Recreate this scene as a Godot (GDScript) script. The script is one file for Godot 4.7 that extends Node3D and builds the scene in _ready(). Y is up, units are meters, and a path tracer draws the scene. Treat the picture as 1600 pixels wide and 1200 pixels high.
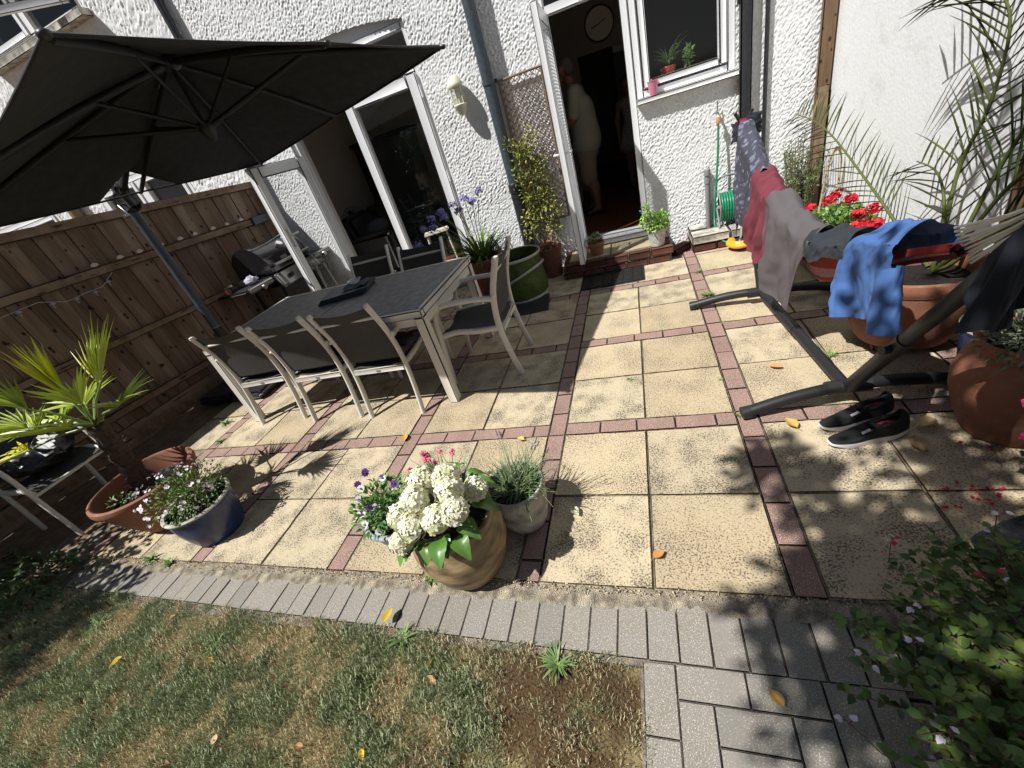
extends Node3D

var rng := RandomNumberGenerator.new()
var used := {}
var M := {}
var T := {}

# ------------------------------------------------------------------ geometry buffer
class G:
	var v := PackedVector3Array()
	var c := PackedColorArray()
	var i := PackedInt32Array()
	var col := Color(1, 1, 1)
	func p(a: Vector3) -> int:
		v.append(a)
		c.append(col)
		return v.size() - 1
	func t(a: int, b: int, d: int) -> void:
		i.append(a); i.append(b); i.append(d)
	func q(a: int, b: int, d: int, e: int) -> void:
		i.append(a); i.append(b); i.append(d)
		i.append(a); i.append(d); i.append(e)
	func quad(a: Vector3, b: Vector3, d: Vector3, e: Vector3) -> void:
		q(p(a), p(b), p(d), p(e))
	func tri(a: Vector3, b: Vector3, d: Vector3) -> void:
		t(p(a), p(b), p(d))
	func mesh() -> ArrayMesh:
		var n := PackedVector3Array()
		n.resize(v.size())
		for k in range(0, i.size(), 3):
			var a := i[k]
			var b := i[k + 1]
			var d := i[k + 2]
			var f := (v[d] - v[a]).cross(v[b] - v[a])
			n[a] += f
			n[b] += f
			n[d] += f
		for k in n.size():
			n[k] = n[k].normalized() if n[k].length_squared() > 1e-20 else Vector3.UP
		var arr := []
		arr.resize(Mesh.ARRAY_MAX)
		arr[Mesh.ARRAY_VERTEX] = v
		arr[Mesh.ARRAY_NORMAL] = n
		arr[Mesh.ARRAY_COLOR] = c
		arr[Mesh.ARRAY_INDEX] = i
		var m := ArrayMesh.new()
		m.add_surface_from_arrays(Mesh.PRIMITIVE_TRIANGLES, arr)
		return m
	# chamfered box; without a chamfer the faces are separate
	func box(at: Vector3, s: Vector3, b := 0.0, ba := Basis.IDENTITY) -> void:
		var h := s * 0.5
		if b <= 0.0:
			for ax in 3:
				for sg in [-1.0, 1.0]:
					var u := Vector3.ZERO
					var w := Vector3.ZERO
					var n := Vector3.ZERO
					n[ax] = sg * h[ax]
					u[(ax + 1) % 3] = h[(ax + 1) % 3]
					w[(ax + 2) % 3] = h[(ax + 2) % 3] * sg
					quad(at + ba * (n - u - w), at + ba * (n - u + w), at + ba * (n + u + w), at + ba * (n + u - w))
			return
		b = minf(b, minf(h.x, minf(h.y, h.z)) * 0.9)
		var id := {}
		for x in [-1, 1]:
			for y in [-1, 1]:
				for z in [-1, 1]:
					var s3 := Vector3(x, y, z)
					for ax in 3:
						var q3 := Vector3(x * (h.x - b), y * (h.y - b), z * (h.z - b))
						q3[ax] = s3[ax] * h[ax]
						id[[x, y, z, ax]] = p(at + ba * q3)
		for ax in 3:
			var a1 := (ax + 1) % 3
			var a2 := (ax + 2) % 3
			for sg in [-1, 1]:
				var k := []
				for e in [[-1, -1], [-1, 1], [1, 1], [1, -1]]:
					var sv := [0, 0, 0]
					sv[ax] = sg; sv[a1] = e[0]; sv[a2] = e[1] * sg
					k.append(id[[sv[0], sv[1], sv[2], ax]])
				q(k[0], k[1], k[2], k[3])
			# edges along ax
			for e in [[-1, -1], [-1, 1], [1, 1], [1, -1]]:
				var sv := [0, 0, 0]
				sv[a1] = e[0]; sv[a2] = e[1]
				var r := []
				for sg in [-1, 1]:
					sv[ax] = sg
					r.append(id[[sv[0], sv[1], sv[2], a1]])
					r.append(id[[sv[0], sv[1], sv[2], a2]])
				if e[0] * e[1] > 0: q(r[0], r[1], r[3], r[2])
				else: q(r[0], r[2], r[3], r[1])
		for x in [-1, 1]:
			for y in [-1, 1]:
				for z in [-1, 1]:
					var a: int = id[[x, y, z, 0]]
					var bb: int = id[[x, y, z, 1]]
					var d: int = id[[x, y, z, 2]]
					if x * y * z > 0: t(a, d, bb)
					else: t(a, bb, d)
	# sweep: radius is one number or one for each point; flat squeezes it along the frame's second axis
	func tube(pts: Array, rad, sides := 8, cap := true, flat := 1.0, up := Vector3.ZERO) -> void:
		var n := pts.size()
		var prev := up
		var ring := []
		for k in n:
			var d: Vector3 = (pts[mini(k + 1, n - 1)] - pts[maxi(k - 1, 0)]).normalized()
			if prev == Vector3.ZERO:
				prev = Vector3.UP if absf(d.y) < 0.9 else Vector3.RIGHT
			var s := d.cross(prev).normalized()
			if s.length() < 0.5: s = d.cross(Vector3.RIGHT).normalized()
			var w := s.cross(d).normalized()
			prev = w
			var r: float = rad[k] if rad is Array else rad
			var o := []
			for j in sides:
				var a := TAU * (j + 0.5) / sides
				o.append(p(pts[k] + s * (cos(a) * r) + w * (sin(a) * r * flat)))
			ring.append(o)
		for k in n - 1:
			for j in sides:
				var j2 := (j + 1) % sides
				q(ring[k][j], ring[k + 1][j], ring[k + 1][j2], ring[k][j2])
		if cap:
			for e in [0, n - 1]:
				var ct := p(pts[e])
				var o2 := []
				for j in sides: o2.append(p(v[ring[e][j]]))
				for j in sides:
					if e == 0: t(ct, o2[j], o2[(j + 1) % sides])
					else: t(ct, o2[(j + 1) % sides], o2[j])
	# profile of (radius, height), turned about y at 'at'
	func lathe(prof: Array, seg := 32, at := Vector3.ZERO, ba := Basis.IDENTITY, wob := 0.0) -> void:
		var rings := []
		for k in prof.size():
			var split := false
			if k > 0 and k < prof.size() - 1:
				var d1: Vector2 = (prof[k] - prof[k - 1]).normalized()
				var d2: Vector2 = (prof[k + 1] - prof[k]).normalized()
				split = d1.dot(d2) < 0.7
			for rep in (2 if split else 1):
				var o := []
				for j in seg:
					var a := TAU * j / seg
					var r: float = prof[k].x * (1.0 + wob * sin(3 * a + prof[k].y * 9.0))
					o.append(p(at + ba * Vector3(cos(a) * r, prof[k].y, sin(a) * r)))
				rings.append(o)
			if split: rings[rings.size() - 1].append(-1)
		for k in rings.size() - 1:
			if rings[k + 1].size() > seg and rings[k + 1][seg] == -1 : continue
			for j in seg:
				var j2 := (j + 1) % seg
				q(rings[k][j], rings[k][j2], rings[k + 1][j2], rings[k + 1][j])
	func ball(at: Vector3, r: Vector3, seg := 12, rings := 8, ba := Basis.IDENTITY) -> void:
		var o := []
		for k in rings + 1:
			var a := PI * k / rings
			var l := []
			for j in seg:
				var b := TAU * j / seg
				l.append(p(at + ba * Vector3(r.x * sin(a) * cos(b), r.y * cos(a), r.z * sin(a) * sin(b))))
			o.append(l)
		for k in rings:
			for j in seg:
				var j2 := (j + 1) % seg
				q(o[k][j], o[k + 1][j], o[k + 1][j2], o[k][j2])
	# a folded, bent leaf of four faces a side
	func leaf(at: Vector3, d: Vector3, up: Vector3, l: float, w: float, bend := 0.15, fold := 0.15) -> void:
		var s := d.cross(up).normalized()
		if s.length() < 0.5: s = d.cross(Vector3.RIGHT).normalized()
		var n := s.cross(d).normalized()
		var a := p(at)
		var m1 := p(at + d * (l * 0.38) + n * (l * bend * 0.5))
		var l1 := p(at + d * (l * 0.35) - s * (w * 0.5) + n * (l * bend * 0.5 + w * fold))
		var r1 := p(at + d * (l * 0.35) + s * (w * 0.5) + n * (l * bend * 0.5 + w * fold))
		var m2 := p(at + d * (l * 0.72) + n * (l * bend * 0.3))
		var l2 := p(at + d * (l * 0.7) - s * (w * 0.34) + n * (l * bend * 0.3 + w * fold * 0.7))
		var r2 := p(at + d * (l * 0.7) + s * (w * 0.34) + n * (l * bend * 0.3 + w * fold * 0.7))
		var e := p(at + d * l - n * (l * bend * 0.3))
		t(a, l1, m1); t(a, m1, r1)
		q(m1, l1, l2, m2); q(m1, m2, r2, r1)
		t(m2, l2, e); t(m2, e, r2)
	# long narrow blade that arches over under its own weight
	func blade(at: Vector3, d: Vector3, l: float, w: float, droop := 0.5, n := 5, side := Vector3.ZERO, keel := 0.2) -> void:
		var s := side if side != Vector3.ZERO else d.cross(Vector3.UP).normalized()
		if s.length() < 0.5: s = Vector3.RIGHT
		var pos := at
		var dir := d.normalized()
		var last := []
		for k in n + 1:
			var f := float(k) / n
			var ww := w * (0.55 + 0.9 * f if f < 0.5 else 2.0 * (1.0 - f) * 1.0 + 0.0) * 0.5
			if k == n: ww = 0.0008
			var nn := s.cross(dir).normalized()
			var cur := [p(pos - s * ww + nn * ww * keel), p(pos - nn * ww * keel), p(pos + s * ww + nn * ww * keel)]
			if last:
				q(last[0], cur[0], cur[1], last[1])
				q(last[1], cur[1], cur[2], last[2])
			last = cur
			pos += dir * (l / n)
			dir = (dir + Vector3(0, -droop / n, 0)).normalized()
	# grid of points f(u, v), nu by nv cells
	func sheet(f: Callable, nu: int, nv: int) -> void:
		var b := v.size()
		for a in nu + 1:
			for d in nv + 1:
				p(f.call(float(a) / nu, float(d) / nv))
		for a in nu:
			for d in nv:
				var k := b + a * (nv + 1) + d
				q(k, k + 1, k + nv + 2, k + nv + 1)

# ------------------------------------------------------------------ nodes
func numbered(s: String) -> String:
	if not used.has(s):
		used[s] = 0
		return s
	used[s] += 1
	return "%s_%03d" % [s, used[s]]

func tag(o: Node, label: String, category: String, group := "", kind := "") -> void:
	if label: o.set_meta("label", label)
	if category: o.set_meta("category", category)
	if group: o.set_meta("group", group)
	if kind: o.set_meta("kind", kind)

func thing(called: String, label: String, category: String, at := Vector3.ZERO, turn := 0.0, group := "") -> Node3D:
	var o := Node3D.new()
	o.name = numbered(called)
	add_child(o)
	o.position = at
	o.rotation.y = turn
	tag(o, label, category, group)
	return o

func setting(called: String) -> Node3D:
	var o := Node3D.new()
	o.name = called
	add_child(o)
	o.set_meta("kind", "structure")
	return o

func part(called: String, parent: Node, g, m: Material, at := Vector3.ZERO) -> MeshInstance3D:
	var o := MeshInstance3D.new()
	o.name = called
	o.mesh = g.mesh() if g is G else g
	o.material_override = m
	parent.add_child(o, true)
	o.position = at
	return o

func solo(called: String, g, m: Material, label: String, category: String, at := Vector3.ZERO, group := "") -> MeshInstance3D:
	var o := part(numbered(called), self, g, m, at)
	tag(o, label, category, group)
	return o

func copy(src: Node3D, called: String, at: Vector3, turn: float, label := "", group := "") -> Node3D:
	var o: Node3D = src.duplicate()
	o.name = numbered(called)
	add_child(o)
	o.position = at
	o.rotation.y = turn
	if label: o.set_meta("label", label)
	if group: o.set_meta("group", group)
	return o

func rv(a := 1.0) -> Vector3:
	return Vector3(rng.randf_range(-a, a), rng.randf_range(-a, a), rng.randf_range(-a, a))

func rf(a: float, b: float) -> float:
	return rng.randf_range(a, b)

func rdir() -> Vector3:
	var a := rng.randf() * TAU
	var y := rng.randf_range(-1, 1)
	var r := sqrt(1 - y * y)
	return Vector3(cos(a) * r, y, sin(a) * r)

func vary(c: Color, a: float) -> Color:
	var k := 1.0 + rf(-a, a)
	return Color(c.r * k * (1 + rf(-a, a) * 0.35), c.g * k, c.b * k * (1 + rf(-a, a) * 0.35))

# smooth curve through points
func curve(pts: Array, n: int) -> Array:
	var out := []
	for k in n + 1:
		var f := float(k) / n * (pts.size() - 1)
		var a := mini(int(f), pts.size() - 2)
		var t := f - a
		out.append(pts[a].cubic_interpolate(pts[a + 1], pts[maxi(a - 1, 0)], pts[mini(a + 2, pts.size() - 1)], t))
	return out

# ------------------------------------------------------------------ textures and materials
func noise(freq: float, seed_: int, type := FastNoiseLite.TYPE_SIMPLEX_SMOOTH, oct := 3) -> FastNoiseLite:
	var n := FastNoiseLite.new()
	n.noise_type = type
	n.seed = seed_
	n.frequency = freq
	n.fractal_octaves = oct
	return n

func bytes(n: FastNoiseLite, s: int) -> PackedByteArray:
	return n.get_seamless_image(s, s, false, false, 0.12, true).get_data()

func gray(name_: String, n: FastNoiseLite, s: int, lo: float, hi: float, pw := 1.0) -> ImageTexture:
	var d := bytes(n, s)
	var lut := PackedByteArray()
	for k in 256:
		lut.append(int(255 * clampf(lerpf(lo, hi, pow(k / 255.0, pw)), 0, 1)))
	for k in d.size():
		d[k] = lut[d[k]]
	var im := Image.create_from_data(s, s, false, Image.FORMAT_L8, d)
	im.convert(Image.FORMAT_RGB8)
	im.generate_mipmaps()
	T[name_] = ImageTexture.create_from_image(im)
	return T[name_]

# a texture of base colours with aggregate: each pixel mixes three colours by three noises
func mix_tex(name_: String, s: int, c0: Color, c1: Color, c2: Color, c3: Color, blotch: PackedByteArray, grain: PackedByteArray, spot: PackedByteArray, cut: float, soft: float, dens: float, pale := 0) -> void:
	var out := PackedByteArray()
	out.resize(s * s * 3)
	for k in s * s:
		var b := blotch[k] / 255.0
		var g := grain[k] / 255.0
		var sp := spot[k] / 255.0
		var f := clampf((sp - cut + (b - 0.5) * dens) / soft, 0.0, 1.0)
		var r := lerpf(c0.r, c1.r, g)
		var gg := lerpf(c0.g, c1.g, g)
		var bl := lerpf(c0.b, c1.b, g)
		var bb := clampf((b - 0.35) * 1.6, 0.0, 1.0) * 0.6
		r = lerpf(r, c2.r, bb); gg = lerpf(gg, c2.g, bb); bl = lerpf(bl, c2.b, bb)
		r = lerpf(r, c3.r, f); gg = lerpf(gg, c3.g, f); bl = lerpf(bl, c3.b, f)
		if pale and spot[k] < pale:
			var pf := clampf((pale - spot[k]) / 22.0, 0.0, 0.75)
			r = lerpf(r, 0.97, pf); gg = lerpf(gg, 0.95, pf); bl = lerpf(bl, 0.90, pf)
		out[k * 3] = int(r * 255)
		out[k * 3 + 1] = int(gg * 255)
		out[k * 3 + 2] = int(bl * 255)
	var im := Image.create_from_data(s, s, false, Image.FORMAT_RGB8, out)
	im.generate_mipmaps()
	T[name_] = ImageTexture.create_from_image(im)

func wood_tex(name_: String, s: int, c0: Color, c1: Color, c2: Color, seed_: int) -> void:
	# grain runs along v; knots are dark eyes the grain bends round
	var n1 := noise(0.012, seed_, FastNoiseLite.TYPE_SIMPLEX_SMOOTH, 3)
	var n2 := noise(0.05, seed_ + 1, FastNoiseLite.TYPE_SIMPLEX_SMOOTH, 2)
	var r := RandomNumberGenerator.new()
	r.seed = seed_
	var knots := []
	for k in 46: knots.append([r.randf() * s, r.randf() * s, r.randf_range(2.0, 5.5)])
	var im := Image.create(s, s, false, Image.FORMAT_RGB8)
	for y in s:
		for x in s:
			var g := n1.get_noise_2d(x * 5.0, y * 0.45) * 0.6 + n2.get_noise_2d(x * 4.0, y * 0.25) * 0.5
			var w := n1.get_noise_2d(x * 0.7 + 900, y * 0.5)
			var f := clampf(0.5 + g * 0.9, 0, 1)
			var c := c0.lerp(c1, f).lerp(c2, clampf(w * 1.2 + 0.25, 0, 0.75))
			im.set_pixel(x, y, c)
	for k in knots:
		var rr: float = k[2]
		for y in range(int(k[1] - rr * 2), int(k[1] + rr * 2)):
			for x in range(int(k[0] - rr * 2.4), int(k[0] + rr * 2.4)):
				var d := Vector2((x - k[0]) / rr, (y - k[1]) / (rr * 0.5)).length()
				if d < 2.2:
					var px := posmod(x, s)
					var py := posmod(y, s)
					var c := im.get_pixel(px, py)
					im.set_pixel(px, py, c.lerp(Color(0.07, 0.045, 0.03), clampf(1.35 - d * (0.62 + 0.1 * sin(d * 7)), 0, 0.92)))
	im.generate_mipmaps()
	T[name_] = ImageTexture.create_from_image(im)

# colour is linear; tex multiplies it (a colour texture goes with white)
func mat(c: Color, rough := 0.8, tex = null, sc = 1.0, o := {}) -> StandardMaterial3D:
	var m := StandardMaterial3D.new()
	m.albedo_color = c.linear_to_srgb()
	m.roughness = rough
	m.metallic_specular = o.get("spec", 0.5)
	if tex:
		m.albedo_texture = T[tex]
	if tex or o.has("bump"):
		m.uv1_triplanar = true
		m.uv1_world_triplanar = o.get("world", true)
		m.uv1_scale = sc if sc is Vector3 else Vector3.ONE * sc
		m.uv1_triplanar_sharpness = 4.0
	if o.has("bump"):
		m.heightmap_enabled = true
		m.heightmap_texture = T[o.bump]
		m.heightmap_scale = o.get("bs", 0.3)
	if o.has("metal"): m.metallic = o.metal
	if o.get("vc", false): m.vertex_color_use_as_albedo = true
	if o.has("back"):
		m.backlight_enabled = true
		m.backlight = Color(1, 1, 1) * o.back
	if o.has("coat"):
		m.clearcoat_enabled = true
		m.clearcoat = o.coat
		m.clearcoat_roughness = 0.15
	if o.has("rim"):
		m.rim_enabled = true
		m.rim = o.rim
	return m

func glass(c: Color, a: float, rough := 0.02) -> StandardMaterial3D:
	var m := StandardMaterial3D.new()
	m.albedo_color = Color(c.r, c.g, c.b, a)
	m.transparency = BaseMaterial3D.TRANSPARENCY_ALPHA
	m.roughness = rough
	m.metallic_specular = 0.6
	return m

func make_materials() -> void:
	gray("cloud", noise(0.012, 3, FastNoiseLite.TYPE_SIMPLEX_SMOOTH, 5), 512, 0.72, 1.0)
	gray("dirt", noise(0.01, 9, FastNoiseLite.TYPE_SIMPLEX_SMOOTH, 6), 512, 0.45, 1.0, 0.7)
	gray("grain", noise(0.22, 5, FastNoiseLite.TYPE_SIMPLEX_SMOOTH, 2), 512, 0.6, 1.0)
	gray("height", noise(0.11, 6, FastNoiseLite.TYPE_SIMPLEX_SMOOTH, 4), 512, 0.0, 1.0)
	gray("rivel", noise(0.02, 16, FastNoiseLite.TYPE_SIMPLEX_SMOOTH, 5), 512, 0.0, 1.0)
	gray("weave", noise(0.45, 7, FastNoiseLite.TYPE_VALUE, 1), 256, 0.55, 1.0)
	var s := 1024
	var fine := bytes(noise(0.33, 21, FastNoiseLite.TYPE_SIMPLEX_SMOOTH, 2), s)
	var spots := bytes(noise(0.14, 22, FastNoiseLite.TYPE_SIMPLEX_SMOOTH, 3), s)
	var spots2 := bytes(noise(0.24, 24, FastNoiseLite.TYPE_SIMPLEX_SMOOTH, 3), s)
	var blot := bytes(noise(0.007, 23, FastNoiseLite.TYPE_SIMPLEX_SMOOTH, 4), s)
	mix_tex("slab", s, Color(0.81, 0.75, 0.63), Color(0.66, 0.60, 0.485), Color(0.71, 0.655, 0.555), Color(0.36, 0.32, 0.255), blot, fine, spots2, 0.585, 0.16, 0.26)
	mix_tex("band", s, Color(0.65, 0.525, 0.475), Color(0.50, 0.39, 0.345), Color(0.53, 0.445, 0.40), Color(0.25, 0.19, 0.17), blot, fine, spots2, 0.72, 0.25, 0.3, 84)
	mix_tex("block", s, Color(0.62, 0.61, 0.59), Color(0.50, 0.49, 0.47), Color(0.56, 0.54, 0.50), Color(0.36, 0.33, 0.28), blot, fine, spots2, 0.74, 0.3, 0.3, 80)
	mix_tex("soil", s, Color(0.50, 0.41, 0.31), Color(0.34, 0.27, 0.20), Color(0.62, 0.52, 0.39), Color(0.18, 0.145, 0.11), blot, fine, spots, 0.66, 0.2, 0.2)
	mix_tex("terracotta", 512, Color(0.66, 0.44, 0.34), Color(0.57, 0.36, 0.27), Color(0.60, 0.42, 0.34), Color(0.68, 0.59, 0.52), bytes(noise(0.012, 31), 512), bytes(noise(0.3, 32), 512), bytes(noise(0.02, 33, FastNoiseLite.TYPE_SIMPLEX_SMOOTH, 5), 512), 0.58, 0.8, 0.4)
	mix_tex("render", 512, Color(0.92, 0.925, 0.925), Color(0.87, 0.875, 0.875), Color(0.89, 0.895, 0.89), Color(0.83, 0.83, 0.82), bytes(noise(0.008, 41), 512), bytes(noise(0.3, 42), 512), bytes(noise(0.02, 43, FastNoiseLite.TYPE_SIMPLEX_SMOOTH, 5), 512), 0.62, 0.5, 0.3)
	mix_tex("brick", 512, Color(0.58, 0.36, 0.27), Color(0.42, 0.25, 0.19), Color(0.46, 0.34, 0.27), Color(0.22, 0.17, 0.14), bytes(noise(0.02, 51), 512), bytes(noise(0.3, 52), 512), bytes(noise(0.06, 53, FastNoiseLite.TYPE_SIMPLEX_SMOOTH, 5), 512), 0.62, 0.25, 0.4)
	wood_tex("fence", 384, Color(0.53, 0.45, 0.36), Color(0.39, 0.32, 0.255), Color(0.57, 0.51, 0.44), 61)
	wood_tex("floorwood", 256, Color(0.45, 0.28, 0.16), Color(0.33, 0.19, 0.10), Color(0.40, 0.25, 0.15), 62)
	mix_tex("thatch", s, Color(0.58, 0.50, 0.36), Color(0.40, 0.38, 0.24), Color(0.52, 0.46, 0.33), Color(0.22, 0.18, 0.12), blot, fine, spots2, 0.66, 0.25, 0.3)
	M.thatch = mat(Color(1, 1, 1), 1.0, "thatch", 1.3, {"bump": "height", "bs": 1.0, "vc": true})
	# more weathered slabs: greyer, with denser lichen
	mix_tex("slab2", s, Color(0.81, 0.755, 0.64), Color(0.66, 0.605, 0.50), Color(0.68, 0.635, 0.545), Color(0.38, 0.345, 0.28), bytes(noise(0.011, 27, FastNoiseLite.TYPE_SIMPLEX_SMOOTH, 5), s), fine, bytes(noise(0.20, 28, FastNoiseLite.TYPE_SIMPLEX_SMOOTH, 4), s), 0.575, 0.2, 0.5)
	M.slab2 = mat(Color(1.0, 0.99, 0.98), 0.9, "slab2", 0.47, {"bump": "height", "bs": 0.25, "vc": true})
	M.slab = mat(Color(1.0, 0.99, 0.97), 0.9, "slab", 0.42, {"bump": "height", "bs": 0.25, "vc": true})
	M.band = mat(Color(0.9, 0.9, 0.9), 0.9, "band", 0.7, {"bump": "height", "bs": 0.15, "vc": true})
	M.block = mat(Color(0.84, 0.81, 0.76), 0.9, "block", 0.8, {"bump": "height", "bs": 0.12, "vc": true})
	M.soil = mat(Color(1, 1, 1), 1.0, "soil", 1.1, {"bump": "height", "bs": 0.8})
	M.joint = mat(Color(0.32, 0.265, 0.20), 1.0, "dirt", 2.0, {"bump": "height", "bs": 0.5})
	M.haunch = mat(Color(0.62, 0.53, 0.39), 1.0, "dirt", 3.0, {"bump": "height", "bs": 1.0})
	M.rough = mat(Color(0.98, 0.98, 0.98), 0.9, "render", 0.8)
	M.render = mat(Color(0.96, 0.96, 0.96), 0.85, "render", 0.5, {"bump": "height", "bs": 0.12})
	M.upvc = mat(Color(0.80, 0.81, 0.82), 0.32)
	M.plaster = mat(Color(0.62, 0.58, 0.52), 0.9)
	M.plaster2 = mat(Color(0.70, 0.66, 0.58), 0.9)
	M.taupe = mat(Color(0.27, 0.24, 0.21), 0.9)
	M.floorwood = mat(Color(1, 1, 1), 0.45, "floorwood", Vector3(2.5, 2.5, 0.8))
	M.fence = mat(Color(1, 1, 1), 0.9, "fence", Vector3(1.6, 0.55, 1.6), {"bump": "height", "bs": 0.08, "vc": true})
	M.rail = mat(Color(0.98, 0.95, 0.9), 0.9, "fence", Vector3(1.3, 1.9, 0.45), {"vc": true})
	M.post = mat(Color(0.75, 0.62, 0.5), 0.9, "fence", Vector3(2.0, 0.6, 2.0))
	M.pipe = mat(Color(0.065, 0.085, 0.105), 0.45, "cloud", 3.0)
	M.blackpipe = mat(Color(0.03, 0.032, 0.036), 0.4, "cloud", 3.0)
	M.alu = mat(Color(0.66, 0.63, 0.56), 0.42)
	M.sling = mat(Color(0.085, 0.080, 0.076), 0.85, "weave", 6.0, {"bump": "weave", "bs": 0.08})
	M.pad = mat(Color(0.20, 0.175, 0.172), 0.95, "weave", 5.0)
	M.tabletop = mat(Color(0.36, 0.35, 0.355), 0.5, "cloud", 2.0)
	M.blackmetal = mat(Color(0.022, 0.023, 0.025), 0.5, "grain", 3.0)
	M.canopy = mat(Color(0.034, 0.034, 0.036), 0.9, "cloud", 1.5, {"back": 0.06})
	M.steel = mat(Color(0.5, 0.49, 0.46), 0.3, "grain", 2.0, {"metal": 0.9})
	M.castgrey = mat(Color(0.22, 0.22, 0.22), 0.5)
	M.enamel = mat(Color(0.012, 0.012, 0.014), 0.12, null, 1.0, {"coat": 0.8})
	M.plastic = mat(Color(0.018, 0.018, 0.02), 0.45)
	M.whiteplastic = mat(Color(0.70, 0.70, 0.66), 0.5)
	M.cream = mat(Color(0.72, 0.69, 0.55), 0.4)
	M.terracotta = mat(Color(0.72, 0.72, 0.72), 0.9, "terracotta", 1.6, {"bump": "height", "bs": 0.1})
	M.terracotta2 = M.terracotta
	M.tanpot = mat(Color(0.47, 0.335, 0.175), 0.6, "dirt", Vector3(1.6, 4.0, 1.6))
	M.bluepot = mat(Color(0.020, 0.040, 0.15), 0.35, "dirt", 2.2, {"coat": 0.25})
	M.greyblue = mat(Color(0.47, 0.51, 0.53), 0.6, "cloud", 3.0)
	M.stonepot = mat(Color(0.66, 0.63, 0.54), 0.85, "dirt", 1.6, {"bump": "height", "bs": 0.1})
	M.stone = mat(Color(0.22, 0.23, 0.23), 0.9, "dirt", 5.0, {"bump": "height", "bs": 0.4})
	M.whitepot = mat(Color(0.68, 0.68, 0.64), 0.6, "cloud", 4.0)
	M.compost = mat(Color(0.040, 0.028, 0.020), 1.0, "dirt", 8.0, {"bump": "height", "bs": 1.5})
	M.leaf = mat(Color(1, 1, 1), 0.55, null, 1.0, {"vc": true, "back": 0.35})
	M.gloss = mat(Color(1, 1, 1), 0.38, null, 1.0, {"vc": true, "back": 0.25})
	M.frond = mat(Color(0.62, 0.68, 0.6), 0.7, null, 1.0, {"vc": true, "back": 0.08, "spec": 0.25})
	M.petal = mat(Color(1, 1, 1), 0.7, null, 1.0, {"vc": true, "back": 0.4})
	M.bark = mat(Color(0.16, 0.11, 0.075), 0.95, "dirt", 6.0, {"bump": "height", "bs": 1.0})
	M.stem = mat(Color(0.10, 0.15, 0.05), 0.7)
	M.twig = mat(Color(0.20, 0.14, 0.09), 0.9)
	M.brick = mat(Color(0.66, 0.66, 0.66), 0.95, "brick", 2.5, {"bump": "height", "bs": 0.4, "vc": true})
	M.mortar = mat(Color(0.32, 0.28, 0.23), 1.0, "dirt", 4.0, {"bump": "height", "bs": 0.6})
	M.glass = glass(Color(0.05, 0.09, 0.09), 0.14)
	M.darkglass = glass(Color(0.02, 0.025, 0.03), 0.6)

func disc(r: float, y: float, seg := 28, rough := 0.006) -> G:
	# an uneven round of compost
	var g := G.new()
	var n := noise(14.0, 77)
	var ct := g.p(Vector3(0, y + 0.01, 0))
	var last := []
	for k in range(1, 6):
		var cur := []
		for j in seg:
			var a := TAU * j / seg
			var rr := r * k / 5.0
			var q := Vector3(cos(a) * rr, 0, sin(a) * rr)
			cur.append(g.p(q + Vector3(0, y + n.get_noise_2d(q.x * 3 + y * 7, q.z * 3) * rough * 3.0, 0)))
		for j in seg:
			var j2 := (j + 1) % seg
			if last: g.q(last[j], last[j2], cur[j2], cur[j])
			else: g.t(ct, cur[j2], cur[j])
		last = cur
	return g

# ------------------------------------------------------------------ the setting
func make_ground() -> void:
	var gr := setting("ground")
	var g := G.new()
	var n := noise(0.6, 5)
	g.sheet(func(u: float, v: float): return Vector3(lerpf(-30, 30, u), -0.05, lerpf(30, -30, v)), 12, 12)
	part("soil", gr, g, M.soil)
	# bed beside the fence: bare earth, a little uneven
	g = G.new()
	g.sheet(func(u: float, v: float):
		var q := Vector3(lerpf(-4.5, -3.02, u), 0, lerpf(3.2, -3.0, v))
		q.y = -0.022 + n.get_noise_2d(q.x * 6, q.z * 6) * 0.03
		return q, 24, 90)
	part("bed", gr, g, M.soil)

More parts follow.
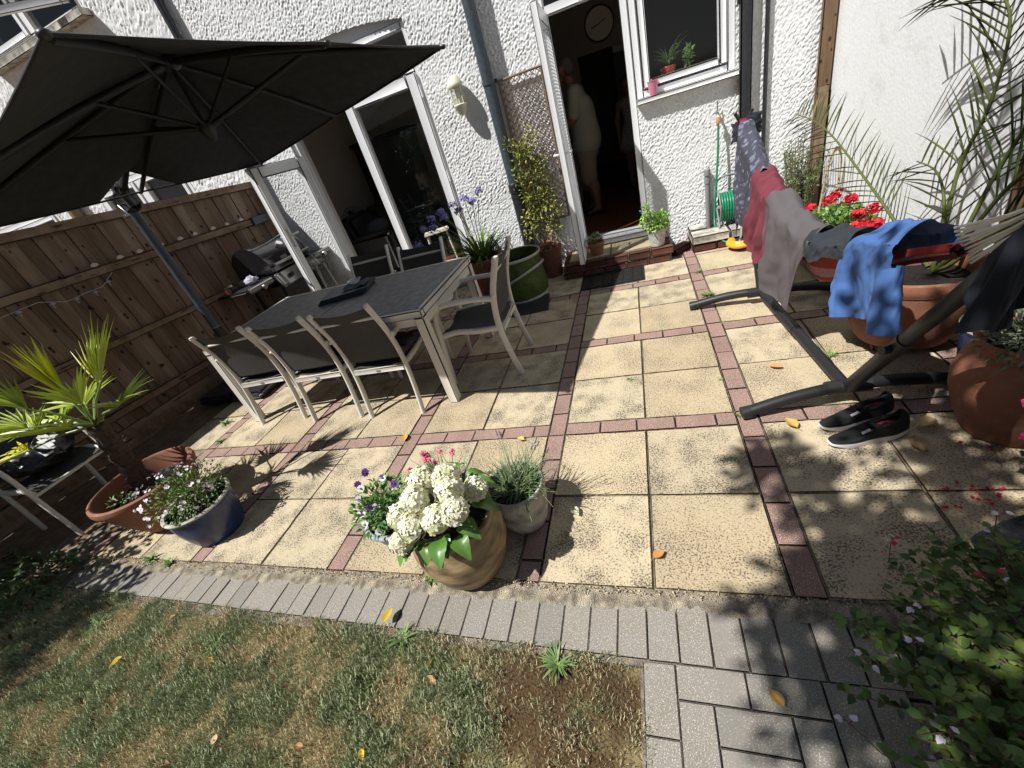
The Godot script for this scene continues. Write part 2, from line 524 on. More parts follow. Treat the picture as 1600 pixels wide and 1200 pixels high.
func slab_mesh(w: float, d: float, seed_: int) -> ArrayMesh:
	var g := G.new()
	var n := noise(5.0, seed_)
	var e := 0.0045
	var k := 9
	var tone := 0.85 + 0.22 * fmod(seed_ * 0.618, 1.0)
	var hue := 0.04 * (fmod(seed_ * 0.37, 1.0) - 0.5)
	g.col = Color(tone * (1 + hue), tone, tone * (1 - hue * 1.6))
	var id := []
	for a in k + 1:
		var row := []
		for b in k + 1:
			var fx := float(a) / k
			var fz := float(b) / k
			var x := (fx - 0.5) * (w - 2 * e)
			var z := (fz - 0.5) * (d - 2 * e)
			row.append(g.p(Vector3(x, n.get_noise_2d(x * 2.2, z * 2.2) * 0.0035, z)))
		id.append(row)
	for a in k:
		for b in k:
			g.q(id[a][b], id[a + 1][b], id[a + 1][b + 1], id[a][b + 1])
	# rounded, slightly chipped arris, then the side
	var ring := []
	for a in k: ring.append([a, 0])
	for b in k: ring.append([k, b])
	for a in k: ring.append([k - a, k])
	for b in k: ring.append([0, k - b])
	var r1 := []
	var r2 := []
	for c in ring:
		var o: Vector3 = g.v[id[c[0]][c[1]]]
		var ch := maxf(0.0, n.get_noise_2d(o.x * 9 + 50, o.z * 9) - 0.25) * 0.02
		var s := Vector3(1 + (2 * e - ch) / w, 1, 1 + (2 * e - ch) / d)
		r1.append(g.p(Vector3(o.x * s.x, -e - ch * 0.3, o.z * s.z)))
		r2.append(g.p(Vector3(o.x * s.x, -0.035, o.z * s.z)))
	var m := ring.size()
	for j in m:
		var j2 := (j + 1) % m
		g.q(id[ring[j][0]][ring[j][1]], id[ring[j2][0]][ring[j2][1]], r1[j2], r1[j])
		g.q(r1[j], r1[j2], r2[j2], r2[j])
	return g.mesh()

func brick_mesh(s: Vector3, tone: float, b := 0.004, warm := 0.0) -> ArrayMesh:
	var g := G.new()
	g.col = Color(tone * (1 + warm), tone, tone * (1 - warm))
	g.box(Vector3(0, -s.y / 2, 0), s, b)
	return g.mesh()

func make_patio() -> void:
	var pt := setting("patio")
	var g := G.new()
	g.box(Vector3(-0.65, -0.045, -1.02), Vector3(5.72, 0.066, 4.0))
	part("joint_bed", pt, g, M.joint)
	var sm := []
	for k in 14: sm.append(slab_mesh(0.4455, 0.4455, 100 + k))
	var thin := slab_mesh(0.142, 0.442, 130)
	var cols := []
	for bx in range(-3, 2):
		cols.append(bx + 0.275)
		cols.append(bx + 0.725)
	cols.append(-3.275)
	var rows := [0.275, 0.725, -0.275, -0.725, -1.275, -1.725, -2.275, -2.725]
	for x in cols:
		for z in rows:
			if z < -2.5 and x > -0.2 and x < 0.9: continue
			if x < -3.1 and z > 0.5: continue
			var o := part("slab", pt, sm[rng.randi() % sm.size()], M.slab2 if rng.randf() < 0.45 else M.slab, Vector3(x + rf(-0.002, 0.002), rf(-0.003, 0.002), z + rf(-0.002, 0.002)))
			o.rotation = Vector3(rf(-0.005, 0.005), (rng.randi() % 4) * PI / 2 + rf(-0.005, 0.005), rf(-0.005, 0.005))
	for z in rows:
		part("slab", pt, thin, M.slab, Vector3(2.125, rf(-0.002, 0.002), z))
	# bands of reddish bricks, 200 by 100
	var full := []
	var half := []
	for k in 7:
		var t := 0.86 + 0.05 * k
		full.append(brick_mesh(Vector3(0.098, 0.04, 0.198), t))
		half.append(brick_mesh(Vector3(0.098, 0.04, 0.095), t))
	for bx in range(-3, 3):
		var z := 0.95
		var first := true
		while z > -2.95:
			var is_h := first and bx % 2 == 0
			var l := 0.097 if is_h else 0.2
			first = false
			var o := part("band_brick", pt, (half if is_h else full)[rng.randi() % 7], M.band, Vector3(bx + rf(-0.001, 0.001), rf(-0.003, 0.001), z - l / 2))
			o.rotation = Vector3(rf(-0.008, 0.008), rf(-0.01, 0.01), rf(-0.008, 0.008))
			z -= l + 0.001
	for bz in [0.0, -1.0, -2.0]:
		for bx in range(-3, 2):
			var x: float = bx + 0.051
			for k in 5:
				var is_h := k == 4
				var l := 0.097 if is_h else 0.2
				var o := part("band_brick", pt, (half if is_h else full)[rng.randi() % 7], M.band, Vector3(x + l / 2, rf(-0.003, 0.001), bz))
				o.rotation = Vector3(rf(-0.008, 0.008), PI / 2 + rf(-0.01, 0.01), rf(-0.008, 0.008))
				x += l + 0.0005
	# crumbling mortar haunch between slabs and blocks
	g = G.new()
	var n := noise(9.0, 8)
	g.sheet(func(u: float, v: float):
		var x := lerpf(-3.0, 2.2, u)
		var z := lerpf(1.03, 0.948, v)
		return Vector3(x, -0.0045 - 0.012 * absf(v - 0.5) + n.get_noise_2d(x * 7, z * 9) * 0.007 + n.get_noise_2d(x * 0.7, 4) * 0.005 - 0.004 * smoothstep(0.3, 0.0, v), z), 420, 6)
	part("mortar_haunch", pt, g, M.haunch)
	# loose grit along the haunch and here and there in the joints
	var cb := G.new()
	cb.ball(Vector3.ZERO, Vector3(1, 0.7, 0.85), 6, 4)
	var mm := MultiMesh.new()
	mm.transform_format = MultiMesh.TRANSFORM_3D
	mm.use_colors = true
	mm.mesh = cb.mesh()
	mm.instance_count = 2600
	for k in 2600:
		var q := Vector3(rf(-2.9, 1.6), 0.0, 0.962 + rng.randfn(0.0, 0.012))
		if k > 1500: q = Vector3(rf(-2.9, 2.1), 0.002, rf(-2.4, 0.95))
		if k > 2000: q.x = roundf(q.x * 20.0 / 9.0) * 0.45 + 0.05 + rng.randfn(0.0, 0.012)
		var sc := rf(0.0012, 0.0045) * (1.0 if k < 1500 else 0.6)
		mm.set_instance_transform(k, Transform3D(Basis(Vector3.UP, rng.randf() * TAU).scaled(Vector3.ONE * sc), q))
		mm.set_instance_color(k, vary([Color(0.42, 0.34, 0.22), Color(0.20, 0.14, 0.09), Color(0.55, 0.47, 0.33)][rng.randi() % 3], 0.25))
	var gi := MultiMeshInstance3D.new()
	gi.name = "grit"
	gi.multimesh = mm
	gi.material_override = mat(Color(1, 1, 1), 1.0, null, 1.0, {"vc": true})
	add_child(gi)
	tag(gi, "loose sandy grit and crumbs along the slabs' edge", "grit", "", "stuff")

func make_path() -> void:
	var pt := setting("path")
	var g := G.new()
	g.box(Vector3(-0.85, -0.053, 1.09), Vector3(4.3, 0.07, 0.24))
	g.box(Vector3(0.87, -0.0535, 1.75), Vector3(0.86, 0.07, 1.06))
	part("joint_bed", pt, g, M.joint)
	var ms := []
	for k in 9:
		ms.append(brick_mesh(Vector3(0.0985, 0.05, 0.1985), 0.86 + 0.035 * k, 0.0025, (k % 3 - 1) * 0.012))
	var lay := func(x, z, turned):
		var o := part("block", pt, ms[rng.randi() % 9], M.block, Vector3(x, -0.012 + rf(-0.003, 0.003), z))
		o.rotation = Vector3(rf(-0.012, 0.012), (PI / 2 if turned else 0.0) + rf(-0.008, 0.008), rf(-0.012, 0.012))
	var x := -2.9
	while x < 1.28:
		lay.call(x, 1.073 + (x + 1) * 0.0125, false)
		x += 0.1005
	# herringbone path that leaves the strip
	for p in [[0.5, 1.29, 0], [0.65, 1.24, 1], [0.85, 1.24, 1], [1.0, 1.29, 0], [0.6, 1.39, 0], [0.75, 1.34, 1], [0.9, 1.39, 0], [0.5, 1.49, 0], [0.75, 1.44, 1], [1.0, 1.49, 0], [0.65, 1.54, 1], [0.85, 1.54, 1], [0.6, 1.69, 0], [0.75, 1.64, 1], [0.9, 1.69, 0], [0.5, 1.69, 0], [0.75, 1.74, 1], [1.0, 1.69, 0], [0.65, 1.84, 1], [0.85, 1.84, 1], [0.5, 1.89, 0], [1.0, 1.89, 0], [0.6, 1.99, 0], [0.75, 1.94, 1], [0.9, 1.99, 0], [0.75, 2.04, 1], [0.5, 2.09, 0], [1.0, 2.09, 0], [1.1, 1.29, 0], [1.1, 1.49, 0], [1.1, 1.69, 0], [1.1, 1.89, 0]]:
		lay.call(p[0] + 0.0, p[1] + 0.005, p[2] == 1)

func make_lawn() -> void:
	var lw := setting("lawn")
	var nb := noise(1.1, 14, FastNoiseLite.TYPE_SIMPLEX_SMOOTH, 3)
	var nf := noise(7.0, 15)
	var hgt := func(x: float, z: float) -> float: return -0.03 + nf.get_noise_2d(x, z) * 0.012 + nb.get_noise_2d(x, z) * 0.015
	var g := G.new()
	g.sheet(func(u: float, v: float):
		var q := Vector3(lerpf(-4.4, 0.46, u), 0, lerpf(3.4, 1.17, v))
		q.y = hgt.call(q.x, q.z)
		return q, 150, 90)
	# bare brown soil shows beside the path and in worn patches
	for k in g.v.size():
		var q := g.v[k]
		var bare := clampf(2.0 * exp(-(pow((q.x - 0.22) / 0.30, 2) + pow((q.z - 1.36) / 0.28, 2))) + (nf.get_noise_2d(q.x * 0.5 + 40, q.z * 0.5) - 0.12) * 2.2, 0, 1)
		g.c[k] = Color(1, 1, 1).lerp(Color(0.36, 0.27, 0.21), bare)
	part("earth", lw, g, M.thatch)
	# blades: one MultiMesh, thick in tufts and worn through to the earth between them
	var b := G.new()
	b.blade(Vector3.ZERO, Vector3(0.25, 1, 0), 0.038, 0.0030, 1.5, 3, Vector3(0, 0, 1))
	var mm := MultiMesh.new()
	mm.transform_format = MultiMesh.TRANSFORM_3D
	mm.use_colors = true
	mm.mesh = b.mesh()
	var xf := []
	var cs := []
	var nt := noise(4.2, 18, FastNoiseLite.TYPE_SIMPLEX_SMOOTH, 3)
	var nc := noise(1.7, 19, FastNoiseLite.TYPE_SIMPLEX_SMOOTH, 2)
	for k in 260000:
		var x := rf(-3.6, 0.47)
		var z := rf(1.15, 2.35)
		if z < 1.176 + 0.0125 * (x + 1.0) + 0.02 * nf.get_noise_2d(x * 2.0, 3.0): continue
		if z > 2.0 and rng.randf() < 0.5: continue
		var d := nt.get_noise_2d(x, z) + 0.22 + nb.get_noise_2d(x * 0.8 + 9, z) * 0.4
		# bare corner beside the path
		d -= 0.85 * exp(-(pow((x - 0.24) / 0.30, 2) + pow((z - 1.36) / 0.26, 2)))
		d -= 0.5 * exp(-(pow((x + 2.55) / 0.22, 2) + pow((z - 1.5 + (x + 2.55) * 0.5) / 0.1, 2)))
		if rng.randf() > clampf(0.80 + d * 1.4, 0.12, 1.0): continue
		var dry := clampf(0.45 - d * 0.8 + nc.get_noise_2d(x * 2.0, z * 2.0) * 1.4, 0.0, 1.0)
		var sc := rf(0.45, 1.15) * (0.75 + 0.6 * clampf(d, 0, 1))
		var flat := rf(0.25, 1.0)
		var ba := Basis(Vector3.UP, rng.randf() * TAU) * Basis(Vector3.FORWARD, -rf(0.1, 1.1) * (1.3 - flat)) * Basis.from_scale(Vector3(sc, sc, sc * rf(0.8, 1.4)))
		xf.append(Transform3D(ba, Vector3(x, hgt.call(x, z), z)))
		var green := Color(0.18, 0.24, 0.10).lerp(Color(0.47, 0.49, 0.30), rng.randf())
		var straw := Color(0.56, 0.45, 0.26).lerp(Color(0.68, 0.59, 0.39), rng.randf())
		cs.append(vary(straw if rng.randf() < dry * 0.8 else green, 0.2))
	mm.instance_count = xf.size()
	for k in xf.size():
		mm.set_instance_transform(k, xf[k])
		mm.set_instance_color(k, cs[k])
	var gi := MultiMeshInstance3D.new()
	gi.name = "grass"
	gi.multimesh = mm
	gi.material_override = M.leaf
	add_child(gi)
	tag(gi, "short patchy lawn grass, half dried, beside the grey block edging", "grass", "", "stuff")

# roughcast: a fine grid pushed out in lumps, with openings left out
func roughcast(parent: Node, called: String, x0: float, x1: float, y0: float, y1: float, z: float, cell: float, holes: Array, depth: float, seed_: int) -> void:
	var n1 := noise(44.0, seed_, FastNoiseLite.TYPE_SIMPLEX_SMOOTH, 2)
	var n2 := noise(1.5, seed_ + 1)
	var nx := int((x1 - x0) / cell)
	var ny := int((y1 - y0) / cell)
	var cx := (x1 - x0) / nx
	var cy := (y1 - y0) / ny
	var hs := PackedFloat32Array()
	hs.resize((nx + 1) * (ny + 1))
	var v := PackedVector3Array()
	v.resize(hs.size())
	var k := 0
	for a in nx + 1:
		var x := x0 + a * cx
		for b in ny + 1:
			var y := y0 + b * cy
			var h := n1.get_noise_2d(x * 0.92 + y * 0.2, y)
			var vy := n2.get_noise_2d(x, y)
			h = 0.003 + depth * (1.0 + vy * 0.5) * smoothstep(-0.28, 0.42 + vy * 0.15, h) + vy * 0.003
			hs[k] = h
			v[k] = Vector3(x, y, z + h)
			k += 1
	var nn := PackedVector3Array()
	nn.resize(hs.size())
	for a in nx + 1:
		for b in ny + 1:
			var o := a * (ny + 1) + b
			var l := hs[o - ny - 1] if a > 0 else hs[o]
			var r := hs[o + ny + 1] if a < nx else hs[o]
			var d := hs[o - 1] if b > 0 else hs[o]
			var u := hs[o + 1] if b < ny else hs[o]
			nn[o] = Vector3((l - r) / (2 * cx), (d - u) / (2 * cy), 1).normalized()
	var ix := PackedInt32Array()
	for a in nx:
		var xm := x0 + (a + 0.5) * cx
		var hh := []
		for h in holes:
			if xm > h[0] and xm < h[1]: hh.append(h)
		for b in ny:
			if hh:
				var ym := y0 + (b + 0.5) * cy
				var skip := false
				for h in hh:
					var top: float = h[3]
					if h.size() > 4: top += h[4] * (1.0 - pow((xm - (h[0] + h[1]) / 2) / (h[1] - h[0]) * 2.0, 2))
					if ym > h[2] and ym < top: skip = true
				if skip: continue
			var o := a * (ny + 1) + b
			ix.append_array(PackedInt32Array([o, o + 1, o + ny + 2, o, o + ny + 2, o + ny + 1]))
	var arr := []
	arr.resize(Mesh.ARRAY_MAX)
	arr[Mesh.ARRAY_VERTEX] = v
	arr[Mesh.ARRAY_NORMAL] = nn
	arr[Mesh.ARRAY_INDEX] = ix
	var m := ArrayMesh.new()
	m.add_surface_from_arrays(Mesh.PRIMITIVE_TRIANGLES, arr)
	part(called, parent, m, M.rough)

func bar(g: G, x0: float, x1: float, y0: float, y1: float, z0: float, z1: float, b := 0.004) -> void:
	g.box(Vector3((x0 + x1) / 2, (y0 + y1) / 2, (z0 + z1) / 2), Vector3(x1 - x0, y1 - y0, z1 - z0), b)

# frame of four bars round a rectangle in the wall's plane
func frame4(x0: float, x1: float, y0: float, y1: float, z0: float, z1: float, w: float, b := 0.006) -> G:
	var g := G.new()
	bar(g, x0, x0 + w, y0, y1, z0, z1, b)
	bar(g, x1 - w, x1, y0, y1, z0, z1, b)
	bar(g, x0 + w, x1 - w, y0, y0 + w, z0, z1 - 0.002, b)
	bar(g, x0 + w, x1 - w, y1 - w, y1, z0, z1 - 0.002, b)
	return g

func pane(x0: float, x1: float, y0: float, y1: float, z: float) -> G:
	var g := G.new()
	g.quad(Vector3(x0, y0, z), Vector3(x0, y1, z), Vector3(x1, y1, z), Vector3(x1, y0, z))
	return g

func make_house() -> void:
	var h := thing("house", "white roughcast house wall with open kitchen door, window and glazed garden doors", "house")
	var holes := [[-0.10, 0.66, 0.17, 2.75], [0.64, 1.49, 1.37, 2.75], [-3.15, -1.33, 0.2, 2.63, 0.11]]
	roughcast(h, "wall", -3.88, 2.2, -0.02, 3.9, -3.0, 0.0095, holes, 0.0075, 71)
	var g := G.new()
	for c in [[-3.88, -3.15, -0.1, 5.6], [-3.15, -1.33, -0.1, 0.2], [-3.15, -1.33, 2.75, 5.6], [-1.33, -0.10, -0.1, 5.6], [-0.10, 0.66, -0.1, 0.17], [-0.10, 0.66, 2.75, 5.6], [0.66, 1.49, -0.1, 1.36], [0.66, 1.49, 2.75, 5.6], [1.49, 2.2, -0.1, 5.6]]:
		bar(g, c[0], c[1], c[2], c[3], -3.26, -3.0, 0.0)
	part("wall_core", h, g, M.plaster)
	# rooms behind: walls, ceilings, floors
	g = G.new()
	bar(g, -4.4, -4.2, 0.1, 2.9, -7.2, -3.262, 0)
	bar(g, -4.2, -0.62, 0.1, 2.9, -7.4, -7.2, 0)
	bar(g, -0.62, -0.56, 0.1, 2.9, -7.2, -3.262, 0)
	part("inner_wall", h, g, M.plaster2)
	g = G.new()
	bar(g, -0.558, -0.5, 0.1, 2.9, -7.2, -3.262, 0)
	bar(g, 2.0, 2.2, 0.1, 2.9, -9.0, -3.262, 0)
	bar(g, -0.5, -0.08, 0.1, 2.9, -6.35, -6.2, 0)
	bar(g, 0.72, 2.0, 0.1, 2.9, -6.35, -6.2, 0)
	bar(g, -0.08, 0.72, 2.06, 2.9, -6.35, -6.2, 0)
	bar(g, -0.62, 2.0, 0.1, 2.9, -9.2, -9.0, 0)
	bar(g, -0.62, -0.5, 0.1, 2.9, -9.0, -7.4, 0)
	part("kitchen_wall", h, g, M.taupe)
	g = G.new()
	bar(g, -4.4, 2.2, 2.9, 3.1, -9.2, -3.262, 0)
	part("ceiling", h, g, M.plaster)
	g = G.new()
	bar(g, -4.4, 2.2, -0.02, 0.185, -9.2, -3.262, 0)
	part("floor", h, g, M.floorwood)
	g = G.new()
	bar(g, -4.4, 2.2, 5.6, 5.8, -9.2, -3.0, 0)
	bar(g, -4.4, 2.2, 3.102, 5.6, -9.2, -9.0, 0)
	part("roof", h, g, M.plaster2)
	# --- kitchen door and window unit
	var fr := part("door_frame", h, frame4(-0.10, 0.66, 0.17, 2.75, -3.12, -3.02, 0.065), M.upvc)
	g = G.new()
	bar(g, -0.035, 0.595, 2.24, 2.31, -3.12, -3.018, 0.006)
	part("transom_bar", fr, g, M.upvc)
	part("transom_pane", fr, pane(-0.035, 0.595, 2.31, 2.685, -3.07), M.glass)
	g = G.new()
	bar(g, -0.12, 0.68, 0.150, 0.205, -3.16, -2.965, 0.006)
	part("threshold", fr, g, mat(Color(0.55, 0.55, 0.53), 0.5, "grain", 6.0))
	var wn := part("window", h, frame4(0.664, 1.49, 1.40, 2.75, -3.12, -3.005, 0.06), M.upvc)
	part("sash", wn, frame4(0.728, 1.428, 1.464, 2.69, -3.10, -2.985, 0.065, 0.012), M.upvc)
	part("pane", wn, pane(0.79, 1.365, 1.525, 2.63, -3.045), M.glass)
	g = G.new()
	var sill := [Vector3(0.655, 0, 0), Vector3(1.51, 0, 0)]
	bar(g, 0.655, 1.51, 1.355, 1.40, -3.12, -2.925, 0.008)
	part("window_sill", wn, g, M.upvc)
	g = G.new()
	bar(g, 0.70, 1.46, 1.46, 1.482, -3.40, -3.10, 0.004)
	part("inner_sill", wn, g, M.upvc)
	# open leaf, swung out at right angles; ribbed blind on its glass
	var leaf := MeshInstance3D.new()
	leaf.name = "kitchen_door_leaf"
	leaf.material_override = M.upvc
	g = G.new()
	var lw := 0.74
	bar(g, 0, 0.09, 0, 2.04, -0.028, 0.028, 0.006)
	bar(g, lw - 0.09, lw, 0, 2.04, -0.028, 0.028, 0.006)
	bar(g, 0.09, lw - 0.09, 0, 0.12, -0.027, 0.027, 0.005)
	bar(g, 0.09, lw - 0.09, 1.93, 2.04, -0.027, 0.027, 0.005)
	leaf.mesh = g.mesh()
	h.add_child(leaf)
	leaf.position = Vector3(-0.03, 0.205, -2.985)
	leaf.rotation.y = deg_to_rad(-87.8)
	part("pane", leaf, pane(0.09, lw - 0.09, 0.12, 1.93, 0.0), M.glass)
	g = G.new()
	for k in 66:
		g.box(Vector3(lw / 2, 0.14 + k * 0.027, -0.016), Vector3(lw - 0.18, 0.022, 0.003), 0.0, Basis(Vector3.RIGHT, 0.6))
	part("blind", leaf, g, M.upvc)
	g = G.new()
	g.tube([Vector3(0.70, 1.0, -0.028), Vector3(0.70, 1.0, -0.07), Vector3(0.60, 1.0, -0.075)], 0.010, 8)
	g.tube([Vector3(0.70, 1.0, 0.028), Vector3(0.70, 1.0, 0.07), Vector3(0.60, 1.0, 0.075)], 0.010, 8)
	g.box(Vector3(0.70, 0.97, 0), Vector3(0.03, 0.2, 0.062), 0.004)
	part("handle", leaf, g, M.upvc)
	# --- garden doors: frame, fixed head lights, closed right leaf, open left leaf
	var gf := part("garden_door_frame", h, frame4(-3.15, -1.33, 0.19, 2.63, -3.12, -3.03, 0.06), M.upvc)
	g = G.new()
	bar(g, -3.09, -1.39, 2.23, 2.30, -3.12, -3.028, 0.006)
	part("transom_bar", gf, g, M.upvc)
	part("transom_pane", gf, pane(-3.09, -1.39, 2.30, 2.57, -3.07), M.glass)
	g = G.new()
	bar(g, -3.17, -1.31, 0.12, 0.21, -3.2, -2.95, 0.006)
	part("threshold", gf, g, M.upvc)
	g = G.new()
	bar(g, -3.15, -1.33, 2.632, 2.75, -3.2, -3.06, 0)
	part("head_board", gf, g, M.upvc)
	var rl := part("garden_door_leaf", h, frame4(-2.30, -1.385, 0.215, 2.225, -3.09, -2.995, 0.115, 0.012), M.upvc)
	part("pane", rl, pane(-2.185, -1.50, 0.33, 2.11, -3.04), M.glass)
	for y in [0.45, 1.2, 2.0]:
		g = G.new()
		g.tube([Vector3(-1.372, y, -2.985), Vector3(-1.372, y + 0.11, -2.985)], 0.011, 8)
		part("hinge", rl, g, M.upvc)
	var ll := MeshInstance3D.new()
	ll.name = "garden_door_leaf"
	ll.material_override = M.upvc
	ll.mesh = frame4(0, 0.86, 0.0, 1.675, -0.045, 0.03, 0.115, 0.012).mesh()
	h.add_child(ll, true)
	ll.position = Vector3(-3.10, 0.215, -2.99)
	ll.rotation.y = deg_to_rad(-91)
	part("pane", ll, pane(0.115, 0.745, 0.115, 1.56, 0.0), M.glass)
	g = G.new()
	for s in [-1, 1]:
		g.tube([Vector3(0.80, 0.98, s * 0.03), Vector3(0.80, 0.98, s * 0.075), Vector3(0.69, 0.98, s * 0.08)], 0.010, 8)
		g.box(Vector3(0.80, 0.95, s * 0.045 - 0.008), Vector3(0.03, 0.2, 0.02), 0.005)
	part("handle", ll, g, M.upvc)
	# gable pier of timber where the white wall begins
	var d := thing("corner_post", "weathered brown timber post in the corner of two white walls", "post", Vector3(2.14, 0, -2.94))
	g = G.new()
	g.box(Vector3(0, 1.9, 0), Vector3(0.10, 3.9, 0.05), 0.006)
	part("timber", d, g, M.post)
	g = G.new()
	g.box(Vector3(-0.005, 0.55, 0.03), Vector3(0.085, 1.1, 0.03), 0.004)
	part("lower_board", d, g, M.rail)
	# the neighbour's smooth rendered wall on the right
	d = thing("neighbour_wall", "tall smooth white rendered wall behind the palm and geraniums", "wall")
	g = G.new()
	bar(g, 2.2, 2.45, -0.1, 5.2, -3.3, -0.62, 0.01)
	part("render", d, g, M.render)

func make_neighbour() -> void:
	var h := thing("neighbour_house", "white roughcast neighbouring house rising beyond the timber fence", "house")
	var holes := [[-6.55, -4.86, 1.0, 2.34], [-9.6, -7.55, 1.0, 2.34], [-6.6, -4.82, 3.78, 5.0]]
	roughcast(h, "wall", -11.0, -3.885, 0.9, 5.4, -3.03, 0.018, holes, 0.012, 81)
	var g := G.new()
	for c in [[-11.0, -9.6, -0.1, 5.6], [-9.6, -7.55, -0.1, 1.0], [-9.6, -7.55, 2.34, 5.6], [-7.55, -6.6, -0.1, 5.6], [-6.6, -4.82, -0.1, 1.0], [-6.6, -4.82, 2.34, 3.78], [-6.6, -4.82, 5.0, 5.6], [-4.82, -3.885, -0.1, 5.6]]:
		bar(g, c[0], c[1], c[2], c[3], -3.28, -3.03, 0)
	bar(g, -11.0, -4.42, -0.1, 5.6, -5.4, -5.2, 0)
	bar(g, -11.0, -4.42, 2.6, 2.8, -5.2, -3.28, 0)
	bar(g, -11.0, -4.42, 5.6, 5.8, -5.4, -3.03, 0)
	bar(g, -11.2, -11.0, -0.1, 5.6, -5.4, -3.03, 0)
	part("wall_core", h, g, M.plaster2)
	for w in [[-6.55, -4.86, 1.0, 2.34], [-9.6, -7.55, 1.0, 2.34], [-6.6, -4.82, 3.78, 5.0]]:
		var f := part("window", h, frame4(w[0], w[1], w[2], w[3], -3.12, -3.02, 0.07), M.upvc)
		var mid: float = (w[0] + w[1]) / 2
		g = G.new()
		bar(g, mid - 0.05, mid + 0.05, w[2] + 0.07, w[3] - 0.07, -3.12, -3.018, 0.006)
		part("mullion", f, g, M.upvc)
		for e in [[w[0] + 0.07, mid - 0.05], [mid + 0.05, w[1] - 0.07]]:
			if w[2] < 3 or e[0] < mid: part("sash", f, frame4(e[0], e[1], w[2] + 0.07, w[3] - 0.07, -3.1, -3.0, 0.06), M.upvc)
			part("pane", f, pane(e[0], e[1], w[2] + 0.07, w[3] - 0.07, -3.06), M.darkglass)
		g = G.new()
		bar(g, w[0] - 0.06, w[1] + 0.06, w[2] - 0.07, w[2], -3.1, -2.9, 0.006)
		part("sill", f, g, M.stonepot)
	# the upper casement that stands open
	var s := part("open_sash", h, frame4(0, 0.78, 0, 1.05, -0.03, 0.03, 0.07), M.upvc)
	s.position = Vector3(-4.92, 3.88, -2.99)
	s.rotation.y = deg_to_rad(180 + 38)
	part("pane", s, pane(0.07, 0.71, 0.07, 0.98, 0.0), M.darkglass)

func make_pipes() -> void:
	# soil pipe between lamp and trellis
	var d := thing("drainpipe", "thick blue-grey soil pipe between the wall lamp and the trellis", "pipe", Vector3(-0.65, 0, -2.90))
	var g := G.new()
	g.tube([Vector3(0, 3.9, 0), Vector3(0, 0.98, 0)], 0.056, 20)
	part("pipe", d, g, M.pipe)
	g = G.new()
	g.lathe([Vector2(0.056, 0), Vector2(0.068, 0), Vector2(0.07, 0.02), Vector2(0.068, 0.09), Vector2(0.056, 0.10)], 20, Vector3(0, 0.92, 0))
	g.lathe([Vector2(0.056, 0), Vector2(0.066, 0), Vector2(0.066, 0.03), Vector2(0.056, 0.03)], 20, Vector3(0, 0.86, 0))
	part("collar", d, g, M.blackpipe)
	g = G.new()
	g.tube([Vector3(0, 0.93, 0), Vector3(0, -0.02, 0)], 0.062, 20)
	part("lower_pipe", d, g, M.blackpipe)
	for y in [1.9, 3.1]:
		g = G.new()
		g.lathe([Vector2(0.056, 0), Vector2(0.062, 0), Vector2(0.062, 0.035), Vector2(0.056, 0.035)], 20, Vector3(0, y, 0))
		g.box(Vector3(0, y + 0.017, -0.065), Vector3(0.14, 0.03, 0.07), 0.004)
		part("bracket", d, g, M.pipe)
	for a in [["downpipe", "square black rainwater pipe beside the kitchen window, hanging clothes below it", 1.555, 0.048, 0.0, 3.9], ["cable_pipe", "thin black pipe on the roughcast between the square pipe and the corner post", 1.715, 0.017, 0.3, 3.9]]:
		d = thing(a[0], a[1], "pipe", Vector3(a[2], 0, -2.945 if a[3] > 0.03 else -2.965))
		g = G.new()
		if a[3] > 0.03: g.box(Vector3(0, (a[4] + a[5]) / 2, 0), Vector3(a[3] * 1.9, a[5] - a[4], a[3] * 1.5), 0.012)
		else: g.tube([Vector3(0, a[5], 0), Vector3(0, a[4], 0)], a[3], 12)
		part("pipe", d, g, M.blackpipe)
		for y in [0.7, 1.85]:
			g = G.new()
			g.box(Vector3(0, y, -0.012), Vector3(a[3] * 2.6, 0.03, 0.05), 0.004)
			part("bracket", d, g, M.blackpipe)
	d = thing("waste_pipe", "short grey capped pipe standing against the wall behind the green hose", "pipe", Vector3(1.235, 0, -2.95))
	g = G.new()
	g.tube([Vector3(0, 0.62, 0), Vector3(0, 0.0, 0)], 0.024, 14)
	part("pipe", d, g, M.castgrey)
	g = G.new()
	g.lathe([Vector2(0.0, 0.06), Vector2(0.026, 0.058), Vector2(0.031, 0.05), Vector2(0.031, 0.0), Vector2(0.024, 0.0)], 14, Vector3(0, 0.61, 0))
	g.lathe([Vector2(0.024, 0), Vector2(0.03, 0), Vector2(0.03, 0.04), Vector2(0.024, 0.04)], 14, Vector3(0, 0.54, 0))
	part("cap", d, g, M.castgrey)
	d = thing("gutter_pipe", "dark pipe high on the white wall above the parasol", "pipe", Vector3(-3.79, 0, -2.94))
	g = G.new()
	g.tube([Vector3(0.0, 5.0, 0), Vector3(0.0, 1.5, 0)], 0.04, 14)
	part("pipe", d, g, M.blackpipe)
	for y in [2.4, 3.6]:
		g = G.new()
		g.box(Vector3(0, y, -0.03), Vector3(0.12, 0.03, 0.06), 0.004)
		part("bracket", d, g, M.blackpipe)
	d = thing("neighbour_pipe", "dark rusty pipe on the neighbour's wall between two white windows", "pipe", Vector3(-7.05, 0, -2.94))
	g = G.new()
	g.tube([Vector3(0, 3.0, 0), Vector3(0, 1.2, 0)], 0.075, 14)
	part("pipe", d, g, M.twig)
	g = G.new()
	g.box(Vector3(0, 2.0, -0.05), Vector3(0.24, 0.05, 0.07), 0.004)
	part("bracket", d, g, M.twig)

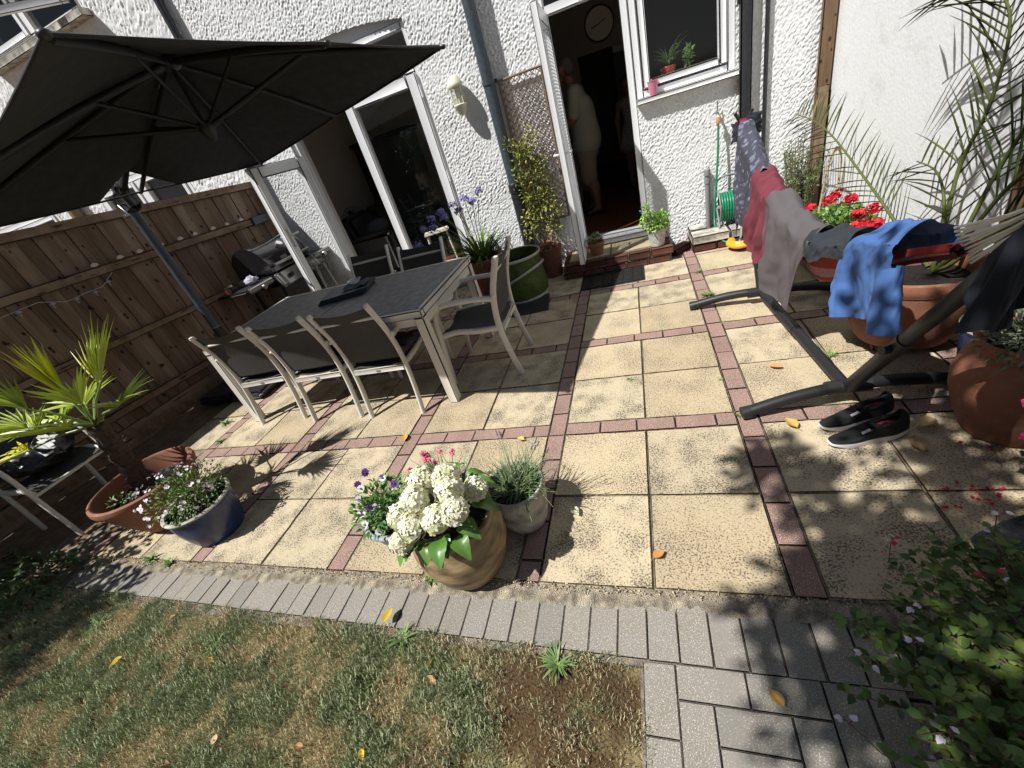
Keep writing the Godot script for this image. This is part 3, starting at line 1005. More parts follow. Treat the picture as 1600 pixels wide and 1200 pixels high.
func make_step() -> void:
	var st := thing("door_step", "low brick step with pale stone treads under the kitchen door", "step")
	var g := G.new()
	bar(g, -0.242, 0.83, -0.03, 0.137, -2.98, -2.472, 0)
	part("mortar", st, g, M.mortar)
	var ms := []
	for k in 6: ms.append(brick_mesh(Vector3(0.212, 0.066, 0.1), 0.55 + 0.12 * k, 0.007, 0.05 * (k % 2)))
	for c in 2:
		for k in 5:
			var x := -0.25 + 0.106 + k * 0.2165 + (0.0 if c == 0 else 0.03)
			if x > 0.86: continue
			var o := part("brick", st, ms[rng.randi() % 6], M.brick, Vector3(x, 0.070 + c * 0.075, -2.515))
			o.rotation = Vector3(rf(-0.01, 0.01), rf(-0.01, 0.01), rf(-0.01, 0.01))
	for c in 2:
		for s in [[-0.2, 0], [0.785, 1]]:
			for k in 2:
				var o := part("brick", st, ms[rng.randi() % 6], M.brick, Vector3(s[0], 0.068 + c * 0.076, -2.68 - k * 0.22))
				o.rotation.y = PI / 2 + rf(-0.03, 0.03)
	var tr := [slab_mesh(0.435, 0.36, 211), slab_mesh(0.42, 0.36, 212)]
	for k in 2:
		part("tread", st, tr[k], M.slab, Vector3(0.03 + k * 0.435, 0.152, -2.75))
	# loose rubble at the step's broken end
	var lr := solo("broken_brick", ms[1], M.brick, "broken dark brick lying against the end of the door step", "brick", Vector3(0.93, 0.062, -2.70))
	lr.rotation = Vector3(0.05, 0.7, 0.06)
	var pl := thing("brick_plinth", "low brick plinth with stone coping that carries the hose reel", "plinth")
	g = G.new()
	bar(g, 1.06, 2.02, -0.03, 0.1, -2.98, -2.58, 0)
	part("mortar", pl, g, M.mortar)
	for k in 5:
		part("brick", pl, ms[(k * 2 + 1) % 6], M.brick, Vector3(1.14 + k * 0.222, 0.075, -2.60))
	for k in 2:
		part("brick", pl, ms[k + 2], M.brick, Vector3(1.085, 0.075, -2.74 - k * 0.2)).rotation.y = PI / 2
	var cp := []
	for k in 3: cp.append(brick_mesh(Vector3(0.33, 0.075, 0.2), 0.9 + 0.08 * k, 0.008))
	for k in 3:
		part("coping", pl, cp[k], M.stonepot, Vector3(1.20 + k * 0.336, 0.157, -2.645))
	g = G.new()
	g.box(Vector3(1.115, 0.115, -2.87), Vector3(0.16, 0.09, 0.18), 0.008)
	part("corner_stone", pl, g, M.stonepot)

func make_fence() -> void:
	var f := thing("timber_fence", "brown timber board fence with three rails, shaded, behind the parasol and barbecue", "fence")
	var fx := func(z: float) -> float: return -3.90 - 0.117 * (z + 3.0)
	var ft := func(z: float) -> float: return 1.77 + 0.045 * (z + 3.0)
	var turn := atan2(-0.117, 1.0)
	var z := -2.94
	var ms := []
	for k in 8:
		var g := G.new()
		var t := 0.62 + 0.085 * k
		g.col = Color(t, t * (0.98 - 0.02 * (k % 3)), t * (0.95 - 0.03 * (k % 2)))
		g.box(Vector3(0, 0.5, 0), Vector3(0.016, 1.0, 0.128), 0.003)
		ms.append(g.mesh())
	var k := 0
	while z < 2.6:
		var w := rf(0.112, 0.124)
		var top: float = ft.call(z)
		var o := part("board", f, ms[rng.randi() % 8], M.fence, Vector3(fx.call(z) - (0.012 if k % 2 else 0.0), 0.02, z + w / 2))
		o.scale = Vector3(1, top - 0.02, w / 0.118)
		o.rotation.y = turn + rf(-0.02, 0.02)
		z += w
		k += 1
	var beam := func(called: String, y: Callable, hh: float, off: float, th: float, z0: float, z1: float, m: Material):
		var g := G.new()
		var t := rf(0.95, 1.1)
		g.col = Color(t, t, t)
		g.tube([Vector3(fx.call(z0) + off, y.call(z0), z0), Vector3(fx.call(z1) + off, y.call(z1), z1)], hh, 4, true, th / hh, Vector3.UP)
		return part(called, f, g, m)
	for a in [[1.40, 0.052], [0.80, 0.045], [0.24, 0.05]]:
		for e in [[-2.92, -0.05], [-0.04, 2.6]]:
			var g := G.new()
			var t := rf(0.95, 1.15)
			g.col = Color(t, t, t)
			var c := Vector3((fx.call(e[0]) + fx.call(e[1])) / 2 + 0.034, a[0] + 0.03 * ((e[0] + e[1]) / 2 + 3.0), (e[0] + e[1]) / 2)
			g.box(c, Vector3(0.042, a[1] * 1.5, e[1] - e[0]), 0.008, Basis(Vector3.UP, turn) * Basis(Vector3.RIGHT, -0.03))
			part("rail", f, g, M.rail)
	for e in [[-2.94, -0.05], [-0.04, 2.6]]:
		var g := G.new()
		g.col = Color(1, 1, 1)
		var zc: float = (e[0] + e[1]) / 2
		g.box(Vector3(fx.call(zc) + 0.005, ft.call(zc) + 0.01, zc), Vector3(0.07, 0.075, e[1] - e[0]), 0.006, Basis(Vector3.UP, turn) * Basis(Vector3.RIGHT, -0.045))
		part("cap_rail", f, g, M.rail)
		g = G.new()
		g.col = Color(1, 1, 1)
		g.box(Vector3(fx.call(zc) + 0.02, 0.08, zc), Vector3(0.03, 0.2, e[1] - e[0]), 0.004, Basis(Vector3.UP, turn))
		part("gravel_board", f, g, M.rail)
	for zz in [-2.9, -0.04, 2.6]:
		var g := G.new()
		g.box(Vector3(fx.call(zz) - 0.06, 0.85, zz), Vector3(0.08, 1.8, 0.08), 0.006)
		part("post", f, g, M.post)
	var g2 := G.new()
	g2.box(Vector3(fx.call(-2.75) + 0.05, 1.41, -2.75), Vector3(0.05, 0.09, 0.26), 0.004)
	part("rail_bracket", f, g2, M.pipe)
	# fence beyond the white wall, on the right
	var r := thing("side_fence", "dark brown timber fence in shade beyond the white wall's end", "fence")
	for j in 26:
		var o := part("board", r, ms[j % 8], M.fence, Vector3(2.3, 0.0, -0.54 + j * 0.128))
		o.scale = Vector3(1.4, 1.8, 1.06)
	g2 = G.new()
	g2.box(Vector3(2.215, 0.95, -0.56), Vector3(0.10, 1.95, 0.11), 0.006)
	part("post", r, g2, M.post)
	for y in [0.35, 1.5]:
		g2 = G.new()
		g2.box(Vector3(2.27, y, 1.2), Vector3(0.04, 0.08, 3.4), 0.006)
		part("rail", r, g2, M.post)

# ------------------------------------------------------------------ garden furniture
func make_chair(label: String) -> Node3D:
	# faces -z; the back posts stand at z = 0
	var c := thing("garden_chair", label, "chair")
	var w := 0.225
	for s in [-1.0, 1.0]:
		var g := G.new()
		g.tube(curve([Vector3(s * w, 0.0, 0.03), Vector3(s * w, 0.24, -0.015), Vector3(s * w, 0.45, -0.03), Vector3(s * w, 0.66, 0.0), Vector3(s * w, 0.885, 0.085)], 16), 0.0155, 8, true, 1.45, Vector3.BACK)
		part("back_post", c, g, M.alu)
		g = G.new()
		g.ball(Vector3(s * w, 0.888, 0.086), Vector3(0.016, 0.008, 0.022), 8, 6)
		part("post_cap", c, g, M.alu)
		g = G.new()
		g.tube(curve([Vector3(s * (w + 0.012), 0.0, -0.52), Vector3(s * (w + 0.012), 0.3, -0.495), Vector3(s * (w + 0.012), 0.54, -0.475), Vector3(s * (w + 0.012), 0.625, -0.43), Vector3(s * (w + 0.012), 0.645, -0.34), Vector3(s * (w + 0.012), 0.64, -0.14), Vector3(s * (w + 0.01), 0.62, -0.004)], 22), 0.0145, 8, true, 1.3, Vector3.BACK)
		part("front_leg_and_arm", c, g, M.alu)
		g = G.new()
		g.tube(curve([Vector3(s * (w - 0.004), 0.40, -0.028), Vector3(s * (w - 0.004), 0.40, -0.2), Vector3(s * (w - 0.004), 0.42, -0.36), Vector3(s * (w - 0.002), 0.40, -0.495)], 10), 0.014, 8, true, 1.5, Vector3.UP)
		part("seat_rail", c, g, M.alu)
		g = G.new()
		g.ball(Vector3(s * (w + 0.03), 0.645, 0.0), Vector3(0.012, 0.012, 0.012), 8, 6)
		part("bolt_cap", c, g, M.whiteplastic)
	var g := G.new()
	g.tube([Vector3(-w, 0.79, 0.052), Vector3(w, 0.79, 0.052)], 0.011, 8)
	part("top_rail", c, g, M.alu)
	g = G.new()
	g.box(Vector3(0, 0.375, -0.015), Vector3(2 * w - 0.02, 0.04, 0.02), 0.005)
	var rr := part("rear_rail", c, g, M.alu)
	g = G.new()
	g.box(Vector3(0, 0.375, -0.0035), Vector3(0.034, 0.012, 0.004), 0.001)
	part("badge", rr, g, M.castgrey)
	g = G.new()
	g.tube([Vector3(-w, 0.385, -0.49), Vector3(w, 0.385, -0.49)], 0.012, 8)
	part("front_rail", c, g, M.alu)
	g = G.new()
	for e in [0.0, -0.006]:
		g.sheet(func(u: float, v: float):
			var y := lerpf(0.455, 0.868, v)
			var zz := lerpf(-0.034, 0.004, clampf((y - 0.45) / 0.21, 0, 1)) if y < 0.66 else lerpf(0.004, 0.082, pow((y - 0.66) / 0.22, 1.15))
			return Vector3((u - 0.5) * 2 * (w - 0.008), y - 0.018 * sin(PI * u) * v, zz + 0.012 * sin(PI * u) + e), 10, 14)
	part("back_sling", c, g, M.sling)
	g = G.new()
	g.sheet(func(u: float, v: float):
		var z := lerpf(-0.03, -0.50, v)
		return Vector3((u - 0.5) * 2 * (w - 0.01), 0.412 + 0.016 * sin(PI * v) - 0.02 * sin(PI * u), z), 10, 14)
	part("seat_sling", c, g, M.sling)
	return c

func add_pad(c: Node3D, tilt: float) -> void:
	var g := G.new()
	var puff := func(u: float, v: float) -> float: return 0.022 * pow(absf(sin(PI * u * 3.0)), 0.5) * pow(absf(sin(PI * v * 3.0)), 0.5)
	g.sheet(func(u: float, v: float):
		var e := minf(minf(u, 1 - u), minf(v, 1 - v))
		return Vector3((u - 0.5) * 0.40, 0.432 + 0.014 * clampf(e * 20, 0, 1) + puff.call(u, v) * clampf(e * 14, 0, 1), lerpf(-0.055, -0.46, v)), 30, 30)
	g.sheet(func(u: float, v: float): return Vector3((0.5 - u) * 0.40, 0.428 - 0.010 * sin(PI * u) * sin(PI * v), lerpf(-0.055, -0.46, v)), 6, 6)
	part("quilted_seat_pad", c, g, M.pad)
	g = G.new()
	# the pad's upper half leans against the sling
	g.sheet(func(u: float, v: float):
		var e := minf(minf(u, 1 - u), minf(v, 1 - v))
		var y := lerpf(0.47, 0.84, v)
		var zz := lerpf(-0.034, 0.004, clampf((y - 0.45) / 0.21, 0, 1)) if y < 0.66 else lerpf(0.004, 0.082, pow((y - 0.66) / 0.22, 1.15))
		return Vector3((u - 0.5) * 0.39, y, zz - 0.012 - puff.call(u, v) * clampf(e * 14, 0, 1)), 30, 30)
	part("quilted_back_pad", c, g, M.pad)

func make_dining() -> void:
	var t := thing("garden_table", "large garden table with dark grey top and cream aluminium frame", "table", Vector3(-1.795, 0, -0.905))
	var hx := 1.005
	var hz := 0.525
	var g := G.new()
	for k in 2:
		g = G.new()
		bar(g, -hx + 0.045 + k * (hx - 0.043), -0.002 + k * (hx - 0.043), 0.722, 0.739, -hz + 0.045, hz - 0.045, 0.002)
		part("top_panel", t, g, M.tabletop)
	g = G.new()
	for s in [-1, 1]:
		g.box(Vector3(0, 0.715, s * (hz - 0.022)), Vector3(2 * hx, 0.05, 0.044), 0.006)
		g.box(Vector3(s * (hx - 0.022), 0.715, 0), Vector3(0.044, 0.0495, 2 * hz - 0.09), 0.006)
	part("top_frame", t, g, M.alu)
	g = G.new()
	for s in [-1, 1]:
		g.box(Vector3(0, 0.655, s * (hz - 0.05)), Vector3(2 * hx - 0.16, 0.065, 0.025), 0.004)
		g.box(Vector3(s * (hx - 0.035), 0.655, 0), Vector3(0.05, 0.07, 2 * hz - 0.14), 0.006)
	part("apron", t, g, M.alu)
	for sx in [-1, 1]:
		for sz in [-1, 1]:
			g = G.new()
			g.box(Vector3(sx * (hx - 0.036), 0.345, sz * (hz - 0.036)), Vector3(0.072, 0.69, 0.072), 0.007)
			part("leg", t, g, M.alu)
	var base := make_chair("")
	base.position = Vector3(-1.27, 0, -0.325)
	base.set_meta("label", "cream framed garden chair pulled up to the table, nearest its parasol-free corner")
	base.set_meta("group", "garden chairs round the table")
	var plain := base.duplicate()
	add_pad(base, 0)
	var G1 := "garden chairs round the table"
	copy(base, "garden_chair", Vector3(-1.835, 0, -0.345), 0.03, "cream framed garden chair with quilted pad, middle of three backs along the table", G1)
	copy(base, "garden_chair", Vector3(-2.44, 0, -0.385), 0.07, "cream framed garden chair with quilted pad beside the parasol base", G1)
	base.set_meta("label", "cream framed garden chair with quilted pad, beside the table's sunlit leg")
	copy(plain, "garden_chair", Vector3(-0.40, 0, -0.90), PI / 2 + 0.04, "garden chair without pad at the table's end, beside the green bag", G1)
	copy(plain, "garden_chair", Vector3(-2.05, 0, -1.86), PI + 0.03, "garden chair across the table in front of the dark open doorway", G1)
	copy(plain, "garden_chair", Vector3(-1.33, 0, -1.60), PI - 0.02, "garden chair across the table in front of the closed glass door", G1)
	# the seventh one stands apart, by the potted palm
	copy(plain, "garden_chair", Vector3(-3.86, 0, 0.53), -PI / 2 - 0.05, "garden chair in deep shade behind the potted palm, black bag on its seat", G1)
	plain.free()
	# pile on the table: slate mats, folded paper and a glass dish
	var p := thing("table_mats", "stack of dark slate table mats with a folded cloth on the table", "mats", Vector3(-1.80, 0.7395, -1.08), 0.25)
	for k in 4:
		g = G.new()
		g.box(Vector3(rf(-0.012, 0.012), 0.006 + k * 0.011, rf(-0.01, 0.01)), Vector3(0.42, 0.010, 0.30), 0.002, Basis(Vector3.UP, rf(-0.08, 0.08)))
		part("mat", p, g, M.pipe)
	g = G.new()
	var n := noise(6.0, 3)
	g.sheet(func(u: float, v: float): return Vector3(lerpf(-0.03, 0.19, u), 0.052 + 0.014 * absf(n.get_noise_2d(u * 1.5, v * 1.5)) + 0.006 * sin(u * 9.0), lerpf(-0.12, 0.07, v)), 16, 14)
	part("cloth", p, g, mat(Color(0.10, 0.115, 0.15), 0.9))
	var d := thing("glass_dish", "small clear glass dish on the stacked table mats", "dish", Vector3(-1.74, 0.802, -1.14))
	g = G.new()
	g.lathe([Vector2(0.0, 0.004), Vector2(0.035, 0.004), Vector2(0.055, 0.016), Vector2(0.062, 0.03), Vector2(0.058, 0.03), Vector2(0.05, 0.016), Vector2(0.034, 0.008), Vector2(0.0, 0.008)], 20)
	part("bowl", d, g, glass(Color(0.9, 0.93, 0.95), 0.35))
	d = thing("black_bag", "crumpled black bag with white papers on the chair behind the palm", "bag", Vector3(-3.60, 0.425, 0.52), 0.3)
	g = G.new()
	var nb := noise(5.0, 12)
	g.sheet(func(u: float, v: float):
		var a := TAU * u
		var ph := PI * v
		var q := Vector3(0.17 * sin(ph) * cos(a), 0.10 - 0.10 * cos(ph), 0.19 * sin(ph) * sin(a))
		return q * (1.0 + 0.35 * nb.get_noise_3dv(q * 3.0)) , 26, 16)
	part("sack", d, g, mat(Color(0.012, 0.012, 0.014), 0.3))
	for k in 5:
		g = G.new()
		g.box(Vector3(0.09 + k * 0.012, 0.205 - k * 0.012, -0.05 + k * 0.03), Vector3(0.10, 0.003, 0.05), 0.0, Basis(Vector3.UP, rf(-0.6, 0.6)) * Basis(Vector3.BACK, -0.5 + rf(-0.2, 0.2)))
		part("paper", d, g, M.whiteplastic)

func make_parasol() -> void:
	var A := Vector3(-1.05, 2.17, 0.56)
	var B := Vector3(-0.655, 2.15, -1.90)
	var D := Vector3(-3.10, 1.91, -2.36)
	var E := A + D - B
	var hub := Vector3(-2.08, 2.45, -0.89)
	var low := Vector3(-2.05, 2.07, -0.86)
	var mast := Vector3(-3.60, 0, -1.19)
	var p := thing("cantilever_parasol", "large square charcoal cantilever parasol over the dining table", "parasol", mast)
	var o := -mast
	var rim := [A, (A + B) / 2, B, (B + D) / 2, D, (D + E) / 2, E, (E + A) / 2]
	var g := G.new()
	# eight panels that sag a little between the ribs
	for k in 8:
		var a: Vector3 = rim[k]
		var b: Vector3 = rim[(k + 1) % 8]
		if k == 4 or k == 5: pass
		g.sheet(func(u: float, v: float):
			var e := a.lerp(b, u)
			var q := (hub + Vector3(0, 0.03, 0)).lerp(e, v)
			q += Vector3(0, 0.012 * sin(PI * v) - 0.009 * sin(PI * u) * v, 0)
			# the cloth is notched round the arm
			if k == 5 and v > 0.72: q.y += 0.16 * (v - 0.72) / 0.28 * maxf(0.0, 1.0 - u * 4.0)
			if k == 4 and v > 0.72: q.y += 0.16 * (v - 0.72) / 0.28 * maxf(0.0, 1.0 - (1.0 - u) * 4.0)
			return q + o, 12, 14)
	part("canopy", p, g, M.canopy)
	g = G.new()
	for k in 8:
		var a: Vector3 = rim[k]
		var b: Vector3 = rim[(k + 1) % 8]
		var pts := []
		for j in 9:
			var u := j / 8.0
			pts.append(a.lerp(b, u) + Vector3(0, -0.009 * sin(PI * u) - 0.004, 0) + o)
		g.tube(pts, 0.007, 6)
	part("hem", p, g, M.canopy)
	for k in 8:
		g = G.new()
		var tip: Vector3 = rim[k]
		var pts := []
		for j in 8:
			var v := lerpf(0.02, 0.985, j / 7.0)
			pts.append(hub.lerp(tip, v) + Vector3(0, 0.012 * sin(PI * v) - 0.010, 0) + o)
		g.tube(pts, 0.013, 6, true, 1.5, Vector3.UP)
		var rb := part("rib", p, g, M.blackmetal)
		g = G.new()
		g.ball(tip + o + Vector3(0, -0.004, 0), Vector3(0.022, 0.016, 0.022), 8, 6)
		part("rib_end", rb, g, M.plastic)
		g = G.new()
		var mid := hub.lerp(tip, 0.47) + Vector3(0, 0.015, 0)
		g.tube([low + o, mid + o], 0.010, 6, true, 1.4, Vector3.UP)
		part("strut", rb, g, M.blackmetal)
	g = G.new()
	g.lathe([Vector2(0, 0.06), Vector2(0.05, 0.055), Vector2(0.062, 0.03), Vector2(0.062, -0.035), Vector2(0.04, -0.05), Vector2(0, -0.05)], 16, hub + o)
	part("top_hub", p, g, M.plastic)
	g = G.new()
	g.lathe([Vector2(0, 0.045), Vector2(0.04, 0.04), Vector2(0.05, 0.02), Vector2(0.05, -0.02), Vector2(0.034, -0.05), Vector2(0.02, -0.075), Vector2(0, -0.078)], 16, low + o)
	part("lower_hub", p, g, M.plastic)
	g = G.new()
	g.tube([hub + o, low + o], 0.014, 8)
	part("hub_rod", p, g, M.blackmetal)
	g = G.new()
	g.box(Vector3(hub.x, 2.52, hub.z) + o + Vector3(-0.12, -0.06, 0.06), Vector3(0.055, 0.002, 0.075), 0.0, Basis(Vector3.BACK, 0.9))
	part("care_label", p, g, M.whiteplastic)
	g = G.new()
	g.tube([Vector3(0, 0.62, 0), Vector3(0, 2.08, 0)], 0.036, 14, true, 1.15, Vector3.BACK)
	part("mast", p, g, M.pipe)
	g = G.new()
	g.tube([Vector3(0, 0.06, 0), Vector3(0, 0.66, 0)], 0.043, 14)
	part("mast_socket", p, g, M.blackmetal)
	g = G.new()
	g.lathe([Vector2(0.036, 0), Vector2(0.046, 0.002), Vector2(0.046, 0.012), Vector2(0.036, 0.014)], 14, Vector3(0, 0.66, 0))
	part("mast_collar", p, g, M.steel)
	# crank housing on the mast and the arm to the hub
	g = G.new()
	g.box(Vector3(0.02, 1.90, 0), Vector3(0.15, 0.2, 0.10), 0.03, Basis(Vector3.BACK, 0.25))
	g.box(Vector3(0.05, 1.98, 0), Vector3(0.11, 0.13, 0.085), 0.03, Basis(Vector3.BACK, -0.5))
	part("crank_housing", p, g, M.plastic)
	g = G.new()
	g.tube([Vector3(0.03, 1.88, 0.05), Vector3(0.03, 1.88, 0.10), Vector3(0.075, 1.79, 0.105)], 0.009, 8)
	g.tube([Vector3(0.075, 1.79, 0.10), Vector3(0.075, 1.79, 0.16)], 0.013, 8)
	part("crank_handle", p, g, M.steel)
	g = G.new()
	var arm0 := Vector3(0.04, 1.97, 0)
	var hb := hub + o
	g.tube(curve([arm0, arm0.lerp(hb, 0.35) + Vector3(-0.03, 0.05, 0), arm0.lerp(hb, 0.75) + Vector3(-0.02, 0.045, 0), hb + Vector3(0, 0.0, 0)], 10), 0.024, 8, true, 1.5, Vector3.UP)
	part("arm", p, g, M.blackmetal)
	g = G.new()
	g.box(arm0.lerp(hb, 0.22) + Vector3(0, 0.05, 0.026), Vector3(0.10, 0.03, 0.004), 0.001, Basis(Vector3.BACK, 0.46))
	part("arm_plate", p, g, M.steel)
	g = G.new()
	g.tube([Vector3(-0.0, 2.0, 0.035), hb.lerp(arm0, 0.45) + Vector3(0, -0.03, 0.03), low + o], 0.003, 5)
	part("cord", p, g, M.blackmetal)
	# weighted base of four dark segments
	for k in 4:
		g = G.new()
		var sx := 1.0 if k % 2 else -1.0
		var sz := 1.0 if k > 1 else -1.0
		g.box(Vector3(sx * 0.225 + 0.12, 0.045, sz * 0.225), Vector3(0.44, 0.09, 0.44), 0.03)
		part("base_weight", p, g, M.plastic)
	g = G.new()
	g.box(Vector3(0.12, 0.08, 0), Vector3(0.9, 0.03, 0.06), 0.006)
	g.box(Vector3(0.12, 0.081, 0), Vector3(0.06, 0.03, 0.9), 0.006)
	part("base_cross", p, g, M.blackmetal)

func make_bbq() -> void:
	# stands with its back to the fence and faces +x
	var b := thing("gas_barbecue", "black gas barbecue with steel control panel against the timber fence", "barbecue", Vector3(-3.55, 0, -2.28))
	var g := G.new()
	# hood: half drum along z
	var prof := [Vector2(0.24, 0.90), Vector2(0.235, 0.96), Vector2(0.19, 1.08), Vector2(0.10, 1.17), Vector2(-0.02, 1.205), Vector2(-0.15, 1.17), Vector2(-0.235, 1.07), Vector2(-0.245, 0.90)]
	var hood := G.new()
	hood.sheet(func(u: float, v: float):
		var f: float = v * (prof.size() - 1)
		var a := mini(int(f), prof.size() - 2)
		var q: Vector2 = prof[a].cubic_interpolate(prof[a + 1], prof[maxi(a - 1, 0)], prof[mini(a + 2, prof.size() - 1)], f - a)
		return Vector3(q.x, q.y, lerpf(-0.31, 0.31, u)), 8, 28)
	part("hood", b, hood, M.enamel)
	for s in [-1, 1]:
		g = G.new()
		var ct := Vector3(0, 0.92, s * 0.335)
		var ring := []
		for k in 29:
			var f: float = k / 28.0 * (prof.size() - 1)
			var a := mini(int(f), prof.size() - 2)
			var q: Vector2 = prof[a].cubic_interpolate(prof[a + 1], prof[maxi(a - 1, 0)], prof[mini(a + 2, prof.size() - 1)], f - a)
			ring.append(q)
		for z in [0.305, 0.342]:
			for k in 28:
				g.tri(Vector3(0, 0.92, s * z), Vector3(ring[k].x * 1.03, ring[k].y + 0.008, s * z), Vector3(ring[k + 1].x * 1.03, ring[k + 1].y + 0.008, s * z))
		for k in 28:
			g.quad(Vector3(ring[k].x * 1.03, ring[k].y + 0.008, s * 0.305), Vector3(ring[k + 1].x * 1.03, ring[k + 1].y + 0.008, s * 0.305), Vector3(ring[k + 1].x * 1.03, ring[k + 1].y + 0.008, s * 0.342), Vector3(ring[k].x * 1.03, ring[k].y + 0.008, s * 0.342))
		part("hood_end", b, g, M.enamel)
	g = G.new()
	g.tube([Vector3(0.29, 0.97, -0.30), Vector3(0.29, 0.97, 0.30)], 0.016, 10)
	for s in [-1, 1]: g.box(Vector3(0.25, 0.965, s * 0.27), Vector3(0.08, 0.03, 0.03), 0.006)
	part("hood_handle", b, g, M.steel)
	g = G.new()
	g.tube([Vector3(0.15, 1.105, -0.03), Vector3(0.18, 1.14, -0.03)], 0.042, 18)
	var tg := part("temperature_gauge", b, g, M.steel)
	g = G.new()
	g.tube([Vector3(0.178, 1.138, -0.03), Vector3(0.183, 1.1435, -0.03)], 0.033, 18)
	part("dial", tg, g, M.whiteplastic)
	g = G.new()
	g.box(Vector3(0.225, 1.0, 0.06), Vector3(0.006, 0.035, 0.10), 0.002, Basis(Vector3.BACK, 0.25))
	part("badge_plate", b, g, M.steel)
	g = G.new()
	g.box(Vector3(0, 0.82, 0), Vector3(0.48, 0.16, 0.66), 0.02)
	part("fire_box", b, g, M.enamel)
	g = G.new()
	g.box(Vector3(0.275, 0.80, 0), Vector3(0.03, 0.16, 0.56), 0.006, Basis(Vector3.BACK, 0.35))
	var cp := part("control_panel", b, g, M.steel)
	for s in [-1, 1]:
		g = G.new()
		g.box(Vector3(0.27, 0.80, s * 0.315), Vector3(0.07, 0.17, 0.07), 0.02, Basis(Vector3.BACK, 0.35))
		part("panel_end", b, g, M.castgrey)
	for k in 3:
		g = G.new()
		g.tube([Vector3(0.285, 0.805, -0.17 + k * 0.17), Vector3(0.325, 0.82, -0.17 + k * 0.17)], 0.024, 14)
		g.box(Vector3(0.327, 0.821, -0.17 + k * 0.17), Vector3(0.016, 0.044, 0.010), 0.003, Basis(Vector3.BACK, 0.35))
		part("knob", cp, g, M.plastic)
	for s in [-1, 1]:
		g = G.new()
		g.box(Vector3(0.0, 0.85, s * 0.56), Vector3(0.42, 0.03, 0.42), 0.008)
		var sh := part("side_shelf", b, g, M.plastic)
		g = G.new()
		g.box(Vector3(0.225, 0.845, s * 0.56), Vector3(0.035, 0.06, 0.36), 0.012)
		part("shelf_front", sh, g, M.castgrey)
		g = G.new()
		g.tube([Vector3(0.243, 0.83, s * 0.56), Vector3(0.275, 0.825, s * 0.56)], 0.026, 14)
		part("shelf_knob", sh, g, M.steel)
	for sx in [-1, 1]:
		for sz in [-1, 1]:
			g = G.new()
			g.box(Vector3(sx * 0.21, 0.38, sz * 0.29), Vector3(0.035, 0.76, 0.035), 0.005)
			part("leg", b, g, M.blackmetal)
	g = G.new()
	g.box(Vector3(0.0, 0.20, 0), Vector3(0.44, 0.02, 0.60), 0.004)
	part("lower_shelf", b, g, M.blackmetal)
	g = G.new()
	g.box(Vector3(0.19, 0.46, 0), Vector3(0.012, 0.5, 0.54), 0.003)
	part("front_panel", b, g, M.plastic)
	# odds and ends left on the near side shelf
	var d := thing("cleaning_sponge", "pale yellow sponge on the barbecue's side shelf", "sponge", Vector3(-3.60, 0.866, -1.80), 0.4)
	g = G.new()
	g.box(Vector3(0, 0.03, 0), Vector3(0.12, 0.06, 0.08), 0.015)
	part("foam", d, g, mat(Color(0.42, 0.40, 0.24), 0.95, "grain", 9.0))
	d = thing("crumpled_cloth", "crumpled pale lilac cloth on the barbecue's side shelf", "cloth", Vector3(-3.48, 0.866, -1.78))
	g = G.new()
	var n := noise(9.0, 4)
	g.sheet(func(u: float, v: float):
		var a := TAU * u
		var ph := PI * v
		var q := Vector3(0.06 * sin(ph) * cos(a), 0.04 - 0.04 * cos(ph), 0.07 * sin(ph) * sin(a))
		return q * (1.0 + 0.5 * n.get_noise_3dv(q * 6.0)), 22, 14)
	part("fabric", d, g, mat(Color(0.45, 0.42, 0.5), 0.9))
	for k in 2:
		d = thing("spice_jar", ["small dark jar with white lid on the barbecue's side shelf", "small reddish jar on the barbecue's side shelf, lying beside the dark jar"][k], "jar", Vector3(-3.62 + 0.05 * k, 0.866, -1.62 + k * 0.09))
		g = G.new()
		g.lathe([Vector2(0, 0), Vector2(0.024, 0), Vector2(0.026, 0.01), Vector2(0.026, 0.05), Vector2(0.02, 0.058), Vector2(0, 0.058)], 14)
		part("jar", d, g, mat([Color(0.03, 0.02, 0.02), Color(0.12, 0.03, 0.025)][k], 0.3))
		g = G.new()
		g.lathe([Vector2(0.0, 0.075), Vector2(0.022, 0.075), Vector2(0.023, 0.058)], 14)
		part("lid", d, g, [M.whiteplastic, M.plastic][k])

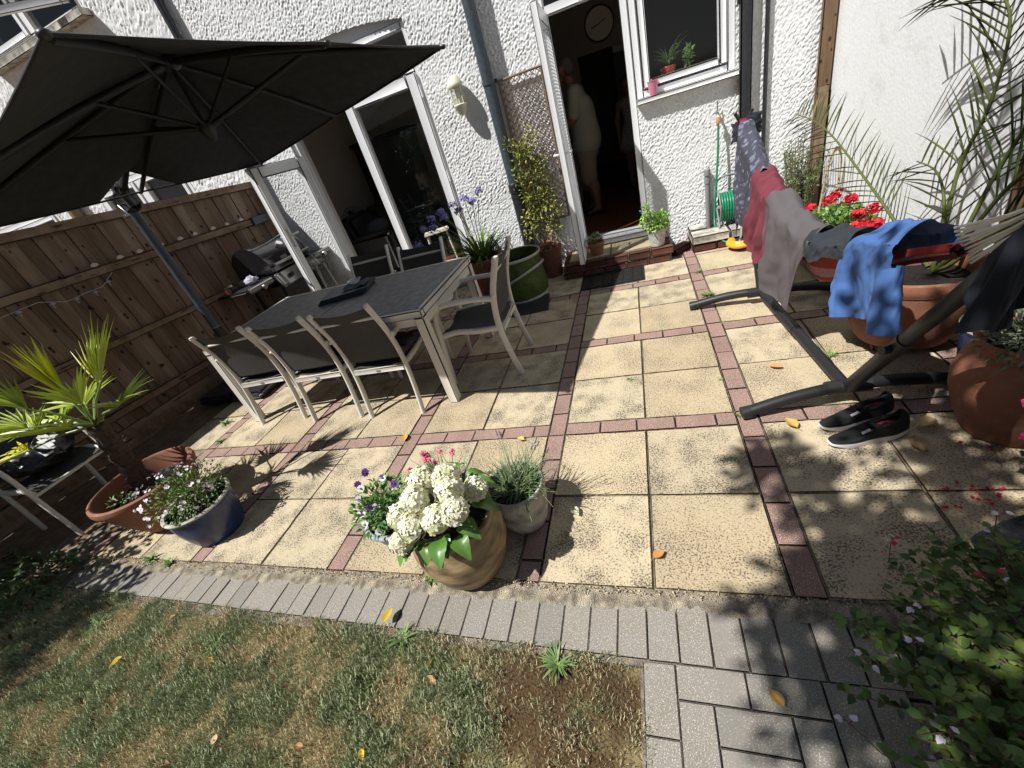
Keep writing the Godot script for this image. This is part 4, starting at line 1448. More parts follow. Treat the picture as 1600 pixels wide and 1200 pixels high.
func make_hammock() -> void:
	var J1 := Vector3(1.345, 0.085, -1.27)
	var J2 := Vector3(1.44, 0.085, -0.07)
	var T1 := Vector3(1.335, 1.11, -1.90)
	var T2 := Vector3(1.495, 1.12, 0.66)
	var s := thing("hammock_stand", "black tubular steel hammock stand on curved feet", "stand")
	var g := G.new()
	g.tube([J1, J1.lerp(J2, 0.5)], 0.030, 14)
	part("beam", s, g, M.blackmetal)
	g = G.new()
	g.tube([J1.lerp(J2, 0.48), J2], 0.027, 14)
	part("beam", s, g, M.blackmetal)
	for a in [[J1, T1], [J2, T2]]:
		g = G.new()
		g.tube([a[0], a[0].lerp(a[1], 0.42)], 0.030, 14)
		part("arm", s, g, M.blackmetal)
		g = G.new()
		g.tube([a[0].lerp(a[1], 0.40), a[1]], 0.026, 14)
		part("arm", s, g, M.blackmetal)
		g = G.new()
		var kp: Vector3 = a[0].lerp(a[1], 0.36)
		g.tube([kp, kp + Vector3(-0.055, 0.01, 0.02)], 0.018, 10)
		part("knob", s, g, M.plastic)
		g = G.new()
		var tp: Vector3 = a[1]
		g.tube([tp + Vector3(-0.05, 0.07, 0), tp + Vector3(-0.01, 0.0, 0), tp + Vector3(0.03, 0.0, 0), tp + Vector3(0.06, 0.07, 0)], 0.012, 8)
		part("hook", s, g, M.blackmetal)
	for f in [[Vector3(0.885, 0.03, -1.325), J1 + Vector3(0, -0.005, 0), Vector3(1.84, 0.03, -1.27)], [Vector3(0.985, 0.03, 0.0), J2 + Vector3(0, 0.0, 0), Vector3(1.92, 0.03, -0.14)]]:
		g = G.new()
		g.tube(curve([f[0], f[0].lerp(f[1], 0.5) + Vector3(0, 0.022, 0), f[1] + Vector3(0, 0.012, 0), f[1].lerp(f[2], 0.5) + Vector3(0, 0.022, 0), f[2]], 18), 0.029, 14)
		var ft := part("foot", s, g, M.blackmetal)
		for e in [0, 2]:
			g = G.new()
			var d: Vector3 = (f[e] - f[1]).normalized()
			g.tube([f[e] - d * 0.03, f[e] + d * 0.012], 0.0335, 14)
			part("rubber_end", ft, g, M.plastic)
		g = G.new()
		g.tube([f[1] + Vector3(-0.09, 0.008, 0.004), f[1] + Vector3(0.09, 0.008, -0.004)], 0.034, 14)
		part("sleeve", ft, g, M.plastic)
	# the hammock itself: striped cloth gathered to ropes at both ends
	var hm := thing("hammock", "red striped hammock with white end ropes, loaded with drying clothes", "hammock")
	# ridge of the cloth between its two gathered ends
	var ridge := [Vector3(1.335, 1.08, -1.76), Vector3(1.345, 0.945, -1.5), Vector3(1.36, 0.81, -1.2), Vector3(1.38, 0.725, -0.9), Vector3(1.40, 0.69, -0.6), Vector3(1.425, 0.70, -0.36), Vector3(1.448, 0.78, -0.06), Vector3(1.488, 0.945, 0.345)]
	var path := func(u: float) -> Vector3:
		var f := clampf(u, 0, 1) * 7.0
		var a := mini(int(f), 6)
		return ridge[a].cubic_interpolate(ridge[a + 1], ridge[maxi(a - 1, 0)], ridge[mini(a + 2, 7)], f - a)
	g = G.new()
	var stripes := [Color(0.50, 0.05, 0.04), Color(0.42, 0.035, 0.035), Color(0.60, 0.30, 0.30), Color(0.16, 0.02, 0.03), Color(0.52, 0.07, 0.05)]
	for layer in 2:
		for k in 11:
			g.col = stripes[k % 5]
			g.sheet(func(u: float, v: float):
				var q: Vector3 = path.call(u)
				var f := (k + v) / 11.0
				var wd := 0.035 + 0.03 * sin(PI * clampf(u * 1.0, 0.03, 0.97))
				var a := (f - 0.5) * 2.0
				return q + Vector3(a * wd, -0.035 - (0.04 + 0.15 * smoothstep(0.35, 0.7, u)) * (1 - a * a) * sin(PI * clampf(u, 0, 0.93)) * (1.0 if layer == 0 else 0.3) + 0.008 * sin(f * 40 + u * 9), 0.01 * sin(f * 23)), 26, 3)
	part("striped_cloth", hm, g, mat(Color(1, 1, 1), 0.95, "weave", 5.0, {"vc": true}))
	for e in 2:
		var end: Vector3 = [T1 + Vector3(0, 0.01, 0.03), T2 + Vector3(0, 0.0, -0.02)][e]
		for k in 11:
			var f := k / 10.0 - 0.5
			var st: Vector3 = path.call(0.0 if e == 0 else 1.0) + Vector3(f * 0.09 * (1.0 - 0.6 * absf(f)), -0.045 - f * (0.12 if e == 1 else 0.05), 0)
			g = G.new()
			g.tube([st, st.lerp(end, 0.5) + Vector3(0, -0.012 + 0.005 * (k % 3), 0), end], 0.0042, 5, false)
			part("rope", hm, g, M.whiteplastic)
	clothes(path)

# one garment over the hammock's ridge: hangs 'lt' down on the near side and 'rt' on the far side
func drape(called: String, label: String, path: Callable, u0: float, u1: float, lt: Callable, rt: float, m: Material, wave: float, seed_: int, half := 0.12, flare := 0.0, lean := 0.0) -> Node3D:
	var t := thing(called, label, "clothes", Vector3.ZERO, 0.0, "clothes drying on the hammock")
	var n := noise(2.2, seed_)
	var g := G.new()
	g.sheet(func(u: float, v: float):
		var uu := lerpf(u0, u1, u)
		var q: Vector3 = path.call(uu)
		var ll: float = lt.call(u)
		var total := ll + 2 * half + rt
		var s := v * total
		var x: float
		var y: float
		if s < ll:
			x = -half - 0.015
			y = -(ll - s) + 0.0
		elif s < ll + 2 * half:
			var a := (s - ll) / (2 * half)
			x = lerpf(-half - 0.015, half, a)
			y = 0.05 * sin(PI * a) + 0.012 * sin(a * 9.0 + u * 5.0)
		else:
			x = half
			y = -(s - ll - 2 * half)
		var hang := smoothstep(0.0, 0.3, ll - s)
		var soft := 1.0 - smoothstep(0.55, 1.0, (ll - s) / maxf(ll, 0.01))
		var fold := sin(u * wave + n.get_noise_2d(u * 1.2, v * 0.35) * 2.2 + seed_)
		var fold2 := sin(u * wave * 2.3 + v * 2.0 + seed_ * 1.7)
		x += hang * (fold * 0.028 + fold2 * 0.010 - 0.016) + n.get_noise_2d(u * 1.5, v * 1.5) * 0.018
		y += (0.012 * fold + 0.005 * fold2) * (1 - hang) + n.get_noise_2d(u * 1.4 + 7, v * 1.2) * 0.012 * soft
		var zz := n.get_noise_2d(v * 1.2, 3.0) * 0.03 * hang + hang * (flare * (u - 0.5) + lean) * clampf(ll - s, 0, 1)
		return q + Vector3(x, y + 0.014, zz), 56, 60)
	part("fabric", t, g, m)
	return t

func clothes(path: Callable) -> void:
	T.speck = null
	var im := Image.create(256, 256, false, Image.FORMAT_RGB8)
	im.fill(Color(1, 1, 1) * 0.30)
	var r := RandomNumberGenerator.new()
	r.seed = 5
	for k in 90:
		var c := Vector2(r.randi() % 256, r.randi() % 256)
		var rr := r.randf_range(3.0, 7.0)
		for y in range(-8, 9):
			for x in range(-8, 9):
				if Vector2(x, y * 0.8).length() < rr: im.set_pixel(posmod(int(c.x) + x, 256), posmod(int(c.y) + y, 256), Color(1, 1, 1) * r.randf_range(0.48, 0.62))
	for y in 256:
		for x in 256:
			var c := im.get_pixel(x, y)
			im.set_pixel(x, y, Color(c.r * 0.98, c.r * 0.98, c.r * 1.12))
	im.generate_mipmaps()
	T.speck = ImageTexture.create_from_image(im)
	var pat := mat(Color(0.75, 0.75, 0.8), 0.95, "speck", 2.2)
	var maroon := mat(Color(0.150, 0.028, 0.042), 0.95, null, 1.0, {"back": 0.15})
	var grey := mat(Color(0.095, 0.084, 0.088), 0.95, null, 1.0, {"back": 0.15})
	var black := mat(Color(0.022, 0.026, 0.033), 0.95, null, 1.0, {"back": 0.15})
	var blue := mat(Color(0.052, 0.120, 0.31), 0.95, null, 1.0, {"back": 0.15})
	var navy := mat(Color(0.010, 0.013, 0.024), 0.95)
	drape("patterned_top", "grey top with pale spots hanging at the hammock's wall end", path, 0.0, 0.255, func(u: float): return 0.70 - 0.25 * u - 0.10 * pow(absf(sin(PI * u * 1.5)), 2), 0.35, pat, 9.0, 3, 0.05, -0.45)
	drape("maroon_shirt", "maroon shirt hanging beside the spotted top on the hammock", path, 0.235, 0.40, func(u: float): return 0.40 + 0.03 * sin(u * 5.0), 0.3, maroon, 15.0, 9, 0.06, 0.25)
	drape("grey_shirt", "plain grey shirt with long hem hanging between maroon and black clothes", path, 0.37, 0.70, func(u: float): return 0.42 + 0.03 * sin(u * 4.0) - 0.34 * smoothstep(0.62, 0.9, u), 0.25, grey, 12.0, 14, 0.075, 0.15)
	drape("black_shirt", "black shirt lying across the hammock next to the blue shirt", path, 0.665, 0.85, func(u: float): return 0.06 + 0.02 * sin(u * 7.0), 0.08, black, 8.0, 20, 0.085)
	var bs := drape("blue_shirt", "bright blue shirt hanging over the hammock's rope end", path, 0.835, 0.945, func(u: float): return 0.27 - 0.08 * smoothstep(0.55, 0.95, u), 0.09, blue, 5.0, 31, 0.08, 0.1, 0.30)
	var gb := G.new()
	var nb := noise(3.0, 41)
	# its sleeve hangs open towards the viewer
	gb.sheet(func(u: float, v: float):
		var a := TAU * u
		var c := Vector3(1.385, 0.80, 0.20).lerp(Vector3(1.355, 0.60, 0.30), v)
		var rr := Vector2(lerpf(0.03, 0.042, v), lerpf(0.055, 0.068, v)) * (1.0 + 0.12 * nb.get_noise_2d(sin(a) * 0.5, v + cos(a) * 0.5))
		return c + Vector3(cos(a) * rr.x, sin(a) * 0.35 * rr.y, sin(a) * rr.y), 30, 14)
	part("sleeve", bs, gb, blue)
	# socks tied over the far hook
	var k := thing("socks", "black and pink socks bunched over the stand's far hook", "socks", Vector3(1.335, 1.10, -1.86), 0.0, "clothes drying on the hammock")
	var nn := noise(8.0, 44)
	for j in 3:
		var g := G.new()
		g.sheet(func(u: float, v: float):
			var a := TAU * u
			var q := Vector3(0.045 * cos(a), -0.15 * v + 0.05, 0.045 * sin(a)) * (1.0 + 0.4 * nn.get_noise_2d(u * 3 + j * 5, v * 4)) * (1.0 if v < 0.9 else 0.4)
			return q + Vector3(-0.03 + 0.04 * j, 0.02 * j - 0.03, 0.03 * j), 14, 10)
		part("sock", k, g, [black, mat(Color(0.55, 0.02, 0.10), 0.9), black][j])
	# dark trousers over the near arm
	var tr := thing("dark_trousers", "dark navy trousers hung in folds over the stand's near arm", "clothes", Vector3.ZERO, 0.0, "clothes drying on the hammock")
	var g2 := G.new()
	var n2 := noise(2.0, 50)
	var J2t := Vector3(1.44, 0.085, -0.07)
	var T2t := Vector3(1.495, 1.12, 0.66)
	var arm := func(u: float) -> Vector3: return J2t.lerp(T2t, lerpf(0.79, 1.0, u)) + Vector3(0, 0.028, 0)
	for side in [-1.0, 1.0]:
		g2.sheet(func(u: float, v: float):
			var l := lerpf(0.17, 0.36, pow(u, 0.6)) * (1.0 if side < 0 else 0.8)
			var f := sin(u * 12.0 + n2.get_noise_2d(u, v * 0.4) * 2.0) + 0.4 * sin(u * 27.0 + v * 2.0)
			return arm.call(u) + Vector3(side * (0.032 + 0.015 * v) + f * 0.024 * v, -l * v + 0.012 * f * v, f * 0.012 * v), 60, 24)
	g2.sheet(func(u: float, v: float): return arm.call(u) + Vector3(lerpf(-0.032, 0.032, v), 0.012 * sin(PI * v), 0), 24, 6)
	part("fabric", tr, g2, navy)

# ------------------------------------------------------------------ pots and plants
func pot(parent: Node, prof: Array, m: Material, called := "pot", seg := 40) -> MeshInstance3D:
	var g := G.new()
	g.lathe(prof, seg, Vector3.ZERO, Basis.IDENTITY, 0.004)
	return part(called, parent, g, m)

# closed pot profile from the outside, over the rim and down inside to the soil
func pot_prof(r0: float, r1: float, h: float, lip := 0.012, lh := 0.04, belly := 0.0, soil := 0.05) -> Array:
	var p := [Vector2(0.0, 0.0), Vector2(r0, 0.0)]
	for k in range(1, 6):
		var f := k / 6.0
		p.append(Vector2(lerpf(r0, r1, f) + belly * sin(PI * f), f * (h - lh)))
	p.append(Vector2(r1, h - lh))
	p.append(Vector2(r1 + lip, h - lh + 0.004))
	p.append(Vector2(r1 + lip * 1.2, h - lh * 0.5))
	p.append(Vector2(r1 + lip, h - 0.004))
	p.append(Vector2(r1 + lip * 0.4, h))
	p.append(Vector2(r1 - 0.010, h - 0.003))
	p.append(Vector2(r1 - 0.016, h - soil - 0.02))
	return p

# a cloud of leaves on an ellipsoid's volume, facing outward and up
func cloud(g: G, c: Vector3, r: Vector3, n: int, l: float, w: float, cols: Array, shell := 0.5, up := 0.5, va := 0.25) -> void:
	for k in n:
		var d := rdir()
		var f := pow(rng.randf(), shell)
		var q := c + Vector3(d.x * r.x, d.y * r.y, d.z * r.z) * f
		var dd := (d + rv(0.7) + Vector3(0, up * 0.4, 0)).normalized()
		g.col = vary(cols[rng.randi() % cols.size()], va)
		var s := rf(0.65, 1.25)
		g.leaf(q, dd, (Vector3(0, 1, 0) + rv(0.6)).normalized(), l * s, w * s, rf(0.05, 0.3), rf(0.05, 0.25))

func stems(g: G, base: Vector3, c: Vector3, r: Vector3, n: int, rad: float) -> void:
	for k in n:
		var d := rdir()
		d.y = absf(d.y) * 0.8 - 0.1
		var tip := c + Vector3(d.x * r.x, d.y * r.y, d.z * r.z) * 0.85
		var st := base + Vector3(rf(-1, 1), 0, rf(-1, 1)) * r.x * 0.2
		g.tube([st, st.lerp(tip, 0.5) + Vector3(0, 0.15 * (tip.y - st.y), 0) + rv(0.1 * r.x), tip], [rad, rad * 0.75, rad * 0.4], 5, false)

func floret(g: G, at: Vector3, n: Vector3, s: float, petals := 4) -> void:
	var a0 := rng.randf() * TAU
	var u := n.cross(Vector3(0.31, 0.9, 0.2)).normalized()
	var w := n.cross(u).normalized()
	for k in petals:
		var a := a0 + TAU * k / petals
		var d := u * cos(a) + w * sin(a)
		var e := u * cos(a + 1.57) + w * sin(a + 1.57)
		g.quad(at, at + d * s * 0.55 + e * s * 0.42 + n * s * 0.12, at + d * s + n * s * rf(0.0, 0.25), at + d * s * 0.55 - e * s * 0.42 + n * s * 0.12)

func hydrangea() -> void:
	var o := Vector3(-0.265, 0, 0.875)
	var t := thing("potted_hydrangea", "white hydrangea with big round flower heads in a swirled tan bowl", "potted plant", o)
	var pr := [Vector2(0, 0), Vector2(0.115, 0), Vector2(0.135, 0.012), Vector2(0.165, 0.07), Vector2(0.188, 0.14), Vector2(0.196, 0.20), Vector2(0.192, 0.255), Vector2(0.182, 0.30), Vector2(0.184, 0.325), Vector2(0.178, 0.335), Vector2(0.168, 0.328), Vector2(0.165, 0.26)]
	var g := G.new()
	# thrown bowl with swirling ridges that run round it
	var seg := 72
	var rings := 44
	g.sheet(func(u: float, v: float):
		var f: float = v * (pr.size() - 1)
		var a := mini(int(f), pr.size() - 2)
		var q: Vector2 = pr[a].cubic_interpolate(pr[a + 1], pr[maxi(a - 1, 0)], pr[mini(a + 2, pr.size() - 1)], f - a)
		var an := TAU * u
		var ridge := 0.0
		if v > 0.12 and v < 0.7: ridge = 0.0035 * sin(v * 60.0 + 2.2 * sin(an * 1.0 + v * 5.0) * 2.0 + 1.3 * sin(an * 3.0)) * sin(PI * (v - 0.12) / 0.58)
		return Vector3(cos(an) * (q.x + ridge), q.y, sin(an) * (q.x + ridge)), seg, rings)
	part("bowl", t, g, M.tanpot)
	part("compost", t, disc(0.168, 0.28), M.compost)
	g = G.new()
	for k in 16:
		var d := rdir()
		g.tube([Vector3(d.x * 0.05, 0.27, d.z * 0.05), Vector3(d.x * 0.1, 0.38, d.z * 0.1), Vector3(d.x * 0.15, 0.45, d.z * 0.15)], 0.004, 5, false)
	part("stems", t, g, M.stem)
	var heads := [[-0.33, 0.50, 0.85, 0.066], [-0.225, 0.50, 0.837, 0.062], [-0.164, 0.53, 0.93, 0.058], [-0.115, 0.45, 0.85, 0.052], [-0.307, 0.51, 0.955, 0.062], [-0.130, 0.50, 0.995, 0.055], [-0.213, 0.47, 1.01, 0.056], [-0.315, 0.45, 1.025, 0.062], [-0.405, 0.43, 0.965, 0.056], [-0.368, 0.395, 1.055, 0.050]]
	for hd in heads:
		g = G.new()
		var c := Vector3(hd[0], hd[1], hd[2]) - o
		var r: float = hd[3] * 0.84
		g.col = Color(0.34, 0.40, 0.14)
		g.ball(c, Vector3.ONE * r * 0.72, 10, 7)
		var n := 105
		for k in n:
			var y := 1.0 - 1.75 * (k + 0.5) / n
			var a := k * 2.39996
			var rr := sqrt(maxf(0.0, 1 - y * y))
			var d := Vector3(cos(a) * rr, y, sin(a) * rr)
			var greenish := clampf(rf(-0.6, 0.9), 0, 1)
			g.col = vary(Color(0.80, 0.77, 0.60).lerp(Color(0.58, 0.62, 0.30), greenish * 0.8), 0.06)
			floret(g, c + d * r * rf(0.90, 1.08), (d + rv(0.4)).normalized(), rf(0.0135, 0.018))
		part("flower_head", t, g, M.petal)
	var lv := [[-0.10, 0.36, 0.12, -0.2, 0.75], [0.03, 0.36, 0.13, 0.5, 0.75], [-0.02, 0.34, 0.13, 0.1, 0.9], [0.10, 0.38, 0.09, 0.9, 0.4], [0.13, 0.40, 0.0, 1.0, 0.1], [0.12, 0.42, -0.06, 0.9, -0.3], [-0.15, 0.37, 0.04, -0.9, 0.3], [-0.13, 0.4, -0.06, -0.8, -0.5], [0.0, 0.42, -0.13, 0.1, -1.0], [0.04, 0.37, 0.15, 0.25, 0.9], [-0.06, 0.35, 0.14, -0.4, 0.8], [0.08, 0.40, -0.11, 0.6, -0.8], [0.09, 0.36, 0.13, 0.7, 0.65]]
	for l in lv:
		g = G.new()
		g.col = vary(Color(0.10, 0.21, 0.04), 0.2)
		var d := Vector3(l[3], rf(-0.15, 0.15), l[4]).normalized()
		var s := d.cross(Vector3.UP).normalized()
		var b := Vector3(l[0], l[1], l[2])
		var ln := rf(0.085, 0.115)
		g.sheet(func(u: float, v: float):
			var wd := 0.040 * pow(sin(PI * pow(u, 0.8)), 0.8) * (1.0 - 0.2 * u) + 0.0005
			var a := (v - 0.5) * 2
			return b + d * (ln * u) + s * (a * wd) + Vector3(0, 0.02 * sin(PI * u) + absf(a) * wd * 0.3 + 0.002 * sin(u * 40.0) * absf(a) - 0.03 * u * u, 0), 12, 6)
		part("leaf", t, g, M.gloss)

func small_pots() -> void:
	# pansies
	var t := thing("potted_pansies", "purple and white pansies spilling from a pale grey-blue bowl", "potted plant", Vector3(-0.685, 0, 0.745))
	pot(t, pot_prof(0.085, 0.135, 0.17, 0.010, 0.025), M.greyblue)
	part("compost", t, disc(0.122, 0.135), M.compost)
	var g := G.new()
	stems(g, Vector3(0, 0.13, 0), Vector3(0, 0.24, 0), Vector3(0.15, 0.11, 0.15), 30, 0.0022)
	part("stems", t, g, M.stem)
	g = G.new()
	cloud(g, Vector3(-0.02, 0.235, 0), Vector3(0.15, 0.105, 0.15), 620, 0.034, 0.014, [Color(0.09, 0.20, 0.04), Color(0.13, 0.26, 0.05), Color(0.07, 0.15, 0.04)], 0.45)
	var fo := part("foliage", t, g, M.leaf)
	for f in [[-0.805, 0.36, 0.644, 0], [-0.79, 0.365, 0.66, 0], [-0.699, 0.34, 0.671, 1], [-0.785, 0.34, 0.736, 1], [-0.80, 0.30, 0.766, 2], [-0.71, 0.30, 0.81, 0], [-0.686, 0.29, 0.80, 1], [-0.752, 0.28, 0.835, 1], [-0.83, 0.33, 0.70, 0], [-0.73, 0.25, 0.87, 1], [-0.66, 0.22, 0.885, 1], [-0.62, 0.33, 0.70, 0]]:
		g = G.new()
		var c := Vector3(f[0], f[1], f[2]) - t.position
		var n := Vector3(0.5, 0.65, 0.7).normalized() + rv(0.25)
		n = n.normalized()
		var u := n.cross(Vector3.UP).normalized()
		var w := u.cross(n).normalized() * -1.0
		var pc: Color = [Color(0.10, 0.02, 0.20), Color(0.80, 0.79, 0.74), Color(0.75, 0.72, 0.72)][f[3]]
		for k in 5:
			var a: float = [0.9, 2.24, 0.0, PI, -PI / 2][k]
			g.col = vary(pc, 0.12) if not (f[3] == 1 and k < 2 and rng.randf() < 0.4) else Color(0.12, 0.03, 0.22)
			var d: Vector3 = u * cos(a) + (u.cross(n) * -1.0) * -sin(a)
			var e := n.cross(d)
			var pts := [c]
			for j in 7:
				var b := lerpf(-0.85, 0.85, j / 6.0)
				pts.append(c + (d * cos(b) + e * sin(b)) * 0.019 * (0.9 + 0.12 * cos(j * 2.1)) + n * 0.002 * (k % 2))
			var i0 := g.p(pts[0])
			for j in range(1, 7): g.t(i0, g.p(pts[j]), g.p(pts[j + 1]))
		g.col = Color(0.07, 0.01, 0.12) if f[3] else Color(0.04, 0.0, 0.07)
		g.ball(c + n * 0.003, Vector3.ONE * 0.005, 6, 4)
		g.col = Color(0.7, 0.5, 0.03)
		g.ball(c + n * 0.006, Vector3.ONE * 0.0022, 5, 4)
		part("flower", t, g, M.petal)
	# pinks
	t = thing("potted_pinks", "small pot of pink carnations behind the white hydrangea", "potted plant", Vector3(-0.455, 0, 0.575))
	pot(t, pot_prof(0.07, 0.098, 0.16, 0.006, 0.02), M.greyblue)
	part("compost", t, disc(0.09, 0.13), M.compost)
	g = G.new()
	for k in 260:
		var d := rdir()
		d.y = absf(d.y) + 0.4
		g.col = vary(Color(0.13, 0.19, 0.09), 0.3)
		g.blade(Vector3(rf(-0.07, 0.07), 0.13, rf(-0.07, 0.07)), d.normalized(), rf(0.10, 0.22), 0.006, rf(0.3, 1.0), 4)
	part("foliage", t, g, M.leaf)
	for k in 14:
		g = G.new()
		var c := Vector3(rf(-0.13, 0.05), rf(0.26, 0.33), rf(-0.12, 0.05))
		g.col = Color(0.10, 0.16, 0.06)
		g.tube([Vector3(c.x * 0.4, 0.13, c.z * 0.4), c], 0.0015, 4, false)
		g.col = vary(Color(0.75, 0.22, 0.28), 0.2)
		for j in 16: floret(g, c + rv(0.008), (Vector3.UP + rv(0.9)).normalized(), 0.011, 3)
		part("flower", t, g, M.petal)
	# lavender
	t = thing("potted_lavender", "lavender plant with thin flower stalks in a tall cream stone pot", "potted plant", Vector3(-0.065, 0, 0.63))
	pot(t, [Vector2(0, 0), Vector2(0.088, 0), Vector2(0.104, 0.012), Vector2(0.116, 0.06), Vector2(0.126, 0.13), Vector2(0.132, 0.205), Vector2(0.138, 0.212), Vector2(0.139, 0.235), Vector2(0.132, 0.243), Vector2(0.122, 0.238), Vector2(0.118, 0.15)], M.stonepot)
	part("compost", t, disc(0.119, 0.205), M.compost)
	g = G.new()
	for k in 430:
		var d := rdir()
		d.y = absf(d.y) * 1.1 + 0.25
		d.x += 0.12
		var b := Vector3(rf(-0.06, 0.08), 0.20, rf(-0.08, 0.05))
		g.col = vary(Color(0.14, 0.20, 0.09), 0.35)
		g.blade(b, d.normalized(), rf(0.07, 0.19), 0.0048, rf(0.1, 0.8), 4)
	part("foliage", t, g, M.leaf)
	for k in 12:
		g = G.new()
		var a := rng.randf() * TAU
		var l := rf(0.16, 0.30)
		var d := Vector3(cos(a) * rf(0.2, 0.9), 1.0, sin(a) * rf(0.2, 0.9)).normalized()
		var b := Vector3(d.x * 0.05, 0.2, d.z * 0.05)
		var e := b + d * l + Vector3(0, -0.03, 0)
		g.col = Color(0.16, 0.20, 0.09)
		g.tube([b, b.lerp(e, 0.55) + Vector3(0, 0.02, 0), e], 0.0011, 4, false)
		g.col = Color(0.10, 0.07, 0.13)
		for j in 5: g.ball(e + d * (j * 0.006 - 0.014), Vector3(0.0036, 0.004, 0.0036) * (1.0 - 0.09 * j), 5, 4)
		part("flower_stalk", t, g, M.leaf)

func fan_leaf(g: G, crown: Vector3, d: Vector3, pl: float, fl: float, spread: float, n: int, c: Color, lift := 0.0, fold := 0.0) -> void:
	# petiole, then a fan of narrow pleated segments with drooping tips
	var tip := crown + d * pl + Vector3(0, lift, 0)
	g.col = Color(0.16, 0.22, 0.05)
	g.tube([crown, crown.lerp(tip, 0.5) + Vector3(0, 0.02, 0), tip], [0.009, 0.007, 0.005], 5, false)
	var ax := (d + Vector3(0, lift / maxf(pl, 0.1), 0)).normalized()
	var s := ax.cross(Vector3.UP).normalized()
	if s.length() < 0.5: s = Vector3.RIGHT
	var nn := s.cross(ax).normalized()
	for k in n:
		var a := lerpf(-spread, spread, float(k) / (n - 1))
		var dd := (ax * cos(a) + s * sin(a) * (1.0 - fold) + nn * absf(sin(a)) * (0.25 + fold)).normalized()
		g.col = vary(c, 0.25)
		g.blade(tip, dd, fl * (0.72 + 0.28 * cos(a)) * rf(0.8, 1.12), 0.0175, rf(0.05, 0.6), 6, dd.cross(nn).normalized(), 0.5)

